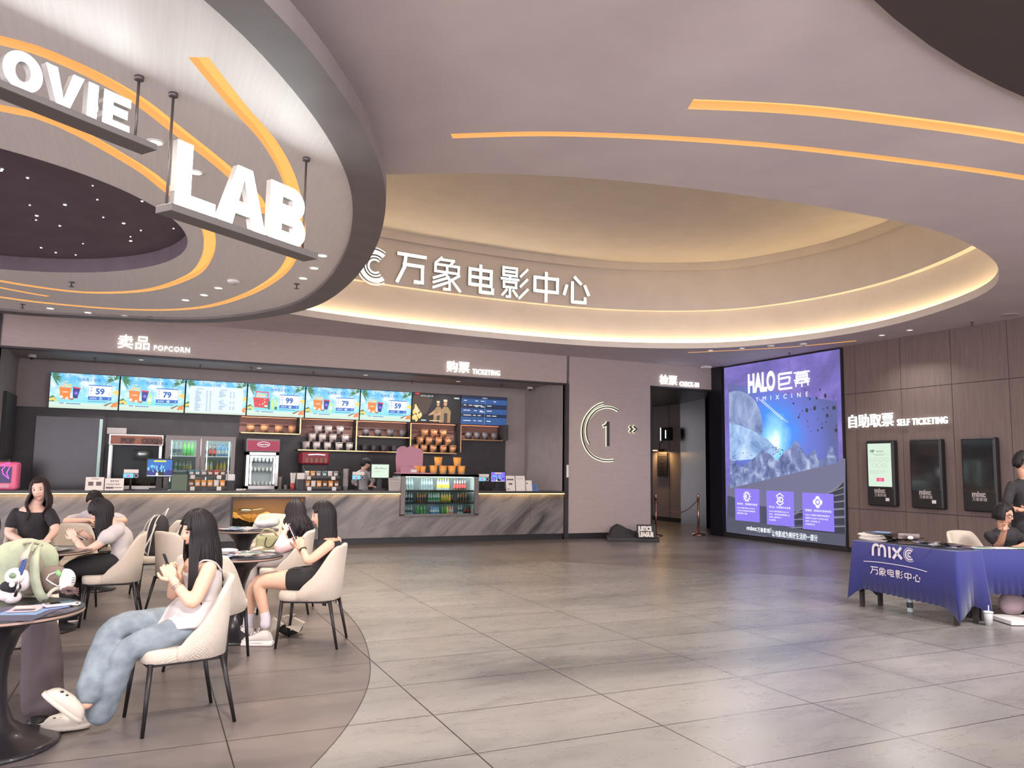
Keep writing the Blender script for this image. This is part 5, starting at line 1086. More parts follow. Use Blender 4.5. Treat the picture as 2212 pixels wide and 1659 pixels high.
def card(x0, x1, zt, y, label, body=(), m='paper', name='notice_card'):
    t = thing(name, ((x0 + x1) / 2, y, CT), label, 'notice'); s_ = .06
    q = MB(); q.add([(x0, y, CT), (x1, y, CT), (x1, y + .05, zt), (x0, y + .05, zt), (x0, y + .006, CT), (x1, y + .006, CT), (x1, y + .056, zt), (x0, y + .056, zt)], [(0, 1, 2, 3), (7, 6, 5, 4), (0, 4, 5, 1), (3, 2, 6, 7), (0, 3, 7, 4), (1, 5, 6, 2)]); q.build('board', m, t)
    u = V((0, .05, zt - CT)); h = u.length; u = u.normalized(); q = MB(); w = x1 - x0
    for bx, by, txt_, sz_ in body:
        if txt_.startswith('#'): q.flat([(bx * w, by * h), ((bx + sz_) * w, by * h), ((bx + sz_) * w, (by + float(txt_[1:])) * h), (bx * w, (by + float(txt_[1:])) * h)], V((x0, y, CT)), BR, u, BR.cross(u), .0015)
        else: q.text(txt_, V((x0, y, CT)) + BR * bx * w + u * by * h, BR, u, sz_ * h, 0, .02 * sz_ * h, lift=.0015)
    if body: q.build('printing', 'print_ink' , t, fix=False)
mat('print_ink', (112, 92, 94), .7)
cx = lambda px, y=15.72: ony(px, 1050, y).x
card(cx(184), cx(224), 1.30, 15.70, 'white notice standing on the counter, left of the telephone notice', [(.3, .85, '#0.04', .4), (.15, .35, '#0.3', .28), (.58, .35, '#0.3', .28)])
card(cx(226), cx(267), 1.28, 15.70, 'white notice with a telephone number standing on the counter', [(.28, .72, '监督电话', .16), (.08, .44, '010-82219999', .17), (.06, .14, '#0.15', .42), (.52, .2, '#0.06', .4)])
mat('green_card', (92, 108, 92), .6); card(cx(370), cx(404), 1.36, 15.72, 'dark green notice standing between the till and the snack rack', [(.38, .55, '#0.02', .24)], 'green_card')
card(cx(840), cx(866), 1.33, 15.72, 'cream notice standing on the counter left of the drinks cabinet', [(.1, .85, '#0.03', .7), (.1, .6, '#0.02', .6), (.1, .4, '#0.02', .6)], 'paper_grey')
card(cx(1095), cx(1114), 1.40, 15.74, 'white leaflet holder beside the violet till, leftmost of four cards', [(.1, .7, '#0.1', .75), (.3, .4, '#0.12', .4), (.1, .1, '#0.05', .3)])
card(cx(1116), cx(1136), 1.40, 15.74, 'plain white card, second of four at the right end of counter', [(.1, .8, '#0.02', .7)])
card(cx(1138), cx(1151), 1.30, 15.74, 'small white card, third of four at the right end of counter', [(.1, .65, '#0.15', .2)])
mat('blue_card', (64, 110, 170), .5); card(cx(1152), cx(1164), 1.22, 15.74, 'small blue card, rightmost at the right end of the counter', [(.3, .3, '#0.4', .4)], 'blue_card')
# snack racks
PK = {}
for nm, c in (('pk_orange', (222, 150, 74)), ('pk_brown', (120, 82, 60)), ('pk_white', (216, 206, 196)), ('pk_teal', (84, 120, 128)), ('pk_grey', (140, 132, 130)), ('pk_red', (170, 70, 66))): mat(nm, c, .35)
def packet(p, m, label, group, w=.11, h=.15, d=.05):
    k = (m, w, h)
    if k in PK: return dup(PK[k], p, random.uniform(-.2, .2), label, group)
    t = thing('snack_packet', (0, 0, 0), label, 'snack', group); q = MB(); q.smooth = True
    rings = []
    for i in range(9):
        v = i / 8; th = d * math.sin(PI * v) ** .6 * .5 + .002; rings.append([V((w / 2 * math.cos(a) * (1.0 - .08 * math.sin(PI * v)), th * math.sin(a), h * v)) for a in [2 * PI * j / 14 for j in range(14)]])
    q.loft(rings); q.build('bag', m, t); q = MB(); q.box(-w * .3, w * .3, -d * .5 - .001, -d * .5 + .004, h * .35, h * .65); q.build('print', 'paper', t)
    t.location = p; PK[k] = t; return t
def rack(x0, x1, y, label, rows_, gname, where):
    t = thing('snack_rack', ((x0 + x1) / 2, y, CT), label, 'rack'); q = MB()
    for x in (x0, x1):
        q.tube([(x, y - .1, CT), (x, y - .1, 1.42)], .006, 6); q.tube([(x, y + .22, CT), (x, y + .22, 1.56)], .006, 6); q.tube([(x, y - .1, 1.42), (x, y + .22, 1.56)], .006, 6)
    q.build('wire_frame', 'black', t)
    for k, z in enumerate((1.12, 1.33)):
        q = MB(); q.box(x0, x1, y - .1 + .1 * k, y + .22, z - .02, z - .008); q.box(x0, x1, y - .105 + .1 * k, y - .095 + .1 * k, z - .02, z + .025); q.build('tray', 'frame_dark', t)
        q = MB(); q.box(x0 + .05, x0 + .13, y - .112 + .1 * k, y - .106 + .1 * k, z - .05, z + .02); q.box(x1 - .18, x1 - .1, y - .112 + .1 * k, y - .106 + .1 * k, z - .05, z + .02); q.build('price_tag', 'paper', t)
    for k, (z, ms) in enumerate(zip((1.112, 1.322), rows_)):
        for i, m in enumerate(ms): packet((x0 + .07 + (x1 - x0 - .14) * i / max(len(ms) - 1, 1), y + .0 + .1 * k, z), m, '%s snack packet, %s in the %s tray of %s snack rack' % (m[3:], ORD(i), ('lower', 'upper')[k], where), gname, .1, .15 if k == 0 else .13)
a, b = ony(405, 1030, 15.95).x, ony(490, 1030, 15.95).x
rack(a, b, 15.95, 'black wire snack rack on the counter in front of the bottle fridge', (('pk_brown', 'pk_orange', 'pk_orange', 'pk_orange', 'pk_white', 'pk_orange'), ('pk_teal', 'pk_teal', 'pk_grey', 'pk_brown', 'pk_red', 'pk_brown')), 'snacks in the left rack', 'left')
a, b = ony(657, 1030, 15.95).x, ony(735, 1030, 15.95).x
rack(a, b, 15.95, 'black wire snack rack on the counter under the white bucket pyramid', (('pk_orange', 'pk_white', 'pk_orange', 'pk_brown', 'pk_orange', 'pk_brown'), ('pk_white', 'pk_orange', 'pk_grey', 'pk_teal', 'pk_white', 'pk_grey')), 'snacks in the right rack', 'right')
# cup towers, straws, dispenser
def cups(px, y, n, z0, r, label, m='paper_grey', z1=None):
    p = ony(px, 1050, y); t = thing('cup_stack', (p.x, y, z0), label, 'cups'); 
    for k in range(n):
        q = MB(); q.smooth = True; z = z0 + .028 * k; q.lathe([(r * .72, z), (r, z + .09), (r * 1.06, z + .092), (r * 1.06, z + .1), (r * .9, z + .1)], (p.x, y, 0), 16); q.build('cup', m, t)
cups(746, 16.15, 13, CT, .055, 'tall stack of grey paper cups between the snack rack and the clerk')
cups(604, 17.2, 10, BT, .045, 'slim stack of pale cups right of the ice cream freezer'); cups(617, 17.2, 4, BT, .04, 'short stack of pale cups right of the taller slim stack')
p = ony(632, 1050, 15.95); t = thing('straw_holder', (p.x, 15.95, CT), 'patterned cup of white straws beside the black napkin box', 'straws')
q = MB(); q.smooth = True; q.lathe([(.04, 0), (.05, .14), (.044, .14), (.036, .01)], (p.x, 15.95, CT), 16); q.build('cup', 'pk_red', t)
for k in range(9): a_ = k * .7; q = MB(); q.tube([(p.x + .02 * math.cos(a_), 15.95 + .02 * math.sin(a_), CT + .02), (p.x + .05 * math.cos(a_), 15.95 + .04 * math.sin(a_), CT + .34)], .007, 6); q.build('straw', 'paper', t)
p = ony(650, 1050, 15.95); t = thing('napkin_box', (p.x, 15.95, CT), 'black box topped with white napkins left of the right snack rack', 'napkins'); q = MB(); q.box(p.x - .08, p.x + .08, 15.88, 16.05, CT, CT + .22); q.build('box', 'black', t); q = MB(); q.box(p.x - .075, p.x + .08, 15.89, 16.04, CT + .22, CT + .34); q.build('napkins', 'paper', t)
p = ony(497, 1036, 15.98); t = thing('napkin_dispenser', (p.x, 15.98, CT), 'white napkin dispenser on a black stand right of the left snack rack', 'napkins'); q = MB(); q.box(p.x - .07, p.x + .07, 15.9, 16.06, CT, p.z - .02); q.build('stand', 'black', t); q = MB(); q.box(p.x - .08, p.x + .08, 15.88, 16.08, p.z - .02, p.z + .1); q.build('box', 'white_plastic', t, bev=.015)
q = MB(); q.box(1.7, 2.75, 15.75, 16.2, CT, CT + .012); q.build('counter_mat', 'black_matte', None, 'flat black mat on the counter above the popcorn display', 'mat')
for i, px in enumerate((514, 521, 529)):
    p = ony(px, 1056, 15.8); q = MB(); q.box(p.x - .03, p.x + .025, 15.78, 15.84, CT, CT + .03); q.build('small_box', 'paper', None, 'tiny white box on the counter edge, %s of three' % ORD(i), 'box', 'tiny boxes on the counter')
# pink acrylic display
mat('pink_acrylic', (216, 160, 178), .25, trans=.35, ior=1.2); mat('pink_solid', (214, 150, 168), .4)
t = thing('pink_display', (5.05, 15.95, 1.42), 'pink acrylic display stand with a wavy top on the drinks cabinet', 'display stand')
x0, x1 = ony(861, 1000, 15.95).x, ony(917, 1000, 15.95).x; w = x1 - x0
pl = [(0, 0), (w, 0)] + [(w * (1.02 - 1.06 * k / 40), max([.28] + [cz + math.sqrt(max(r_ ** 2 - (w * (1.02 - 1.06 * k / 40) - cx_) ** 2, 0)) for cx_, cz, r_ in ((w * .22, .41, w * .26), (w * .54, .45, w * .2), (w * .8, .40, w * .22)) if abs(w * (1.02 - 1.06 * k / 40) - cx_) <= r_])) for k in range(41)]
q = MB(); q.prism(pl, V((x0, 16.1, 1.44)), BR, Z3, BN, 0, .012); q.build('back_board', 'pink_acrylic', t)
q = MB(); q.box(x0 - .03, x1 + .1, 15.75, 16.15, 1.42, 1.44); q.build('base', 'pink_solid', t, bev=.006)
q = MB(); q.box(x0, x0 + w * .58, 15.78, 15.785, 1.44, 1.56); q.build('front_lip', 'pink_acrylic', t)
q = MB(); q.box(x0 + w * .38, x0 + w * .6, 15.77, 15.775, 1.45, 1.51); q.build('price_tag', 'paper', t)
for k, (dx, r_, lab) in enumerate(((.68, 0, 'left'), (.9, 0, 'right'))): bucket((x0 + w * dx, 15.9, 1.44), 'bk_orange', 'orange bucket on the pink display stand, %s of two' % lab, 'buckets on the pink stand', .8)
# pink vending cabinet at the far left, black light box on the alcove side wall
mat('vend_pink', (226, 104, 140), .35); em('vend_inside', (60, 40, 96), 1.0); em('neon_pink', (232, 90, 220), 2.0)
xr = ony(44, 1030, 15.9).x
t = thing('pink_machine', (xr - .2, 15.9, CT), 'pink vending cabinet with violet neon inside at the left end of the counter', 'vending machine')
zt, zb = ony(40, 998, 15.7).z, CT + .021
q = MB(); q.box(max(xr - .75, -2.39), xr, 15.650, 15.960, zb - .02, zt); q.build('head', 'vend_pink', t, bev=.05, seg=4)
q = MB(); q.box(max(xr - .7, -2.36), xr - .1, 15.643, 15.650, zb + .1, zt - .08); q.build('window', 'vend_inside', t)
q = MB(); q.smooth = True
for pts in ([(-.14, .18), (-.22, .25), (-.24, .32), (-.2, .38)], [(-.13, .17), (-.17, .27), (-.13, .38)], [(-.26, .40), (-.13, .44)]): q.tube([(xr + a_, 15.640, zb + b_) for a_, b_ in pts], .006, 6)
q.build('neon', 'neon_pink', t)
q = MB(); q.box(max(xr - .7, -2.36), xr - .12, 15.643, 15.650, zb + .02, zb + .08); q.build('strip', 'pink_solid', t)
t = thing('light_box', (-2.38, 17.9 - .6, 1.6), 'dark tall poster box on the left side wall behind the counter', 'poster box'); q = MB(); q.box(-2.4, -2.34, 16.35, 17.5, 1.6, 2.8); q.build('frame', 'black', t); q = MB(); q.box(-2.34, -2.336, 16.42, 17.43, 1.68, 2.72); q.build('poster', 'charcoal', t)
# fire alarm plate beside the counter end
q = MB(); q.box(8.60, 8.65, BW - .03, BW - .012, 1.38, 1.66); q.build('wall_plate', 'paper', None, 'narrow white plate on the dark trim at the right end of the counter', 'plate')
# ---- display plinth by the number sign
t = thing('display_plinth', (9.95, 14.8, 0), 'low black rocky display plinth with white lettering in front of the number sign', 'plinth')
q = MB(); q.prism([(9.25, 14.93), (10.34, 14.5), (10.62, 15.05), (9.6, 15.5)], (0, 0, 0), X3, Y3, Z3, 0, .09); q.build('slab', 'black', t, bev=.01)
mat('rock_black', (40, 37, 38), .7); q = MB(); q.smooth = False; rs = random.Random(3)
nx, ny = 16, 12; o, ax, ay = V((9.36, 14.97, .09)), V((.98, -.40, 0)), V((.24, .50, 0))
g = [[o + ax * (i / nx) + ay * (j / ny) + Z3 * (0 if i in (0, nx) or j in (0, ny) else (.10 + .12 * math.sin(i * .5) * math.sin(j * .7 + 1) ** 2 + rs.uniform(0, .07))) for i in range(nx + 1)] for j in range(ny + 1)]
q.add([p for r_ in g for p in r_], [(j * (nx + 1) + i, j * (nx + 1) + i + 1, (j + 1) * (nx + 1) + i + 1, (j + 1) * (nx + 1) + i) for j in range(ny) for i in range(nx)]); q.build('rocks', 'rock_black', t, fix=False)
d_ = V((1.09, -.43, 0)).normalized(); u = V((d_.y, -d_.x, 0)) * -.35; u = (Z3 * .94 - V((d_.y, -d_.x, 0)) * .34).normalized(); nn = d_.cross(u); o = V((9.62, 14.72, .10)) + d_ * .27
q = MB(); q.obox(o + d_ * .19 + u * .14 - nn * .02, d_, u, nn, .42, .3, .04); q.build('name_board', 'black', t)
q = MB(); q.text('JUSTICE', o + d_ * .01 + u * .15, d_, u, .135, .004, .01, sx=.62); q.build('lettering', 'paper', t, fix=False); q = MB(); q.text('LEAGUE', o + d_ * .01 + u * .02, d_, u, .135, .004, .01, sx=.66); q.build('lettering', 'paper', t, fix=False)
# rope posts in the doorway
def post(p, label):
    t = thing('rope_post', p, label, 'rope post', 'copper rope posts'); q = MB(); q.smooth = True; q.lathe([(.16, 0), (.16, .02), (.14, .035), (.03, .045), (.028, .05)], p, 24); q.build('foot', 'copper', t)
    q = MB(); q.smooth = True; q.lathe([(.026, .04), (.026, .92)], p, 16); q.build('pole', 'copper', t); q = MB(); q.smooth = True; q.lathe([(.034, .88), (.036, .93), (.02, .95), (.03, .975), (.022, 1.0), (.004, 1.01)], p, 16); q.build('finial', 'copper', t)
pa, pb = onz(1417, 1158, 0), onz(1509, 1156, 0); post(pa, 'copper rope post at the left side of the doorway'); post(pb, 'copper rope post at the right side of the doorway')
q = MB(); q.smooth = True; q.tube([pa.lerp(pb, k / 20) + Z3 * (.88 - 4 * .33 * (k / 20) * (1 - k / 20)) for k in range(21)], .016, 8); mat('rope_brown', (96, 70, 66), .8); q.build('barrier_rope', 'rope_brown', None, 'sagging dark rope hung between the two copper posts', 'rope')
# ================================================================== CHAIRS AND TABLES
def cover_mat(name, col):
    m = mat(name, col, 0.85, sheen=0.3); N, L, b = nodes(m)
    tc = nd(m, 'TexCoord'); mp = nd(m, 'Mapping'); mp.inputs['Rotation'].default_value = (0, 0, PI / 4); mp.inputs['Scale'].default_value = (27, 27, 27); L.new(tc.outputs['UV'], mp.inputs[0])
    ck = nd(m, 'TexChecker', Scale=1.0); L.new(mp.outputs[0], ck.inputs['Vector'])
    sp = nd(m, 'SeparateXYZ'); L.new(mp.outputs[0], sp.inputs[0])
    out = []
    for ax in (0, 1):
        k = nd(m, 'Math', operation='MULTIPLY'); k.inputs[1].default_value = 2 * PI * 3; L.new(sp.outputs[ax], k.inputs[0]); s_ = nd(m, 'Math', operation='SINE'); L.new(k.outputs[0], s_.inputs[0]); out.append(s_)
    mx = nd(m, 'Mix'); L.new(ck.outputs['Fac'], mx.inputs[0]); L.new(out[0].outputs[0], mx.inputs[2]); L.new(out[1].outputs[0], mx.inputs[3])
    bp = nd(m, 'Bump', Strength=0.26, Distance=0.005); L.new(mx.outputs[0], bp.inputs['Height']); L.new(bp.outputs[0], b.inputs['Normal'])
cover_mat('chair_cover', (198, 184, 168)); mat('leg_black', (40, 36, 37), .4, .3)
def grid(q, G, U, closed=False):
    ny, nx = len(G), len(G[0]); fs, uv = [], []
    for j in range(ny - 1):
        for i in range(nx if closed else nx - 1):
            k = (i + 1) % nx; fs.append((j * nx + i, j * nx + k, (j + 1) * nx + k, (j + 1) * nx + i)); uv.append([U[j][i], U[j][k], U[j + 1][k], U[j + 1][i]])
    q.add([p for r in G for p in r], fs, uv)
def smoothstep(a, b, x): t = min(max((x - a) / (b - a), 0), 1); return t * t * (3 - 2 * t)
def make_chair(label):
    t = thing('dining_chair', (0, 0, 0), label, 'chair', 'cream quilted chairs')
    # seat with its stretched cover
    q = MB(); q.smooth = True; G, U = [], []; n = 48
    def se(rx, ry, a): c, s = math.cos(a), math.sin(a); e = .42; return (math.copysign(abs(c) ** e * rx, c), math.copysign(abs(s) ** e * ry, s))
    for z, k in ((.395, .93), (.40, .965), (.43, .985), (.455, .985), (.470, .955), (.476, .86), (.478, .5), (.479, .02)):
        ring_ = [(se(.235 * k, .238 * k, 2 * PI * i / n)) for i in range(n)]; G.append([V((x + .02, y, z)) for x, y in ring_])
        U.append([(x, y) if k < .95 or z > .46 else (2 * PI * i / n * .2, z) for i, (x, y) in enumerate(ring_)])
    grid(q, G, U, True); q.add([p for p in G[0]], [tuple(range(n - 1, -1, -1))], [[(0, 0)] * n]); q.build('seat', 'chair_cover', t)
    # curved back shell
    q = MB(); q.smooth = True; m = 40; G, U = [], []
    def path(s, off):
        a = s * 1.95; c, si = math.cos(a), math.sin(a); x = -.262 * math.copysign(abs(c) ** .75, c) * (1 if c > 0 else .55); y = .258 * math.copysign(abs(si) ** .72, si)
        L_ = math.hypot(x, y); return V((x + .0, y, 0)) * (1 - off / max(L_, .05))
    def ztop(s): s = abs(s); return .875 - .03 * s - .36 * smoothstep(.30, 1.0, s)
    prof = [(.045, 0.0, .0), (.045, 0.5, .0), (.045, .93, .0), (.032, .985, 0), (.018, 1.0, 0), (.004, .985, 0), (0, .93, 0), (0, .5, 0), (0, 0, 0), (.02, -.02, 0)]
    for off, f, _ in prof:
        r_, u_ = [], []
        for i in range(m + 1):
            s = -1 + 2 * i / m; z0 = .405; z1 = ztop(s); z = z0 + (z1 - z0) * f; p = path(s, off); lean = max(z - .46, 0) * (.085 * (1 - abs(s) ** 2) + .01)
            r_.append(V((p.x - lean, p.y * (1 + .10 * max(z - .46, 0)), z))); u_.append((s * .52, z))
        G.append(r_); U.append(u_)
    grid(q, G, U)
    for i in (0, m): q.add([r[i] for r in G], [tuple(range(len(G)))], [[(0, 0)] * len(G)])
    q.build('backrest', 'chair_cover', t)
    q = MB(); q.box(-.2, .22, -.2, .2, .378, .396); q.build('seat_frame', 'leg_black', t)
    for sx_, sy_ in ((1, 1), (1, -1), (-1, 1), (-1, -1)):
        q = MB(); q.smooth = True; q.tube([(.205 * sx_, .2 * sy_, .40), ((.235 if sx_ > 0 else -.29) , .235 * sy_, 0)], [.0165, .011], 10); q.build('leg', 'leg_black', t)
    return t
CHAIRS = []
chair0 = None
def chair(x, y, rz, label):
    global chair0
    if chair0 is None: chair0 = make_chair(label); chair0.location = (x, y, 0); chair0.rotation_euler = (0, 0, rz); return chair0
    return dup(chair0, (x, y, 0), rz, label)
P4C, P6C = atd(72, 1150, 8.1), atd(205, 1130, 10.3)
chair(.24, 5.39, -2.92, 'cream quilted chair under the woman in jeans, nearest to the camera')
chair(.53, 6.80, 1.14, 'empty cream quilted chair seen from behind, right beside the woman in jeans')
chair(1.39, 7.22, 2.74, 'cream quilted chair under the woman in black shorts')
chair(1.42, 8.88, 2.85, 'cream quilted chair under the wavy haired woman in pale pink')
chair(-.26, 8.86, 3.10, 'cream quilted chair under the girl in the white puff sleeve blouse')
chair(-.70, 9.98, -1.35, 'empty cream quilted chair facing the camera, behind the girl in the white blouse')
chair(.17, 10.45, 3.35, 'cream quilted chair holding the black backpack')
chair(.42, 9.0, .55, 'cream quilted chair with the white tote bag, behind the woman in jeans')
chair(-.74, 6.15, -1.45, 'cream quilted chair at the left edge, mostly hidden behind the front table')
chair(P4C.x, P4C.y + .1, -1.25, 'cream quilted chair under the smiling woman in black')
chair(P6C.x, P6C.y + .25, -1.4, 'cream quilted chair under the girl in the grey tee by the counter')
p = atd(580, 1150, 10.9); chair(p.x, p.y, -1.9, 'empty cream quilted chair behind the far round table, near the popcorn display')
p = atd(2116, 1180, 9.55); chair(p.x, p.y + .05, -1.75, 'cream chair under the seated clerk with glasses at the right tables')
# ---- round pedestal tables
mat('table_black', (38, 34, 38), .3, coat=.2); mat('table_edge', (170, 140, 124), .5)
def round_table(x, y, R, label, zt=.74):
    t = thing('round_table', (x, y, 0), label, 'table', 'black pedestal tables')
    q = MB(); q.smooth = True; k = R / .42
    q.lathe([(.34 * k, 0), (.345 * k, .012), (.31 * k, .028), (.2 * k, .06), (.115, .13), (.078, .23), (.068, .36), (.078, .48), (.12, .6), (.19, .675), (.26, .705), (.28, zt - .028)], (x, y, 0), 40); q.build('pedestal', 'table_black', t)
    q = MB(); q.smooth = False; q.lathe([(R - .004, zt - .028), (R, zt - .022), (R, zt - .006), (R - .004, zt)], (x, y, 0), 56); q.build('tabletop', 'table_black', t)
    q = MB(); q.lathe([(R + .001, zt - .02), (R + .001, zt - .008)], (x, y, 0), 56, cap=False); q.build('edge_band', 'table_edge', t)
    return V((x, y, zt))
T1 = round_table(-.71, 5.27, .43, 'black pedestal table in the left foreground with the green backpack on it')
T2 = round_table(.80, 7.66, .40, 'black pedestal table covered in leaflets in front of the woman in black shorts')
T3 = round_table(1.17, 10.68, .43, 'black pedestal table with leaflets, farther back toward the popcorn display')
p = atd(92, 1175, 7.35); T4 = round_table(p.x, p.y, .42, 'black pedestal table between the smiling woman and the girl in white blouse')
p = atd(203, 1130, 9.72); T5 = round_table(p.x, p.y, .36, 'black pedestal table under the arms of the girl in the grey tee', .80)
for nm, c in (('lf_pink', (206, 176, 178)), ('lf_blue', (120, 150, 190)), ('lf_white', (222, 214, 210)), ('lf_teal', (110, 150, 160)), ('lf_dark', (70, 70, 92)), ('lf_red', (150, 90, 88)), ('lf_yellow', (228, 200, 60)), ('lf_green', (140, 160, 140))): mat(nm, c, .4)
LZ = {}
def leaflet(T, dx, dy, rot, w, h, m, label, group, name='leaflet', marks=None):
    k = round(T.x, 2); z = T.z + .0012 + LZ.get(k, 0); LZ[k] = LZ.get(k, 0) + .0022
    r, u = V((math.cos(rot), math.sin(rot), 0)), V((-math.sin(rot), math.cos(rot), 0)); o = V((T.x + dx, T.y + dy, z))
    q = MB(); q.m = 0; q.obox(o, r, u, Z3, w, h, .0016)
    ms = [m]
    for i, (mm, x0, x1, y0, y1) in enumerate(marks or ((('lf_white' if m != 'lf_white' else 'lf_teal'), .1, .6, .6, .8), ('lf_dark' if m != 'lf_dark' else 'lf_pink', .15, .85, .15, .4))):
        ms.append(mm); q.m = len(ms) - 1; q.flat([((x0 - .5) * w, (y0 - .5) * h), ((x1 - .5) * w, (y0 - .5) * h), ((x1 - .5) * w, (y1 - .5) * h), ((x0 - .5) * w, (y1 - .5) * h)], o + Z3 * .001, r, u)
    return q.build(name, ms, None, label, 'leaflet', group, fix=False)
cols = ('lf_pink', 'lf_blue', 'lf_white', 'lf_teal', 'lf_red', 'lf_white', 'lf_blue', 'lf_dark', 'lf_pink', 'lf_green')
CN = {'lf_pink': 'pink', 'lf_blue': 'blue', 'lf_white': 'white', 'lf_teal': 'teal', 'lf_red': 'dull red', 'lf_dark': 'dark', 'lf_green': 'grey green', 'lf_yellow': 'yellow'}
rs = random.Random(21)
for T, n, where, R in ((T2, 10, 'before the woman in black shorts', .3), (T3, 9, 'on the far round table', .32), (T4, 10, 'before the smiling woman', .3)):
    for i in range(n):
        a = 2 * PI * i / n + rs.uniform(-.3, .3); d = R * rs.uniform(.35, .85)
        leaflet(T, d * math.cos(a), d * math.sin(a), rs.uniform(0, 3.1), .15, .21, cols[i], '%s leaflet, %s up in the heap %s' % (CN[cols[i]], ORD(i), where), 'leaflets ' + where)
leaflet(T1, .02, -.16, -.3, .52, .40, 'lf_dark', 'big dark blue film poster with yellow lettering on the front table', None, 'film_poster', (('lf_yellow', .04, .5, .04, .16), ('lf_yellow', .05, .2, .2, .36), ('lf_pink', .25, .34, .5, .8), ('lf_blue', .5, .9, .4, .8)))
leaflet(T1, .24, .0, .5, .15, .21, 'lf_blue', 'grey blue leaflet under the straps of the green backpack', None)
leaflet(T1, .14, -.05, -.1, .15, .21, 'lf_pink', 'dusky leaflet at the middle of the front table', None)
# white plastic cups / bags on the far tables
mat('plastic_clear', (214, 214, 214), .25, trans=.4, ior=1.2)
q = MB(); q.smooth = True; q.ell((T3.x + .27, T3.y - .05, T3.z + .07), (.16, .1, .055)); q.ell((T3.x + .36, T3.y - .02, T3.z + .09), (.08, .07, .06)); q.build('plastic_bag', 'plastic_clear', None, 'crumpled clear plastic bag on the far round table', 'bag')
q = MB(); q.smooth = True; q.ell((T2.x - .1, T2.y + .0, T2.z + .045), (.1, .05, .02)); q.build('tissue_pack', 'lf_white', None, 'small white pack on the leaflets in front of the woman in black shorts', 'tissues')
# ---- bags
noisy(mat('bag_green', (172, 178, 150), .75, sheen=.2), (142, 147, 126), (164, 172, 142), 7, bump=.6); mat('bag_grey', (176, 168, 152), .75); mat('bag_inside', (132, 124, 106), .8); mat('bag_pocket', (112, 98, 88), .8); mat('strap_edge', (196, 186, 170), .7)
BRt, BNt = V((RGT.x, RGT.y, 0)).normalized(), V((-FWD.x, -FWD.y, 0)).normalized()
def bp6(zx, zy, D=4.72): return atd(zx / 8.296, 1150 + zy / 8.296, D)
t = thing('backpack', T1 + V((.0, .0, .003)), 'pale green backpack with two grey shoulder straps on the front table', 'backpack')
q = MB(); q.smooth = True; rings = []
c0 = atd(46, 1238, 4.86); H_ = .335; zb = T1.z + .012
for i in range(15):
    v = i / 14; k = (1 - max(0, (v - .55) / .45) ** 2.6) ** .5 if v < 1 else .12; k = max(k, .16); w_ = (.235 - .05 * v) * k; d_ = (.14 - .02 * v) * k * (.9 if v < .06 else 1)
    cc = V((c0.x, c0.y, 0)) + BRt * (-.03 + .05 * v) + V((0, 0, zb + H_ * v))
    rings.append([cc + BRt * (w_ * math.copysign(abs(math.cos(a)) ** .7, math.cos(a))) - BNt * (d_ * math.copysign(abs(math.sin(a)) ** .8, math.sin(a))) for a in [2 * PI * j / 36 for j in range(36)]])
q.loft(rings); q.build('body', 'bag_green', t)
def band_(pts, w, m, name, th=.012, parent=t):
    pts = resample(cat_rom(pts), 28, False); q = MB(); q.smooth = True; rings = []
    for i, p in enumerate(pts):
        tt = (pts[min(i + 1, 27)] - pts[max(i - 1, 0)]).normalized(); n_ = BNt; k = tt.cross(n_).normalized(); n2 = k.cross(tt).normalized()
        rings.append([p + k * w / 2 + n2 * th / 2, p - k * w / 2 + n2 * th / 2, p - k * w / 2 - n2 * th / 2, p + k * w / 2 - n2 * th / 2])
    q.loft(rings); return q.build(name, m, parent)
q = MB(); q.smooth = True; pc = atd(66, 1238, 4.735); q.ell((pc.x, pc.y, pc.z), (1, 1, 1), M=Matrix((BRt * .085, -BNt * .03, Z3 * .135)).transposed()); q.build('back_panel', 'bag_inside', t)
band_([bp6(690, 255, 4.74), bp6(630, 420, 4.64), bp6(615, 640, 4.60), bp6(640, 900, 4.58), bp6(710, 1100, 4.58), bp6(800, 1215, 4.60)], .052, 'bag_green', 'shoulder_strap')
band_([bp6(560, 235, 4.74), bp6(490, 320, 4.66), bp6(440, 430, 4.62), bp6(430, 520, 4.62)], .045, 'bag_grey', 'shoulder_strap')
band_([bp6(800, 1215, 4.60), bp6(900, 1080, 4.6), bp6(1000, 1010, 4.6), bp6(1130, 1010, 4.62)], .02, 'strap_edge', 'webbing', .004)
band_([bp6(430, 205, 4.80), bp6(600, 190, 4.76), bp6(760, 235, 4.76)], .012, 'bag_inside', 'haul_loop', .012)
q = MB(); q.smooth = True; pc = bp6(960, 850, 4.66); q.ell((pc.x, pc.y, pc.z), (1, 1, 1), M=Matrix((BRt * .10, -BNt * .05, Z3 * .085)).transposed()); q.build('side_pocket', 'bag_pocket', t)
q = MB(); q.smooth = True; q.tube([bp6(1030, 700, 4.62), bp6(880, 760, 4.58), bp6(830, 840, 4.57), bp6(930, 910, 4.57), bp6(1040, 965, 4.58), bp6(1120, 870, 4.6)], .0035, 8); q.build('elastic_cord', 'paper', t)
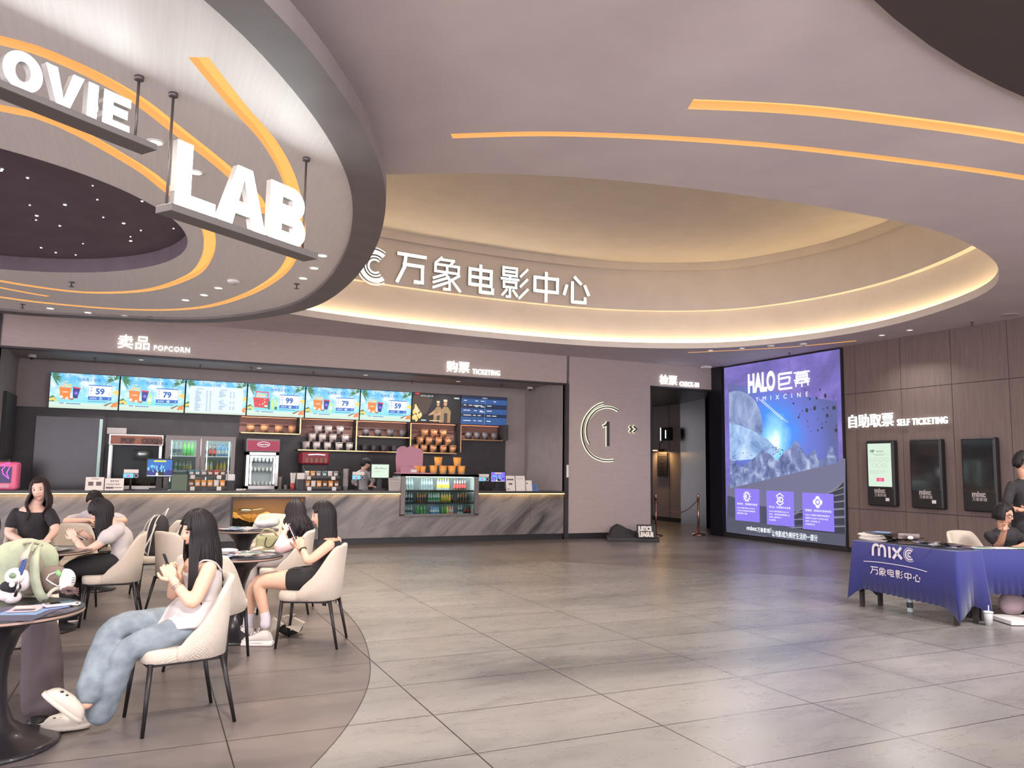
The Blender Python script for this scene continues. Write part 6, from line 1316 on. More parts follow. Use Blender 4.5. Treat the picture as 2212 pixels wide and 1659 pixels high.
# plush key ring and other trinkets hanging on the backpack
mat('plush_white', (222, 208, 206), .95, sheen=.6); mat('plush_eye', (110, 130, 100), .3); mat('ribbon_blue', (44, 62, 116), .6); mat('knit_black', (40, 36, 42), .9)
def blob(q, P, r, sc=(1, 1, 1)): q.ell(P, (1, 1, 1), 20, 14, Matrix((BRt * r[0], -BNt * r[1], Z3 * r[2])).transposed())
t = thing('plush_keyring', bp6(250, 900, 4.55), 'white plush key ring in a black jumper hanging from the green backpack', 'plush toy')
q = MB(); q.smooth = True; blob(q, bp6(270, 790, 4.56), (.055, .045, .05)); blob(q, bp6(400, 860, 4.6), (.05, .05, .062)); q.build('head', 'plush_white', t)
q = MB(); q.smooth = True; blob(q, bp6(225, 775, 4.515), (.022, .006, .017)); q.build('eye_patch', 'plush_eye', t)
q = MB(); q.smooth = True; blob(q, bp6(190, 970, 4.55), (.06, .04, .036)); q.build('jumper', 'knit_black', t)
q = MB(); q.smooth = True; blob(q, bp6(110, 1120, 4.55), (.045, .04, .035)); blob(q, bp6(220, 1160, 4.56), (.05, .04, .036)); blob(q, bp6(215, 935, 4.50), (.016, .012, .016)); q.build('body', 'plush_white', t)
band_([bp6(440, 490, 4.6), bp6(400, 620, 4.56), bp6(345, 760, 4.54)], .03, 'ribbon_blue', 'ribbon', .006, t)
q = MB(); q.smooth = True; q.tube([bp6(330, 880, 4.52), bp6(320, 1000, 4.51), bp6(270, 1140, 4.52)], .009, 8); q.build('chain', 'steel', t)
t = thing('face_mask', bp6(1240, 850, 4.6), 'white cup shaped face mask hanging beside the green backpack', 'mask')
q = MB(); q.smooth = True; rings = []
for i in range(8):
    v = i / 7; cc = bp6(1150 + 190 * v, 860 - 10 * v, 4.6); rings.append([cc + Z3 * (.068 * math.cos(a) * math.sqrt(max(1 - v ** 2.2, .02))) - BNt * (.05 * math.sin(a) * math.sqrt(max(1 - v ** 2.2, .02))) for a in [2 * PI * j / 24 for j in range(24)]])
q.loft(rings); q.build('shell', 'paper', t)
q = MB(); [q.obox(bp6(1320 - 6 * k, 815 + 40 * k, 4.555), BRt, Z3, BNt, .016, .004, .004) for k in range(3)]; q.build('slots', 'black', t)
mat('clip_brown', (88, 66, 62), .35); t = thing('hair_clip', bp6(1290, 1060, 4.55), 'dark brown flower shaped hair clip under the white mask', 'hair clip')
q = MB(); q.smooth = True
for k in range(7): a = k * .9; blob(q, bp6(1250 + 95 * math.cos(a), 1050 + 45 * math.sin(a), 4.56), (.022, .016, .013))
for k in range(4): q.tube([bp6(1300, 1050, 4.55), bp6(1410, 1000 + 45 * k, 4.54)], [.008, .003], 8)
q.build('petals', 'clip_brown', t)
mat('trinket_green', (120, 170, 110), .4); q = MB(); q.smooth = True; q.tube([bp6(1040, 690, 4.57), bp6(1050, 740, 4.55), bp6(1080, 800, 4.55)], [.01, .014, .004], 10); q.build('leaf_charm', 'trinket_green', None, 'little green leaf charm hanging from the backpack cord', 'charm')
t = thing('phone', bp6(1290, 1205, 4.6), 'phone in a pale case lying at the right edge of the front table', 'phone'); pr = V((.93, .36, 0)); o = V((T1.x + .295, T1.y - .01, T1.z + .014))
mat('case_lilac', (196, 180, 196), .4); q = MB(); q.obox(o, pr, pr.cross(Z3) * -1, Z3, .155, .078, .016); q.build('case', 'case_lilac', t, bev=.004)
q = MB(); q.obox(o + Z3 * .0085, pr, pr.cross(Z3) * -1, Z3, .145, .068, .001); q.build('screen', 'black_gloss', t)
q = MB(); q.smooth = True; q.tube(cat_rom([o + V((-.05, .05, .0)), o + V((.04, .075, -.004)), o + V((.10, .045, -.004)), o + V((.095, -.01, -.006)), o + V((.06, -.02, -.002))]), .004, 8); q.build('wrist_cord', 'paper', t)
# black backpack on a chair
mat('pipe_white', (206, 198, 188), .6); c0 = V((.10, 10.40, .485)); ax = V((-.95, -.3, 0)).normalized(); ay = V((-.3, .95, 0)).normalized()
t = thing('black_backpack', c0, 'black backpack with white piping leaning on a chair by the counter', 'backpack')
def bk(u, v, w): return c0 + ax * (u - .14 * w) + ay * v + Z3 * w
q = MB(); q.smooth = True; rings = []
for i in range(12):
    w_ = i / 11; k = max((1 - max(0, (w_ - .5) / .5) ** 2.4) ** .5, .2); rings.append([bk(.11 * k * math.copysign(abs(math.cos(a)) ** .8, math.cos(a)) - .02, .155 * k * math.copysign(abs(math.sin(a)) ** .7, math.sin(a)), .46 * w_) for a in [2 * PI * j / 28 for j in range(28)]])
q.loft(rings); q.build('body', 'black_matte', t)
for s_, o_ in ((-1, 0), (-1, .06), (1, 0)):
    q = MB(); q.smooth = True; q.tube([bk(-.02 + o_ + .11 * k_, s_ * .158 * k_ * (1 if w_ < .4 else .98), w_ * .46) for w_ in [j / 20 for j in range(21)] for k_ in [max((1 - max(0, (w_ - .5) / .5) ** 2.4) ** .5, .2)]], .007, 8); q.build('piping', 'pipe_white', t)
q = MB(); q.smooth = True; q.tube([bk(-.05, .05, .44), bk(-.1, .02, .53), bk(-.05, -.05, .45)], .01, 8); q.build('handle', 'pipe_white', t)
q = MB(); q.smooth = True; q.tube(cat_rom([bk(.06, -.12, .36), bk(.1, -.16, .22), bk(.14, -.15, .08), bk(.1, -.13, .02)]), .012, 8, flat=.4); q.build('strap', 'pipe_white', t)
# white tote with black handles
mat('tote_white', (196, 182, 176), .85); c0 = V((.42, 8.98, .482)); t = thing('tote_bag', c0, 'white tote bag with black handles on the chair behind the woman in jeans', 'bag')
q = MB(); q.smooth = True; rings = []
for i in range(10):
    w_ = i / 9; k = 1 - .14 * w_; rings.append([c0 + V((.17 * k * math.copysign(abs(math.cos(a)) ** .6, math.cos(a)), (.09 - .05 * w_) * math.copysign(abs(math.sin(a)) ** .8, math.sin(a)), .34 * w_ + .012 * math.sin(3 * a) * w_)) for a in [2 * PI * j / 28 for j in range(28)]])
q.loft(rings); q.build('body', 'tote_white', t)
for s_ in (-1, 1):
    q = MB(); q.smooth = True; q.tube(cat_rom([c0 + V((-.08, -.04 * s_, .33)), c0 + V((-.05, -.06 * s_, .42)), c0 + V((.05, -.06 * s_, .42)), c0 + V((.09, -.05 * s_, .31)), c0 + V((.10, -.07 * s_ - .02, .2))]), .010, 8); q.build('handle', 'black_matte', t)
# olive shoulder bag in front of the wavy haired woman
mat('olive_bag', (150, 148, 112), .8); c0 = atd(576, 1216, 8.52); c0.z = .482; t = thing('shoulder_bag', c0, 'olive green shoulder bag standing on the chair seat before the wavy haired woman', 'bag')
q = MB(); q.smooth = True; rings = []
for i in range(10):
    w_ = i / 9; k = 1 - .2 * w_; rings.append([c0 + BRt * (.15 * k * math.copysign(abs(math.cos(a)) ** .6, math.cos(a))) - BNt * ((.08 - .04 * w_) * math.sin(a)) + Z3 * (.31 * w_ + .01 * math.sin(4 * a) * w_) for a in [2 * PI * j / 28 for j in range(28)]])
q.loft(rings); q.build('body', 'olive_bag', t)
q = MB(); q.smooth = True; q.tube(cat_rom([c0 + BRt * -.1 + Z3 * .29, c0 + BRt * -.03 + Z3 * .38 + BNt * .03, c0 + BRt * .07 + Z3 * .36 + BNt * .03, c0 + BRt * .11 + Z3 * .28]), .011, 8); q.build('handle', 'olive_bag', t)
q = MB(); q.smooth = True; q.tube(cat_rom([c0 + BRt * -.0 + Z3 * .3 + BNt * .05, c0 + BRt * .0 + Z3 * .22 + BNt * .09, c0 + BRt * .06 + Z3 * .2 + BNt * .09, c0 + BRt * .13 + Z3 * .30 + BNt * .04]), .006, 8); q.build('cord', 'black', t)
# folded beige bag on the floor by the black shorts woman's chair
mat('beige_bag', (190, 178, 160), .8); c0 = onz(624, 1372, 0); t = thing('floor_bag', c0, 'crumpled beige and black bag on the floor under the black shorts woman\'s chair', 'bag')
q = MB(); q.smooth = True; blob(q, c0 + Z3 * .07 + BNt * -.02, (.12, .1, .07)); q.build('black_part', 'black_matte', t)
q = MB(); q.smooth = False
for k, (a, b, c_) in enumerate((((-.13, .05), (-.02, .19), (.03, .1)), ((-.05, .18), (.06, .2), (.0, .08)), ((.02, .19), (.16, .13), (.04, .06)), ((.0, .1), (.16, .13), (.12, .05)), ((-.13, .05), (-.12, .18), (-.02, .12)))):
    pts = [c0 + BRt * x + Z3 * z + BNt * (.06 + .02 * k) for x, z in (a, b, c_)]; q.add(pts + [p_ - BNt * .05 for p_ in pts], [(0, 1, 2), (5, 4, 3), (0, 3, 4, 1), (1, 4, 5, 2), (2, 5, 3, 0)])
q.build('flap', 'beige_bag', t)

# ================================================================== THE TWO CLOTH-COVERED TABLES AT THE RIGHT
mat('wood_dark', (46, 40, 40), .5)
def cloth_table(o, ax, ay, Lx, Ly, zt, drops, label, clabel, legs=True):
    """o: corner, ax along the length, ay across; drops: cloth drop on (front, end2, back, end1)"""
    t = thing('folding_table', o, label, 'table', 'dark folding tables')
    q = MB(); q.obox(o + ax * Lx / 2 + ay * Ly / 2 + Z3 * (zt - .02), ax, ay, Z3, Lx, Ly, .036); q.build('tabletop', 'wood_dark', t)
    for a in (.06, Lx - .06):
        for b in (.05, Ly - .05):
            q = MB(); q.obox(o + ax * a + ay * b + Z3 * (zt / 2 - .02), ax, ay, Z3, .042, .042, zt - .04); q.build('leg', 'wood_dark', t)
    q = MB(); [q.obox(o + ax * a + ay * Ly / 2 + Z3 * .3, ax, ay, Z3, .03, Ly - .1, .03) for a in (.06, Lx - .06)]; q.build('stretcher', 'wood_dark', t)
    # cloth: top sheet, then a skirt running round the edge
    n = 320; per = 2 * (Lx + Ly); top, mid, bot = [], [], []; rs = random.Random(3)
    for i in range(n):
        s = per * i / n; e = .012
        for L_, d, p0, dr, out, k in ((Lx, ax, V((0, 0, 0)), drops[0], -ay, 0), (Ly, ay, ax * Lx, drops[1], ax, 1), (Lx, -ax, ax * Lx + ay * Ly, drops[2], ay, 2), (Ly, -ay, ay * Ly, drops[3], -ax, 3)):
            if s < L_:
                nb = drops[(k + 1) % 4] if s > L_ / 2 else drops[(k - 1) % 4]; cd = min(s, L_ - s); cw = max(0, 1 - cd / .16) ** 1.5
                drop = dr + cw * .14 + .012 * abs(math.sin(s * 42)) + (.05 * s / L_ if k == 0 else .0)
                diag = (-(d) if s < L_ / 2 else d) * cw * .06; fold = (.004 if k == 0 else .022) * math.sin(s * 19) * (1 if k else 0) + cw * .02
                q0 = o + p0 + d * s + out * e
                top.append(q0 + Z3 * (zt + .004)); mid.append(q0 + out * (.014 + fold * .4) + diag * .4 + Z3 * (zt - drop * .45)); bot.append(q0 + out * (.02 + fold) + diag + Z3 * (zt - drop)); break
            s -= L_
    q = MB(); q.smooth = False; q.add(top, [tuple(range(n))]); q.smooth = True; q.loft([top, mid, bot], True, False)
    c_ = q.build('tablecloth', 'blue_cloth', None, clabel, 'tablecloth', 'blue tablecloths', fix=False); s_ = c_.modifiers.new('thick', 'SOLIDIFY'); s_.thickness = .003; s_.offset = -1
    return t, c_
tA, cA = cloth_table(V((7.745, 6.92, 0)), V((0, -1, 0)), V((1, 0, 0)), 1.32, .40, .765, (.53, .56, .5, .55), 'dark folding table under the blue cloth with the printed emblem', 'blue tablecloth with a white printed emblem, on the left table')
a2 = V((.915, -.403, 0)); b2 = V((.403, .915, 0))
tB, cB = cloth_table(V((8.22, 5.70, 0)), a2, b2, 1.3, .34, .765, (.45, .4, .4, .5), 'dark folding table in front of the seated clerk', 'plain blue tablecloth on the right table, before the seated clerk')
# print on the cloth
t_ = cA; q = MB(); XP = 7.702
def cp(zx, zy): return onx(1800 + zx / 3.131, 850 + zy / 3.131, XP)
def cs(pts, w):
    P_ = [cp(*p_) for p_ in pts]; P_ = resample(cat_rom(P_), 14, False) if len(P_) > 2 else P_; ribbon2(q, P_, w)
def ribbon2(q, P_, w):
    A_, B_ = [], []
    for i in range(len(P_)):
        tt = (P_[min(i + 1, len(P_) - 1)] - P_[max(i - 1, 0)]).normalized(); k = RN.cross(tt).normalized() * w / 2; A_.append(P_[i] - k); B_.append(P_[i] + k)
    q.loft([A_, B_], False, False)
for pts in ([(268, 1096), (268, 1050), (274, 1028), (290, 1022), (304, 1030), (309, 1050), (309, 1098)], [(309, 1060), (313, 1038), (327, 1028), (341, 1036), (349, 1056), (350, 1106)]): cs(pts, .03)
for pts in ([(378, 1036), (382, 1112)], [(402, 1044), (464, 1120)], [(458, 1042), (404, 1116)]): cs(pts, .032)
cc = cp(516, 1092); R_ = (cp(516, 1092) - cp(516, 1044)).length
for rr, w_, a0, a1 in ((1.0, .07, 50, 310), (.78, .2, 50, 310), (.45, .08, 50, 310), (.3, .14, 50, 310)):
    for poly in ring(0, 0, R_ * rr, R_ * rr, R_ * w_, math.radians(a0), math.radians(a1), 24): q.flat(poly, cc, RR, Z3)
cs([(205, 1134), (300, 1140), (450, 1162), (560, 1185), (634, 1206)], .008)
for ch, xl, xr, yt, yb in (('万', 250, 304, 1170, 1222), ('象', 308, 358, 1180, 1232), ('电', 364, 412, 1190, 1240), ('影', 420, 470, 1200, 1252), ('中', 482, 530, 1212, 1264), ('心', 540, 590, 1226, 1276)):
    p0, p1 = cp(xl, yb), cp(xr, yt); W_, H_ = p0.y - cp(xr, yb).y, cp((xl + xr) / 2, yt).z - cp((xl + xr) / 2, yb).z; o = V((XP, p0.y, cp((xl + xr) / 2, yb).z))
    for ln_ in CHARS[ch]:
        for a_, b_ in zip(ln_, ln_[1:]): q.flat(seg((a_[0] * W_, a_[1] * H_), (b_[0] * W_, b_[1] * H_), .011 if ch not in '影象' else .008), o, RR, Z3)
q.build('printed_emblem', 'cloth_print', cA, fix=False)
# things on the tables
zt = .7725
def sheet(o, rot, w, h, m, label, cat_, group, th=.003, name='paper_sheet', curl=0.0):
    r, u = V((math.cos(rot), math.sin(rot), 0)), V((-math.sin(rot), math.cos(rot), 0)); q = MB(); q.smooth = True
    n = 8; A_ = [[o + r * (w * (i / n - .5)) + u * (h * (j - .5)) + Z3 * (curl * (abs(i / n - .5) * 2) ** 2.2 + th * k) for i in range(n + 1)] for k in (0, 1) for j in (0, 1)]
    q.loft([A_[0], A_[1], A_[3], A_[2], A_[0]], False, False); return q.build(name, m, None, label, cat_, group)
rs = random.Random(5)
for k in range(9):
    sheet(V((7.98 + rs.uniform(-.02, .02), 6.70 + rs.uniform(-.03, .03), zt + .009 * k)), 1.45 + rs.uniform(-.15, .15), .40, .30, 'paper', 'white poster sheet, %s from the bottom of the pile on the left cloth table' % ORD(k), 'paper', 'white paper pile', .007, curl=.012)
sheet(V((7.97, 6.74, zt + .09)), 1.2, .36, .24, 'lf_dark', 'dark blue folder lying on the white paper pile', 'folder', None, .006, 'folder')
sheet(V((8.0, 6.70, zt + .1)), 1.9, .2, .15, 'lf_blue', 'pale blue booklet on top of the dark folder', 'booklet', None, .008, 'booklet')
mat('film_wrap', (96, 88, 92), .12, coat=.6); mat('film_wrap_light', (150, 148, 152), .1, coat=.6); mat('film_wrap_brown', (86, 70, 66), .15, coat=.6)
PX = 0
for k in range(18):
    y = 6.46 - .046 * k + rs.uniform(-.02, .02); x = 7.82 + .26 * ((k * 0.618) % 1); lo_ = .004 + .008 * (k % 4) + (.03 if k < 5 else 0); m = ('film_wrap', 'film_wrap_light', 'film_wrap_brown')[k % 3] if k > 4 else ('film_wrap', 'film_wrap_brown')[k % 2]
    sheet(V((x, y, zt + lo_ + .001 * k)), rs.uniform(0, 3.1), .19, .13, m, 'glossy %s packet on the left cloth table, %d%s from the white paper pile' % ({'film_wrap': 'dark', 'film_wrap_light': 'silvery', 'film_wrap_brown': 'brown'}[m], k + 1, 'th' if k + 1 > 3 else ('st', 'nd', 'rd')[k]), 'packet', 'glossy packets on the cloth table', .008, 'glossy_packet', curl=.006)
q = MB(); q.obox(V((8.02, 6.42, zt + .085)), V((.9, -.4, 0)), V((.4, .9, 0)), Z3, .26, .17, .07); q.build('dark_box', 'film_wrap_brown', None, 'dark brown glossy box between the paper pile and the packets', 'box', bev=.008)
q = MB(); q.smooth = True; q.ell((7.95, 6.30, zt + .075), (.035, .03, .02)); q.build('white_roll', 'paper', None, 'small white roll beside the dark box on the left cloth table', 'roll')
for k, (u_, v_, m, lab) in enumerate(((.12, .12, 'lf_green', 'grey green sheet at the left end of the clerk\'s table'), (.34, .11, 'lf_white', 'white sheet under the clerk\'s elbow'), (.62, .11, 'lf_green', 'pale green sheet in front of the clerk\'s hand'), (.9, .12, 'lf_white', 'white sheet at the right end of the clerk\'s table'))):
    p = V((8.22, 5.70, zt + .002 + .003 * k)) + a2 * u_ + b2 * v_; sheet(p, -.41 + .1 * (k % 2), .3, .21, m, lab, 'paper', 'sheets on the clerk table', .003)
# under and beside the tables
p = onz(1966, 1322, 0); bottle(p, 'bt_clear', 'cap_white', 'label_dark', 'clear water bottle with a dark label standing under the left cloth table', None, .22, .032)
p = onz(2136, 1352, 0); t = thing('drink_cup', p, 'clear plastic cup with a straw on the floor under the right cloth table', 'cup')
q = MB(); q.smooth = True; q.lathe([(.033, 0), (.046, .14), (.043, .14), (.03, .006)], p, 20); q.build('cup', 'plastic_clear', t); q = MB(); q.smooth = True; q.lathe([(.05, .138), (.05, .146), (.03, .152)], p, 20); q.build('lid', 'white_plastic', t)
q = MB(); q.tube([p + Z3 * .02, p + V((.01, 0, .21))], .005, 8); q.build('straw', 'white_plastic', t)
p = onz(2200, 1345, 0); t = thing('stand_plate', p, 'white flat base of a stand on the floor at the right edge', 'stand'); q = MB(); q.obox(p + BRt * .05 + Z3 * .03, BRt, -BNt, Z3, .5, .4, .045); q.build('base', 'white_plastic', t, bev=.006)
q = MB(); q.obox(p + BRt * .12 + BNt * .1 + Z3 * .20, BRt, -BNt, Z3, .10, .02, .30); q.build('board', 'white_plastic', t)
mat('mauve_bag', (150, 130, 136), .8); c0 = onz(2188, 1338, 0) + Z3 * .055; q = MB(); q.smooth = True; blob(q, c0 + Z3 * .12, (.14, .1, .13)); q.build('soft_bag', 'mauve_bag', None, 'soft mauve bag on the white base under the right table', 'bag')
# stool with a light wood frame seen through the gap between the tables
t = thing('folding_stool', (8.35, 5.95, 0), 'dark A-frame stool leg frame in the gap between the cloth tables', 'stool')
for nm, pts in (('leg', (onp(2112, 1342, (8.3, 5.9), (.9, -.42)), onp(2098, 1262, (8.3, 5.9), (.9, -.42)))), ('leg', (onp(2069, 1310, (8.3, 5.9), (.9, -.42)), onp(2082, 1262, (8.3, 5.9), (.9, -.42))))):
    a_, b_ = V(pts[0]), V(pts[1]); a_.z = .0; q = MB(); q.tube([a_, b_], .02, 8); q.build(nm, 'wood_dark', t)
a_, b_ = onp(2070, 1307, (8.3, 5.9), (.9, -.42)), onp(2110, 1306, (8.3, 5.9), (.9, -.42)); q = MB(); q.tube([a_, b_], .014, 8); q.build('crossbar', 'wood_dark', t)
a_, b_ = onp(2080, 1262, (8.3, 5.9), (.9, -.42)), onp(2100, 1262, (8.3, 5.9), (.9, -.42)); q = MB(); q.obox((a_ + b_) / 2, a2, b2, Z3, .3, .25, .02); q.build('seat', 'wood_dark', t)
# ================================================================== PEOPLE
mat('skin', (226, 184, 164), .5); mat('skin_warm', (216, 172, 146), .5); mat('skin_deep', (190, 142, 118), .5)
for m_ in ('skin', 'skin_warm', 'skin_deep'):
    b_ = MATS[m_].node_tree.nodes['Principled BSDF']; b_.inputs['Subsurface Weight'].default_value = 0.12; b_.inputs['Subsurface Radius'].default_value = (.02, .008, .005); b_.inputs['Subsurface Scale'].default_value = 0.3
def hair_mat(name, col):
    m = mat(name, col, .5, spec=.28); N, L, b = nodes(m); tc = nd(m, 'TexCoord'); mp = nd(m, 'Mapping'); mp.inputs['Scale'].default_value = (90, 90, 6); L.new(tc.outputs['Object'], mp.inputs[0])
    n = nd(m, 'TexNoise', Scale=1.6, Detail=3); L.new(mp.outputs[0], n.inputs['Vector']); bp = nd(m, 'Bump', Strength=.5, Distance=.004); L.new(n.outputs['Fac'], bp.inputs['Height']); L.new(bp.outputs[0], b.inputs['Normal'])
hair_mat('hair_black', (32, 27, 28)); hair_mat('hair_brown', (48, 37, 37)); hair_mat('hair_dark', (37, 31, 33))
mat('eye_white', (226, 220, 216), .3); mat('eye_iris', (36, 26, 24), .2); mat('lip', (190, 122, 116), .45)
noisy(mat('shirt_black', (42, 38, 41), .85), (38, 34, 37), (46, 42, 45), 20); mat('shirt_white', (192, 183, 180), .8, sheen=.2); mat('shirt_grey', (176, 168, 168), .85); mat('shirt_cream', (214, 186, 160), .85); mat('shirt_pink', (214, 180, 178), .85); mat('shirt_clerk', (172, 170, 172), .8)
noisy(mat('denim', (128, 140, 148), .85), (110, 120, 128), (132, 142, 148), 14, detail=9, bump=.35); mat('trousers_black', (36, 33, 35), .85); mat('trousers_mauve', (92, 80, 84), .85); mat('trousers_grey', (176, 166, 162), .85); mat('sock_white', (214, 204, 210), .9); mat('shoe_white', (202, 192, 184), .6); mat('clog_white', (206, 196, 182), .5); mat('shoe_black', (34, 31, 33), .5); mat('sole_white', (220, 210, 204), .6)

def remesh(q, voxel, it=6):
    me = q.mesh('tmp', ['skin']); o = bpy.data.objects.new('tmp', me); COL.objects.link(o)
    r = o.modifiers.new('r', 'REMESH'); r.mode = 'VOXEL'; r.voxel_size = voxel; r.use_smooth_shade = True
    s = o.modifiers.new('s', 'SMOOTH'); s.factor = .5; s.iterations = it
    dg = bpy.context.evaluated_depsgraph_get(); dg.update(); e = bpy.data.meshes.new_from_object(o.evaluated_get(dg))
    vs = [tuple(v.co) for v in e.vertices]; fs = [tuple(p.vertices) for p in e.polygons]
    bpy.data.objects.remove(o); bpy.data.meshes.remove(me); bpy.data.meshes.remove(e); return vs, fs
def frame3(f, u):
    f = V(f).normalized(); r = f.cross(V(u)).normalized(); return r, f, r.cross(f).normalized()   # right of the person, forward, up
def gauss(x, c, s): return math.exp(-((x - c) / s) ** 2)
def head_pt(x, y, z, k=1.0):
    p = V((x * .075, y * .095, z * .119))
    if z < 0:
        t = -z; p.x *= 1 - .34 * t ** 1.5; p.y *= (1 - .06 * t) if y > 0 else (1 - .34 * t)
    if y > 0:
        p.y += -.004 * gauss(x, 0, .9) * gauss(z, -.2, .5)
        p.y += (.012 * gauss(x, 0, .13) * gauss(z, -.02, .2) + .019 * gauss(x, 0, .17) * gauss(z, -.2, .10)) * k
        p.y -= .009 * (gauss(x, .36, .17) + gauss(x, -.36, .17)) * gauss(z, .06, .10) * k
        p.y += .004 * gauss(z, .22, .08) * gauss(x, 0, .6) * k + .006 * gauss(x, 0, .26) * gauss(z, -.47, .07) * k - .003 * gauss(x, 0, .3) * gauss(z, -.58, .04) * k + .010 * gauss(x, 0, .3) * gauss(z, -.80, .14) * k
        p.y += .004 * (gauss(x, .5, .2) + gauss(x, -.5, .2)) * gauss(z, -.2, .2) * k
    return p
def sph(n, m):
    for i in range(m + 1):
        t = PI * i / m
        yield [(math.sin(t) * math.cos(2 * PI * j / n), math.sin(t) * math.sin(2 * PI * j / n), math.cos(t)) for j in range(n)]
class Person:
    def __init__(s, label, skin='skin', hair='hair_black', base=(0, 0, 0)):
        s.t = thing('person', base, label, 'person'); s.skin, s.hair = skin, hair; s.b = MB(); s.b.smooth = True; s.extra = []
    def W(s, p): return s.hc + s.hr * p[0] + s.hf * p[1] + s.hu * p[2]
    def head(s, hc, f, u=(0, 0, 1), sc=1.0, smile=0):
        s.hc = V(hc); r, f, u = frame3(f, u); s.hr, s.hf, s.hu = r * sc, f * sc, u * sc; s.sc = sc
        q = MB(); rings = [[s.W(head_pt(*d)) for d in ring_] for ring_ in sph(44, 34)][1:-1]; q.loft(rings)
        for sd in (-1, 1): q.ell(s.W((sd * .075, -.004, -.012)), (1, 1, 1), 12, 8, Matrix((s.hr * .011, s.hf * .018, s.hu * .031)).transposed())
        s.extra.append((q.v, q.f))
        for sd in (-1, 1):
            q = MB(); q.smooth = True; q.m = 0; q.ell(s.W((sd * .029, .073, .006)), (1, 1, 1), 12, 8, Matrix((s.hr * .015, s.hf * .011, s.hu * (.008 if not smile else .005))).transposed()); q.m = 1; q.ell(s.W((sd * .029, .079, .006)), (1, 1, 1), 12, 8, Matrix((s.hr * .0068, s.hf * .0068, s.hu * (.0068 if not smile else .0048))).transposed())
            q.build('eye', ['eye_white', 'eye_iris'], s.t, fix=False)
            q = MB(); q.smooth = True; q.tube([s.W((sd * x, y, z)) for x, y, z in ((.013, .0875, .028), (.028, .0855, .033), (.045, .076, .029))], [.0025, .003, .0015], 6); q.build('eyebrow', s.hair, s.t)
            q = MB(); q.smooth = True; q.tube([s.W((sd * x, y, z)) for x, y, z in ((.015, .0835, .010), (.029, .0855, .0155), (.044, .077, .008))], .0018, 6); q.build('eyelashes', 'hair_black', s.t)
        q = MB(); q.smooth = True; cu = .006 * smile
        q.tube([s.W((x, y, z)) for x, y, z in ((-.024 - cu, .0775 - cu, -.0555 + cu), (-.012, .0845, -.0545), (0, .0866, -.0562), (.012, .0845, -.0545), (.024 + cu, .0775 - cu, -.0555 + cu))], [.0015, .0040, .0046, .0040, .0015], 8)
        q.tube([s.W((x, y, z)) for x, y, z in ((-.020 - cu, .0785 - cu, -.0575 + cu), (0, .0856, -.0615 - cu * .5), (.020 + cu, .0785 - cu, -.0575 + cu))], [.0015, .0058, .0015], 8); q.build('lips', 'lip', s.t)
    def torso(s, hip, neck, lat_h, lat_s, k=1.0, grow=0.0, t0=0.0, t1=1.0, q=None, flare=0.0, wid=1.0):
        """rings from the pelvis (0) to the neck base (1)"""
        hip, neck = V(hip), V(neck); up = (neck - hip).normalized(); q = q or s.b
        tab = ((-.12, .09, .07), (-.05, .150, .105), (.08, .168, .118), (.22, .152, .108), (.40, .122, .090), (.58, .132, .100), (.76, .150, .108), (.88, .158, .092), (.95, .120, .074), (1.0, .058, .055), (1.10, .046, .048))
        def at(t):
            for (a, w0, d0), (b, w1, d1) in zip(tab, tab[1:]):
                if a <= t <= b: f = (t - a) / (b - a); return w0 + (w1 - w0) * f, d0 + (d1 - d0) * f
            return tab[-1][1:] if t > 1 else tab[0][1:]
        ts = [t0 + (t1 - t0) * i / 16 for i in range(17)]; rings = []
        for t in ts:
            w, d = at(t); lat = V(lat_h).lerp(V(lat_s), min(max(t, 0), 1)); lat = (lat - up * lat.dot(up)).normalized(); fw = up.cross(lat).normalized(); g = grow + flare * max(0, .45 - t)
            c = hip.lerp(neck, t) + s.curve * (math.sin(PI * min(max(t, 0), 1)) if hasattr(s, 'curve') else 0) if hasattr(s, 'curve') else hip.lerp(neck, t)
            rings.append([c + lat * ((w * wid * k + g) * math.cos(a)) + fw * ((d * k + g) * math.sin(a)) for a in [2 * PI * j / 28 for j in range(28)]])
        q.loft(rings); return q
    def limb(s, pts, r, q=None, n=16, sub=7):
        P = [V(p) for p in pts]; out, rr = [], []
        for i in range(len(P) - 1):
            for j in range(sub): f = j / sub; out.append(P[i].lerp(P[i + 1], f)); rr.append(r[i] + (r[i + 1] - r[i]) * f + .06 * r[i] * math.sin(PI * f))
        out.append(P[-1]); rr.append(r[-1])
        for _ in range(2): out = [out[0]] + [(out[i - 1] + out[i] * 2 + out[i + 1]) / 4 for i in range(1, len(out) - 1)] + [out[-1]]
        (q or s.b).tube(out, rr, n, round_=True)
    def hand(s, wrist, d, nrm, thumb, curl=.5, sc=1.0, thumb_out=.8):
        """thumb: +1 / -1 side of the palm; nrm: direction the palm faces"""
        q = MB(); q.smooth = True; w = V(wrist); d = V(d).normalized(); n = V(nrm); n = (n - d * n.dot(d)).normalized(); l = d.cross(n).normalized() * thumb
        q.tube([w - d * .03, w + d * .01, w + d * .03], [.024 * sc, .024 * sc, .026 * sc], 12, flat=.8, flatdir=n, round_=True)
        q.ell(w + d * .048 * sc, (1, 1, 1), 16, 10, Matrix((d * .046 * sc, l * .041 * sc, n * .016 * sc)).transposed())
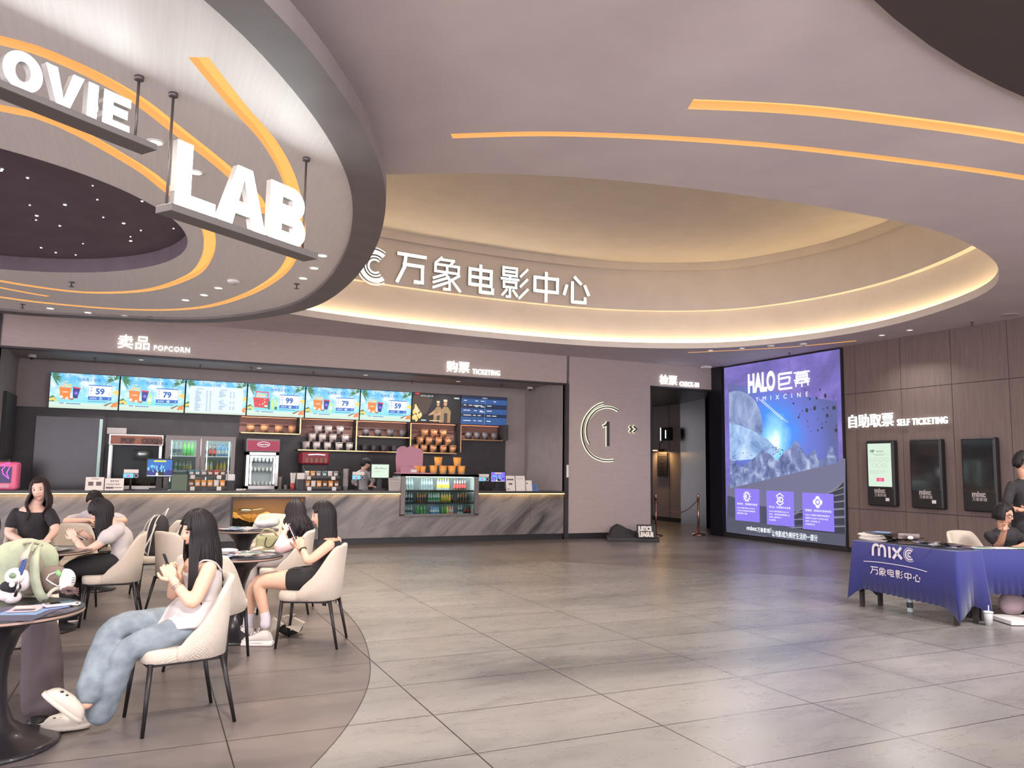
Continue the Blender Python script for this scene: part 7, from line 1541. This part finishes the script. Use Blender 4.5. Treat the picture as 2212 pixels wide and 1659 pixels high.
        for k, (off, ln_, r_) in enumerate(((.030, .068, .0088), (.011, .077, .0090), (-.009, .072, .0086), (-.028, .056, .0078))):
            p = w + d * (.078 - .004 * abs(k - 1)) * sc + l * off * sc; a = 0.0; pts = [p - d * .02, p]; c = curl * (1 + .12 * k)
            for seg_, f in enumerate((.46, .31, .23)): a += c * (.75 if seg_ == 0 else 1.0); p = p + (d * math.cos(a) + n * math.sin(a)) * ln_ * f * sc + l * off * .10 * (1 - curl); pts.append(p)
            q.tube(pts, [r_ * sc, r_ * sc * 1.04, r_ * sc, r_ * sc * .92, r_ * sc * .78], 10, round_=True)
        p = w + d * .018 * sc + l * .028 * sc; dd = (d * .72 + l * thumb_out + n * .35).normalized(); p1 = p + dd * .035 * sc; dd = (d * .9 + l * .25 + n * (.3 + .5 * curl)).normalized(); p2 = p1 + dd * .03 * sc; p3 = p2 + (d * .9 + n * (.25 + .5 * curl)).normalized() * .024 * sc
        q.tube([p, p1, p2, p3], [.0135 * sc, .0115 * sc, .0098 * sc, .008 * sc], 10, round_=True)
        s.extra.append(remesh(q, .0032, 3))
    def finish(s, voxel=.009):
        vs, fs = remesh(s.b, voxel, 5); q = MB(); q.smooth = True; q.add(vs, fs)
        for a, b in s.extra: q.add(a, b)
        return q.build('body', s.skin, s.t)
    def wear(s, q, name, m, voxel=.010, it=5, folds=0.0, seed=1):
        vs, fs = remesh(q, voxel, it); g = MB(); g.smooth = True
        if folds:
            from mathutils import noise
            g_v = []
            for v in vs: n_ = noise.noise_vector(V(v) * 9 + V((seed, 0, 0))) + noise.noise_vector(V(v) * 21) * .4; g_v.append(tuple(V(v) + n_ * folds))
            vs = g_v
        g.add(vs, fs); return g.build(name, m, s.t)
    def hairdo(s, L=.0, phi0=62, back=V((0, 0, 0)), n=60, bangs=True, bang_e=18, wave=0.0, cap=1.10, vol=1.12, seed=3, lift=.0, taper=.6, part=.0):
        rs = random.Random(seed); q = MB(); q.smooth = True; R = (.075, .095, .119)
        # cap over the skull
        N, M = 40, 26; vs, keep = [], []
        for ring_ in sph(N, M):
            for x, y, z in ring_: p = head_pt(x, y, max(z, -.75), 0) * cap; p.z += .004; vs.append(s.W(p)); ph = abs(math.degrees(math.atan2(x, y))); keep.append(z > (.50 if ph < 40 else .50 - (ph - 40) * .013 if ph < 90 else max(-.15 - (ph - 90) * .012, -.72)))
        fs = []
        for i in range(M):
            for j in range(N):
                f = (i * N + j, i * N + (j + 1) % N, (i + 1) * N + (j + 1) % N, (i + 1) * N + j)
                if all(keep[k] for k in f): fs.append(f)
        q.add(vs, fs)
        def lock(ph, L_, e1, r0, drop=True):
            pts, rr = [], []; a = math.radians(ph); E = [math.radians(78 - (78 - e1) * i / 7) for i in range(8)]
            v_ = vol * (1 + rs.uniform(-.02, .03))
            for i, e in enumerate(E): pts.append(s.W((math.sin(a) * math.cos(e) * R[0] * v_ + part * (1 - i / 7), math.cos(a) * math.cos(e) * R[1] * v_, math.sin(e) * R[2] * (v_ - .02) + .004))); rr.append(r0 * (.55 + .45 * i / 7))
            if drop and L_ > 0:
                p = pts[-1]; k = max(int(L_ / .04), 3); ov = (p - s.hc); ov.z = 0; ov = ov.normalized() if ov.length > 1e-5 else V((0, 0, 0)); wp = rs.uniform(0, 6)
                for i in range(1, k + 1):
                    f = i / k; w_ = V((math.sin(wp + f * 9), math.cos(wp * 1.3 + f * 8), 0)) * wave * f
                    pts.append(p + V((0, 0, -L_ * f)) + back * (f ** 1.2) * (1 - .4 * abs(math.cos(a)) * (math.cos(a) > 0)) + ov * lift * math.sin(PI * min(f * 1.2, 1)) + w_); rr.append(r0 * (1 - taper * f))
            q.tube(pts, rr, 8, flat=.55, round_=False)
        if L > 0:
            for i in range(n):
                ph = phi0 + (360 - 2 * phi0) * (i + rs.uniform(-.3, .3)) / (n - 1); lock(ph, L * rs.uniform(.86, 1.05), -12, .019)
        else:
            for i in range(n):
                ph = phi0 + (360 - 2 * phi0) * i / (n - 1); lock(ph, 0, 4 if abs(ph - 180) > 60 else -30, .017)
        if bangs:
            for i in range(18): ph = -58 + 116 * i / 17 + rs.uniform(-3, 3); lock(ph, 0, bang_e + (8 if abs(ph) < 15 else 0) - (16 if abs(ph) > 42 else 0) + rs.uniform(-4, 4), .013)
        return q.build('hair', s.hair, s.t)
def shoe(t, heel, toe, up, w, h, name, m, sole='sole_white', clog=False):
    heel, toe = V(heel), V(toe); d = (toe - heel); L = d.length; d = d.normalized(); up = V(up); up = (up - d * up.dot(d)).normalized(); l = d.cross(up).normalized(); q = MB(); q.smooth = True; rings = []
    for i in range(13):
        f = i / 12; ww = w * (.36 + .14 * math.sin(PI * f)) * (max(1 - (abs(f - .5) * 2) ** 5, .12)) ** .5; hh = h * ((1 - .5 * smoothstep(.25, .8, f)) if not clog else (.78 + .22 * math.sin(PI * f))) * max(1 - (abs(f - .5) * 2) ** 8, .3)
        rings.append([heel + d * L * f + l * (ww * math.cos(a)) + up * (hh * .5 + .5 * hh * math.copysign(abs(math.sin(a)) ** .8, math.sin(a))) for a in [2 * PI * j / 20 for j in range(20)]])
    q.loft(rings); o = q.build(name, m, t)
    q = MB(); q.smooth = True; out = []
    for z in (-.004, .014 if not clog else .02):
        out.append([heel + d * (L * (.5 + .52 * math.copysign(abs(math.cos(a)) ** .8, math.cos(a)))) + l * (w * .49 * math.copysign(abs(math.sin(a)) ** .8, math.sin(a))) + up * z for a in [2 * PI * j / 28 for j in range(28)]])
    q.loft(out); q.build('sole', sole, o); return o, d, l, up
def phone_at(c, d, n, label, m='case_lilac', name='phone', k=1.0):
    d = V(d).normalized(); n = V(n); n = (n - d * n.dot(d)).normalized(); t = thing(name, c, label, 'phone'); q = MB(); q.obox(c, d.cross(n), d, n, .075 * k, .152 * k, .009); q.build('case', m, t, bev=.004); q = MB(); q.obox(V(c) + n * .005, d.cross(n), d, n, .068 * k, .144 * k, .001); q.build('screen', 'black_gloss', t)
def bracelet(P, w, d, r, m, name='bracelet', th=.003):
    q = MB(); q.smooth = True; d = V(d).normalized(); a = d.orthogonal().normalized(); b = d.cross(a); q.tube([V(w) + (a * math.cos(k) + b * math.sin(k)) * r for k in [2 * PI * i / 24 for i in range(25)]], th, 6); q.build(name, m, P.t)

# ---- 1: woman in white camisole and jeans, nearest
A, d1 = V((.24, 5.39, 0)), V((-.976, -.218, 0)); l1 = V((-d1.y, d1.x, 0))
def q1(px, py, k): a = A + l1 * k; return onp(px, py, (a.x, a.y), (d1.x, d1.y))
P = Person('woman in a white camisole and wide jeans sitting with crossed legs, long black hair', 'skin_warm', 'hair_black', A)
P.head(q1(429, 1146, 0), d1 + V((-.0, -.1, -.22)), (.1, 0, 1))
sL = q1(452, 1222, .165); sR = sL - l1 * .33 + d1 * .03; neck = (sL + sR) / 2 + V((0, 0, .035)) + d1 * .02; hip = A + d1 * -.10 + Z3 * .575
P.curve = d1 * -.05
P.torso(hip, neck, -l1, -l1, .94); P.limb([neck - d1 * .01 - Z3 * .03, P.hc - P.hf * .02 - P.hu * .07], [.05, .046])
eL, wL = q1(416, 1310, .21), q1(374, 1252, .10); eR, wR = q1(372, 1292, -.17), q1(377, 1243, -.03)
P.limb([sL - Z3 * .02, eL, wL], [.048, .037, .025]); P.limb([sR - Z3 * .02, eR, wR], [.048, .037, .025])
kR, kL = q1(246, 1352, -.02), q1(272, 1402, .12); aR, aL = q1(188, 1518, .10), q1(206, 1555, .02)
hL, hR = hip + l1 * .09, hip - l1 * .09
P.limb([hL, kL, aL], [.085, .057, .036]); P.limb([hR, kR, aR], [.085, .057, .036])
P.hand(wL, q1(357, 1218, .06) - wL, d1 * -.2 - l1, 1, .75); P.hand(wR, q1(362, 1215, 0) - wR, l1 - d1 * .2, -1, .8)
P.finish(); P.hairdo(.36, 60, -d1 * .05, 66, True, 28, .012, seed=4, lift=.015)
q = MB(); q.smooth = True; rs = random.Random(2)
for k in range(14): f = k / 13; k = k / 3.3; a = P.W((-.055 - .024 * f, .060 - .065 * f, .03)); b = sL + d1 * (.10 - .03 * f) - Z3 * .02 + l1 * (-.06 + .015 * k); q.tube(cat_rom([a, a - Z3 * .08 + d1 * .005, b, b - Z3 * (.15 + .02 * k) - d1 * .01 * k]), [.014 - .009 * i / 24 for i in range(25)], 6, flat=.7)
q.build('front_hair', 'hair_black', P.t)
q = MB(); q.smooth = True; P.torso(hip, neck, -l1, -l1, .96, .012, -.02, .80, q, .10)
c0 = hip.lerp(neck, .22) + P.curve * .6; rings = []
for z, r_ in ((.06, .165), (.0, .185), (-.05, .205), (-.085, .212)): rings.append([c0 + V((0, 0, z)) + d1 * (.05 - z * .6) + l1 * (r_ * 1.02 * math.sin(a)) + d1 * (r_ * .86 * math.cos(a)) for a in [2 * PI * j / 40 for j in range(40)]])
q.loft(rings); P.wear(q, 'camisole', 'shirt_white', .010, 4, .006)
for sd in (1, -1):
    q = MB(); q.smooth = True; b_ = hip.lerp(neck, .8); s_ = (sL if sd > 0 else sR).lerp(neck, .3); q.tube(cat_rom([b_ + l1 * sd * .085 + d1 * .06, s_ + d1 * .04 + Z3 * .0, s_ + Z3 * .018, s_ - d1 * .06, b_ + l1 * sd * .09 - d1 * .13]), .006, 6); q.build('strap', 'shirt_white', P.t)
q = MB(); q.smooth = True; P.torso(hip, neck, -l1, -l1, 1.0, .014, -.14, .16, q)
P.limb([hL, kL, aL.lerp(kL, .12)], [.094, .074, .082], q); P.limb([hR, kR, aR.lerp(kR, .17)], [.094, .074, .086], q); P.wear(q, 'jeans', 'denim', .009, 3, .009)
o, *_ = shoe(P.t, q1(172, 1560, .10) , q1(92, 1500, .10), V((.55, 0, .8)), .105, .085, 'clog', 'clog_white', 'clog_white', True)
q = MB(); q.smooth = True
for h_, e_, u_ in ((q1(172, 1560, .10), q1(92, 1500, .10), V((.55, 0, .8)).normalized()), (V((-.225, 5.43, .012)), V((-.475, 5.41, .02)), Z3)):
    for f_, s_ in ((.62, .5), (.74, .45)):
        c_ = h_.lerp(e_, f_) + l1 * .034 * s_ * 2 + u_ * .068; q.ell(c_, (.011, .006, .006), 10, 8)
q.build('clog_holes', 'black', P.t)
o2, *_ = shoe(P.t, V((-.225, 5.43, .012)), V((-.475, 5.41, .02)), Z3, .105, .085, 'clog', 'clog_white', 'clog_white', True)
bracelet(P, wL + (eL - wL) * .2, eL - wL, .031, 'chrome'); bracelet(P, wL + (eL - wL) * .27, eL - wL, .033, 'chrome')
q = MB(); q.smooth = True; n0 = neck + d1 * .05 - Z3 * .0; q.tube(cat_rom([n0 + l1 * .05 + Z3 * .01 - d1 * .03, n0 + d1 * .02 + l1 * .02 - Z3 * .06, n0 + d1 * .03 - Z3 * .10, n0 + d1 * .02 - l1 * .02 - Z3 * .06, n0 - l1 * .05 + Z3 * .01 - d1 * .03]), .0018, 6); q.build('necklace', 'brass', P.t)
phone_at((q1(359, 1211, .03)), Z3 + d1 * .4, -d1, 'small dark phone held in both hands by the woman in jeans', 'black', 'phone', .6)

# ---- 2: woman in black shorts with a watch
A, d1 = V((1.39, 7.22, 0)), V((-.92, .39, 0)); l1 = V((-d1.y, d1.x, 0))
P = Person('woman in a black sleeveless top and black shorts looking at her phone', 'skin_warm', 'hair_black', A)
P.head(q1(699, 1114, 0), d1 + V((-.1, -.22, -.16)), (0, 0, 1))
sL = q1(712, 1172, .165); sR = sL - l1 * .33; neck = (sL + sR) / 2 + V((0, 0, .04)) + d1 * .02; hip = A + d1 * -.09 + Z3 * .57
P.torso(hip, neck, -l1, -l1, .93); P.limb([neck - Z3 * .03, P.hc - P.hf * .02 - P.hu * .07], [.05, .045])
eL, wL = q1(665, 1215, .23), q1(653, 1184, .12); eR, wR = q1(668, 1212, -.12), q1(647, 1183, -.03)
P.limb([sL - Z3 * .02, eL, wL], [.047, .036, .025]); P.limb([sR - Z3 * .02, eR, wR], [.047, .036, .025])
kL, kR = q1(556, 1256, .10), q1(549, 1254, -.10); aL, aR = q1(574, 1335, .10), q1(536, 1338, -.10)
hL, hR = hip + l1 * .09, hip - l1 * .09; P.limb([hL, kL, aL], [.09, .058, .037]); P.limb([hR, kR, aR], [.09, .058, .037])
P.hand(wL, q1(640, 1152, .06) - wL, -l1 - d1 * .2, 1, .55); P.hand(wR, q1(638, 1152, 0) - wR, l1 - d1 * .2, -1, .6)
P.finish(); P.hairdo(.72, 70, -d1 * .06, 62, True, 34, .006, seed=6, part=.0)
q = MB(); q.smooth = True; P.torso(hip, neck, -l1, -l1, .96, .010, -.02, .93, q); P.wear(q, 'top', 'shirt_black', .010, 4, .004)
q = MB(); q.smooth = True; P.torso(hip, neck, -l1, -l1, 1.0, .012, -.14, .15, q)
for h_, k_ in ((hL, kL), (hR, kR)): P.limb([h_, h_.lerp(k_, .42)], [.105, .098], q)
P.wear(q, 'shorts', 'trousers_black', .010, 4, .004)
for a_, k_ in ((aL, kL), (aR, kR)): q = MB(); q.smooth = True; q.tube([a_.lerp(k_, .42), a_.lerp(k_, .2), a_, a_ - Z3 * .05], [.045, .041, .042, .045], 16, round_=True); q.build('sock', 'sock_white', P.t)
for a_, kk in ((aL, .10), (aR, -.10)):
    h_ = V((a_.x, a_.y, .028)) - d1 * .07; o, d_, l_, u_ = shoe(P.t, h_, h_ + d1 * .265, Z3, .10, .105, 'sneaker', 'shoe_white'); q = MB(); q.smooth = True
    for k in range(3): c_ = h_ + d1 * (.125 + .03 * k) + Z3 * (.088 - .012 * k); q.tube([c_ - l_ * .03, c_ + Z3 * .01, c_ + l_ * .03], .004, 6)
    q.tube(cat_rom([h_ + d1 * .12 + Z3 * .10, h_ + d1 * .14 + Z3 * .11 + l_ * .05, h_ + d1 * .17 + Z3 * .06 + l_ * .06, h_ + d1 * .13 + Z3 * .09]), .0035, 6); q.build('laces', 'sock_white', o)
    q = MB(); q.obox(h_ + d1 * .13 - Z3 * .012, d1, l_, Z3, .27, .098, .03); q.build('platform_sole', 'sole_white', P.t, bev=.01)
q = MB(); q.obox(wL + (eL - wL) * .12 + l1 * .026, (eL - wL).normalized(), d1, l1, .036, .032, .010); q.build('watch', 'black_gloss', P.t, bev=.004); bracelet(P, wL + (eL - wL) * .12, eL - wL, .027, 'black', 'watch_strap', .007)
phone_at(q1(632, 1148, .03), Z3 + d1 * .5, -d1 + Z3 * .3, 'phone in a pale case held up by the woman in black shorts')

# ---- 3: woman with wavy hair, seen from behind
A, d1 = V((1.42, 8.88, 0)), V((-.957, .29, 0)); l1 = V((-d1.y, d1.x, 0))
P = Person('woman with long wavy dark hair in a pale pink top, seen from behind', 'skin', 'hair_dark', A)
P.head(q1(638, 1108, 0), V((-.7, .72, -.1)), (0, 0, 1), 1.02)
sL = q1(632, 1172, .16); sR = sL - l1 * .32; neck = (sL + sR) / 2 + Z3 * .04; hip = A + d1 * -.08 + Z3 * .57
P.torso(hip, neck, -l1, -l1, .94); P.limb([neck - Z3 * .03, P.hc - P.hf * .02 - P.hu * .07], [.05, .045])
eL, wL = q1(600, 1186, .2), q1(617, 1146, .14); eR, wR = A + d1 * .1 - l1 * .24 + Z3 * .74, A + d1 * .28 - l1 * .02 + Z3 * .66
P.limb([sL - Z3 * .02, eL, wL], [.046, .036, .025]); P.limb([sR - Z3 * .02, eR, wR], [.046, .036, .025])
kL, kR = A + d1 * .36 + l1 * .1 + Z3 * .56, A + d1 * .36 - l1 * .1 + Z3 * .56; aL, aR = A + d1 * .33 + l1 * .1 + Z3 * .09, A + d1 * .33 - l1 * .1 + Z3 * .09
hL, hR = hip + l1 * .09, hip - l1 * .09; P.limb([hL, kL, aL], [.085, .056, .037]); P.limb([hR, kR, aR], [.085, .056, .037])
P.hand(wL, q1(626, 1130, .1) - wL, -l1, 1, .6); P.hand(wR, d1 - Z3 * .2, -Z3, -1, .35)
P.finish(.010); P.hairdo(.27, 62, -d1 * .06, 70, True, 20, .030, seed=9, lift=.05, vol=1.2, taper=.3)
q = MB(); q.smooth = True; P.torso(hip, neck, -l1, -l1, .96, .014, -.02, .95, q); P.limb([sL - Z3 * .01, eL, eL.lerp(wL, .6)], [.062, .052, .042], q); P.limb([sR - Z3 * .01, eR, eR.lerp(wR, .6)], [.062, .052, .042], q); P.wear(q, 'blouse', 'shirt_pink', .011, 4, .006)
q = MB(); q.smooth = True; P.torso(hip, neck, -l1, -l1, 1, .012, -.14, .15, q); P.limb([hL, kL, aL], [.1, .08, .07], q); P.limb([hR, kR, aR], [.1, .08, .07], q); P.wear(q, 'trousers', 'trousers_grey', .011, 4, .005)
for a_ in (aL, aR): h_ = V((a_.x, a_.y, .005)) - d1 * .06; shoe(P.t, h_, h_ + d1 * .24, Z3, .09, .075, 'shoe', 'shoe_white')

# ---- 5: girl in white puff sleeve blouse
A, d1 = V((-.26, 8.86, 0)), V((-.998, .06, 0)); l1 = V((-d1.y, d1.x, 0))
P = Person('girl in a white puff sleeve blouse and black trousers bending over her phone', 'skin', 'hair_dark', A)
P.head(q1(219, 1104, 0), d1 + V((-.0, -.15, -.62)), (-.4, 0, 1))
sL = q1(252, 1146, .16); sR = sL - l1 * .32 + d1 * .02; neck = (sL + sR) / 2 + Z3 * .035 + d1 * .03; hip = A + d1 * -.08 + Z3 * .57; P.curve = d1 * -.04
P.torso(hip, neck, -l1, -l1, .93); P.limb([neck - Z3 * .03, P.hc - P.hf * .03 - P.hu * .06], [.05, .045])
eL, wL = q1(184, 1194, .2), q1(161, 1163, .1); eR, wR = q1(204, 1180, -.16), q1(190, 1158, -.06)
P.limb([sL - Z3 * .02, eL, wL], [.046, .037, .026]); P.limb([sR - Z3 * .02, eR, wR], [.046, .037, .026])
kL, kR = A + d1 * .37 + l1 * .1 + Z3 * .55, A + d1 * .37 - l1 * .1 + Z3 * .55; aL, aR = A + d1 * .40 + l1 * .1 + Z3 * .09, A + d1 * .34 - l1 * .1 + Z3 * .09
hL, hR = hip + l1 * .09, hip - l1 * .09; P.limb([hL, kL, aL], [.086, .056, .037]); P.limb([hR, kR, aR], [.086, .056, .037])
P.hand(wL, q1(146, 1136, .06) - wL, -l1 - d1 * .1, 1, .5); P.hand(wR, q1(172, 1150, -.03) - wR, l1 + Z3 * .3, -1, .6)
P.finish(); P.hairdo(.34, 58, -d1 * .02, 62, True, 14, .010, seed=12)
q = MB(); q.smooth = True; P.torso(hip, neck, -l1, -l1, .96, .014, -.06, .95, q, .04)
for s_, e_ in ((sL, eL), (sR, eR)): q.ell(s_.lerp(e_, .28), (.082, .082, .075)); P.limb([s_ + (s_ - e_) * .02, s_.lerp(e_, .42)], [.07, .058], q)
P.wear(q, 'blouse', 'shirt_white', .010, 4, .006)
q = MB(); q.smooth = True; P.torso(hip, neck, -l1, -l1, 1, .012, -.14, .14, q); P.limb([hL, kL, aL], [.102, .085, .075], q); P.limb([hR, kR, aR], [.102, .085, .075], q); P.wear(q, 'trousers', 'trousers_black', .011, 4, .005)
for a_ in (aL, aR): h_ = V((a_.x, a_.y, .005)) - d1 * .06; shoe(P.t, h_, h_ + d1 * .24, Z3, .09, .075, 'shoe', 'shoe_black')
bracelet(P, wL + (eL - wL) * .22, eL - wL, .031, 'shirt_pink', 'hair_tie', .005)
phone_at(q1(172, 1158, .02), d1 * .8 + Z3 * .5, Z3 - d1 * .6, 'phone held in the hands of the girl in the white blouse', 'steel')

# ---- people facing the camera
def facing(label, D, head, hdir, sh, elb, wri, hipp, skin, hair, base=None, hs=1.0, smile=0, hup=(0, 0, 1), seated=True, k=.96, turn=0.0, wd=(0, 0), hip_z=.57, leg=None):
    """sh/elb/wri: (image left, image right) points"""
    T = lambda p, dd=0: atd(p[0], p[1], D + dd)
    hip = T(hipp, .05); hip.z = hip_z; P = Person(label, skin, hair, (hip.x, hip.y, 0)); P.head(T(head), hdir, hup, hs, smile)
    f = V((-FWD.x, -FWD.y, 0)).normalized(); f = Matrix.Rotation(turn, 3, 'Z') @ f; P.f = f; l = V((-f.y, f.x, 0))    # l: the person's left
    P.l = l; sr, sl = T(sh[0]), T(sh[1]); sl += -f * 0; P.sr, P.sl = sr, sl; neck = (sr + sl) / 2 + Z3 * .075; P.neck, P.hip = neck, hip
    lat = (sl - sr).normalized(); P.lat = lat; P.wid = (sl - sr).length / .33
    P.torso(hip, neck, l, lat, k, wid=P.wid); P.limb([neck - Z3 * .03, P.hc - P.hf * .02 - P.hu * .07], [.052, .048])
    P.er, P.el, P.wr, P.wl = T(elb[0], wd[0] * .5), T(elb[1], wd[0] * .5), T(wri[0], wd[0]), T(wri[1], wd[1])
    P.limb([sr - Z3 * .02, P.er, P.wr], [.05, .04, .027]); P.limb([sl - Z3 * .02, P.el, P.wl], [.05, .04, .027])
    P.hl, P.hr_ = hip + l * .09, hip - l * .09
    if seated: P.kl, P.kr = hip + f * .42 + l * .11 - Z3 * .02, hip + f * .42 - l * .11 - Z3 * .02; P.al, P.ar = P.kl + f * .0 + V((0, 0, .09 - P.kl.z)), P.kr + V((0, 0, .09 - P.kr.z))
    else: P.kl, P.kr = hip + l * .1 - Z3 * .44 + f * .02, hip - l * .1 - Z3 * .44 + f * .02; P.al, P.ar = hip + l * .11 + V((0, 0, .09 - hip.z)), hip - l * .11 + V((0, 0, .09 - hip.z))
    if leg: P.kl, P.al = leg
    P.limb([P.hl, P.kl, P.al], [.09, .06, .038]); P.limb([P.hr_, P.kr, P.ar], [.09, .06, .038]); return P
def dress(P, shirt, m, trouser, sleeve=.55, shoe_m='shoe_black', tr=(.104, .085, .075), top=1.0, voxel=.011, puff=0):
    q = MB(); q.smooth = True; P.torso(P.hip, P.neck, P.l, P.lat, .98, .014, -.04, top, q, wid=P.wid)
    for s_, e_ in ((P.sr, P.er), (P.sl, P.el)):
        P.limb([s_ + (s_ - e_) * .02 - Z3 * .02, s_.lerp(e_, sleeve)], [.060, .056], q)
        if puff: q.ell(s_.lerp(e_, .3), (.085, .085, .085))
    P.wear(q, shirt, m, voxel, 4, .006)
    q = MB(); q.smooth = True; P.torso(P.hip, P.neck, P.l, P.lat, 1, .012, -.14, .14, q); P.limb([P.hl, P.kl, P.al], tr, q); P.limb([P.hr_, P.kr, P.ar], tr, q); P.wear(q, 'trousers', trouser, voxel, 4, .005)
    for a_ in (P.al, P.ar): h_ = V((a_.x, a_.y, .005)) - P.f * .06; shoe(P.t, h_, h_ + P.f * .25, Z3, .095, .075, 'shoe', shoe_m)
FC = V((-FWD.x, -FWD.y, 0)).normalized()
P = facing('smiling woman with long dark hair in a black top facing the camera', 8.0, (86, 1058), FC + BRt * .30 - Z3 * .10, ((36, 1106), (108, 1106)), ((16, 1152), (122, 1146)), ((52, 1172), (98, 1170)), (70, 1220), 'skin', 'hair_brown', smile=1, hup=BRt * -.12 + Z3, wd=(-.2, -.25), turn=.15)
P.hand(P.wr, BRt + FC * .2, -Z3, -1, .4); P.hand(P.wl, -BRt + FC * .2, -Z3, 1, .4); P.finish(); P.hairdo(.26, 56, V((0, 0, 0)), 60, True, 40, .016, seed=15, lift=.03); dress(P, 'top', 'shirt_black', 'trousers_black', .62, top=.90, puff=0)
P = facing('girl in a grey tee with tied dark hair leaning on her arms by the counter', 10.2, (205, 1080), FC - Z3 * .75, ((174, 1116), (250, 1114)), ((137, 1126), (272, 1126)), ((196, 1124), (222, 1124)), (210, 1160), 'skin_warm', 'hair_black', hup=FC * .6 + Z3, wd=(-.25, -.25))
P.hand(P.wr, BRt, -Z3, -1, .5); P.hand(P.wl, -BRt, -Z3, 1, .5); P.finish(.010); P.hairdo(0, 60, n=46, bangs=True, bang_e=30, seed=18); dress(P, 'tee', 'shirt_grey', 'trousers_black', .6)
q = MB(); q.smooth = True; c_ = P.W((-.05, -.09, -.05)); q.tube([P.W((0, -.1, .02)), c_, c_ - Z3 * .10], [.03, .025, .006], 10, round_=True); q.build('ponytail', 'hair_black', P.t)
p8 = facing('seated clerk in a black tee with glasses resting her chin on her hand', 9.25, (2168, 1113), FC + BRt * .45 - Z3 * .15, ((2138, 1154), (2200, 1156)), ((2159, 1180), (2224, 1174)), ((2171, 1142), (2202, 1181)), (2176, 1225), 'skin_deep', 'hair_black', hup=BRt * .1 + Z3, wd=(-.3, -.42), hs=1.06)
p8.hand(p8.wr, p8.W((-.02, .085, -.06)) - p8.wr, p8.hf * -1 + p8.hr, -1, .75); p8.hand(p8.wl, -BRt * .9 + FC * .3, -Z3, 1, .4); p8.finish(); p8.hairdo(.03, 60, V((0, 0, 0)), 56, True, 34, .012, seed=22, lift=.0, vol=1.16, taper=.5); dress(p8, 'tee', 'shirt_black', 'trousers_black', .62)
def glasses(P):
    q = MB(); q.smooth = True
    for sd in (-1, 1): q.tube([P.W((sd * .031 + .024 * math.cos(a), .094 - .010 * abs(math.cos(a)) * (sd * math.cos(a) > 0), .004 + .019 * math.sin(a))) for a in [2 * PI * i / 24 for i in range(25)]], .0022 * 1.4, 6); q.tube([P.W((sd * .055, .085, .008)), P.W((sd * .083, .05, .010)), P.W((sd * .082, -.01, .008))], .003, 6)
    q.tube([P.W((-.008, .098, .008)), P.W((0, .103, .010)), P.W((.008, .098, .008))], .003, 6); q.build('glasses', 'black', P.t)
glasses(p8)
p9 = facing('standing man in a black polo with a white lanyard at the right edge', 9.55, (2210, 998), FC * .25 + BRt - Z3 * .12, ((2186, 1047), (2244, 1047)), ((2172, 1098), (2256, 1100)), ((2206, 1102), (2232, 1102)), (2213, 1195), 'skin_deep', 'hair_black', seated=False, wd=(-.22, -.2), turn=.9, hs=1.04, hip_z=.93)
p9.hand(p9.wr, BRt, Z3, -1, .5); p9.hand(p9.wl, -BRt, Z3, 1, .5); p9.finish(); p9.hairdo(0, 56, n=50, bangs=True, bang_e=40, seed=25); dress(p9, 'polo', 'shirt_black', 'trousers_black', .72, tr=(.108, .08, .065)); glasses(p9)
q = MB(); q.smooth = True; q.tube(cat_rom([p9.neck - BRt * .07 - Z3 * .01, p9.neck + FC * .075 - BRt * .02 - Z3 * .012, p9.neck + FC * .10 + BRt * .05 - Z3 * .06, p9.neck + FC * .09 + BRt * .13 - Z3 * .2]), .008, 8, flat=.3); q.build('lanyard', 'paper', p9.t)
# woman at the left edge behind the front table, mostly outside the frame
p7 = facing('woman with long brown hair in a cream top at the left edge, wide mauve trousers', 5.45, (-34, 1140), FC * .7 + BRt * .7 - Z3 * .25, ((-66, 1218), (2, 1220)), ((-80, 1290), (20, 1292)), ((-50, 1330), (-22, 1328)), (-34, 1392), 'skin', 'hair_brown', wd=(-.2, -.22), turn=.35, leg=(V((-.56, 5.92, .55)), V((-.50, 5.72, .10))))
p7.hand(p7.wr, BRt, -Z3, -1, .4); p7.hand(p7.wl, -BRt, -Z3, 1, .4); p7.finish(); p7.hairdo(.40, 58, V((0, 0, 0)), 60, True, 25, .012, seed=31); dress(p7, 'top', 'shirt_cream', 'trousers_mauve', .8, tr=(.11, .10, .12))
# clerk behind the counter, turned away
p10 = facing('clerk in a pale shirt behind the counter beside the VIP till', 16.85, (790, 1002), BRt * .9 - FC * .5 - Z3 * .3, ((768, 1024), (800, 1022)), ((764, 1044), (806, 1040)), ((782, 1052), (800, 1050)), (782, 1078), 'skin', 'hair_black', seated=False, turn=2.2, hip_z=.95, k=1.0)
p10.hand(p10.wr, BRt, -Z3, -1, .4); p10.hand(p10.wl, BRt, -Z3, 1, .4); p10.finish(.012); p10.hairdo(0, 56, n=46, bangs=True, bang_e=40, seed=35); dress(p10, 'shirt', 'shirt_clerk', 'trousers_black', .9, voxel=.013)
q = MB(); q.smooth = True; q.ell(p10.W((0, -.0, .055)), (1, 1, 1), 20, 10, Matrix((p10.hr * .092, p10.hf * .108, p10.hu * .08)).transposed()); q.build('cap', 'black_matte', p10.t)
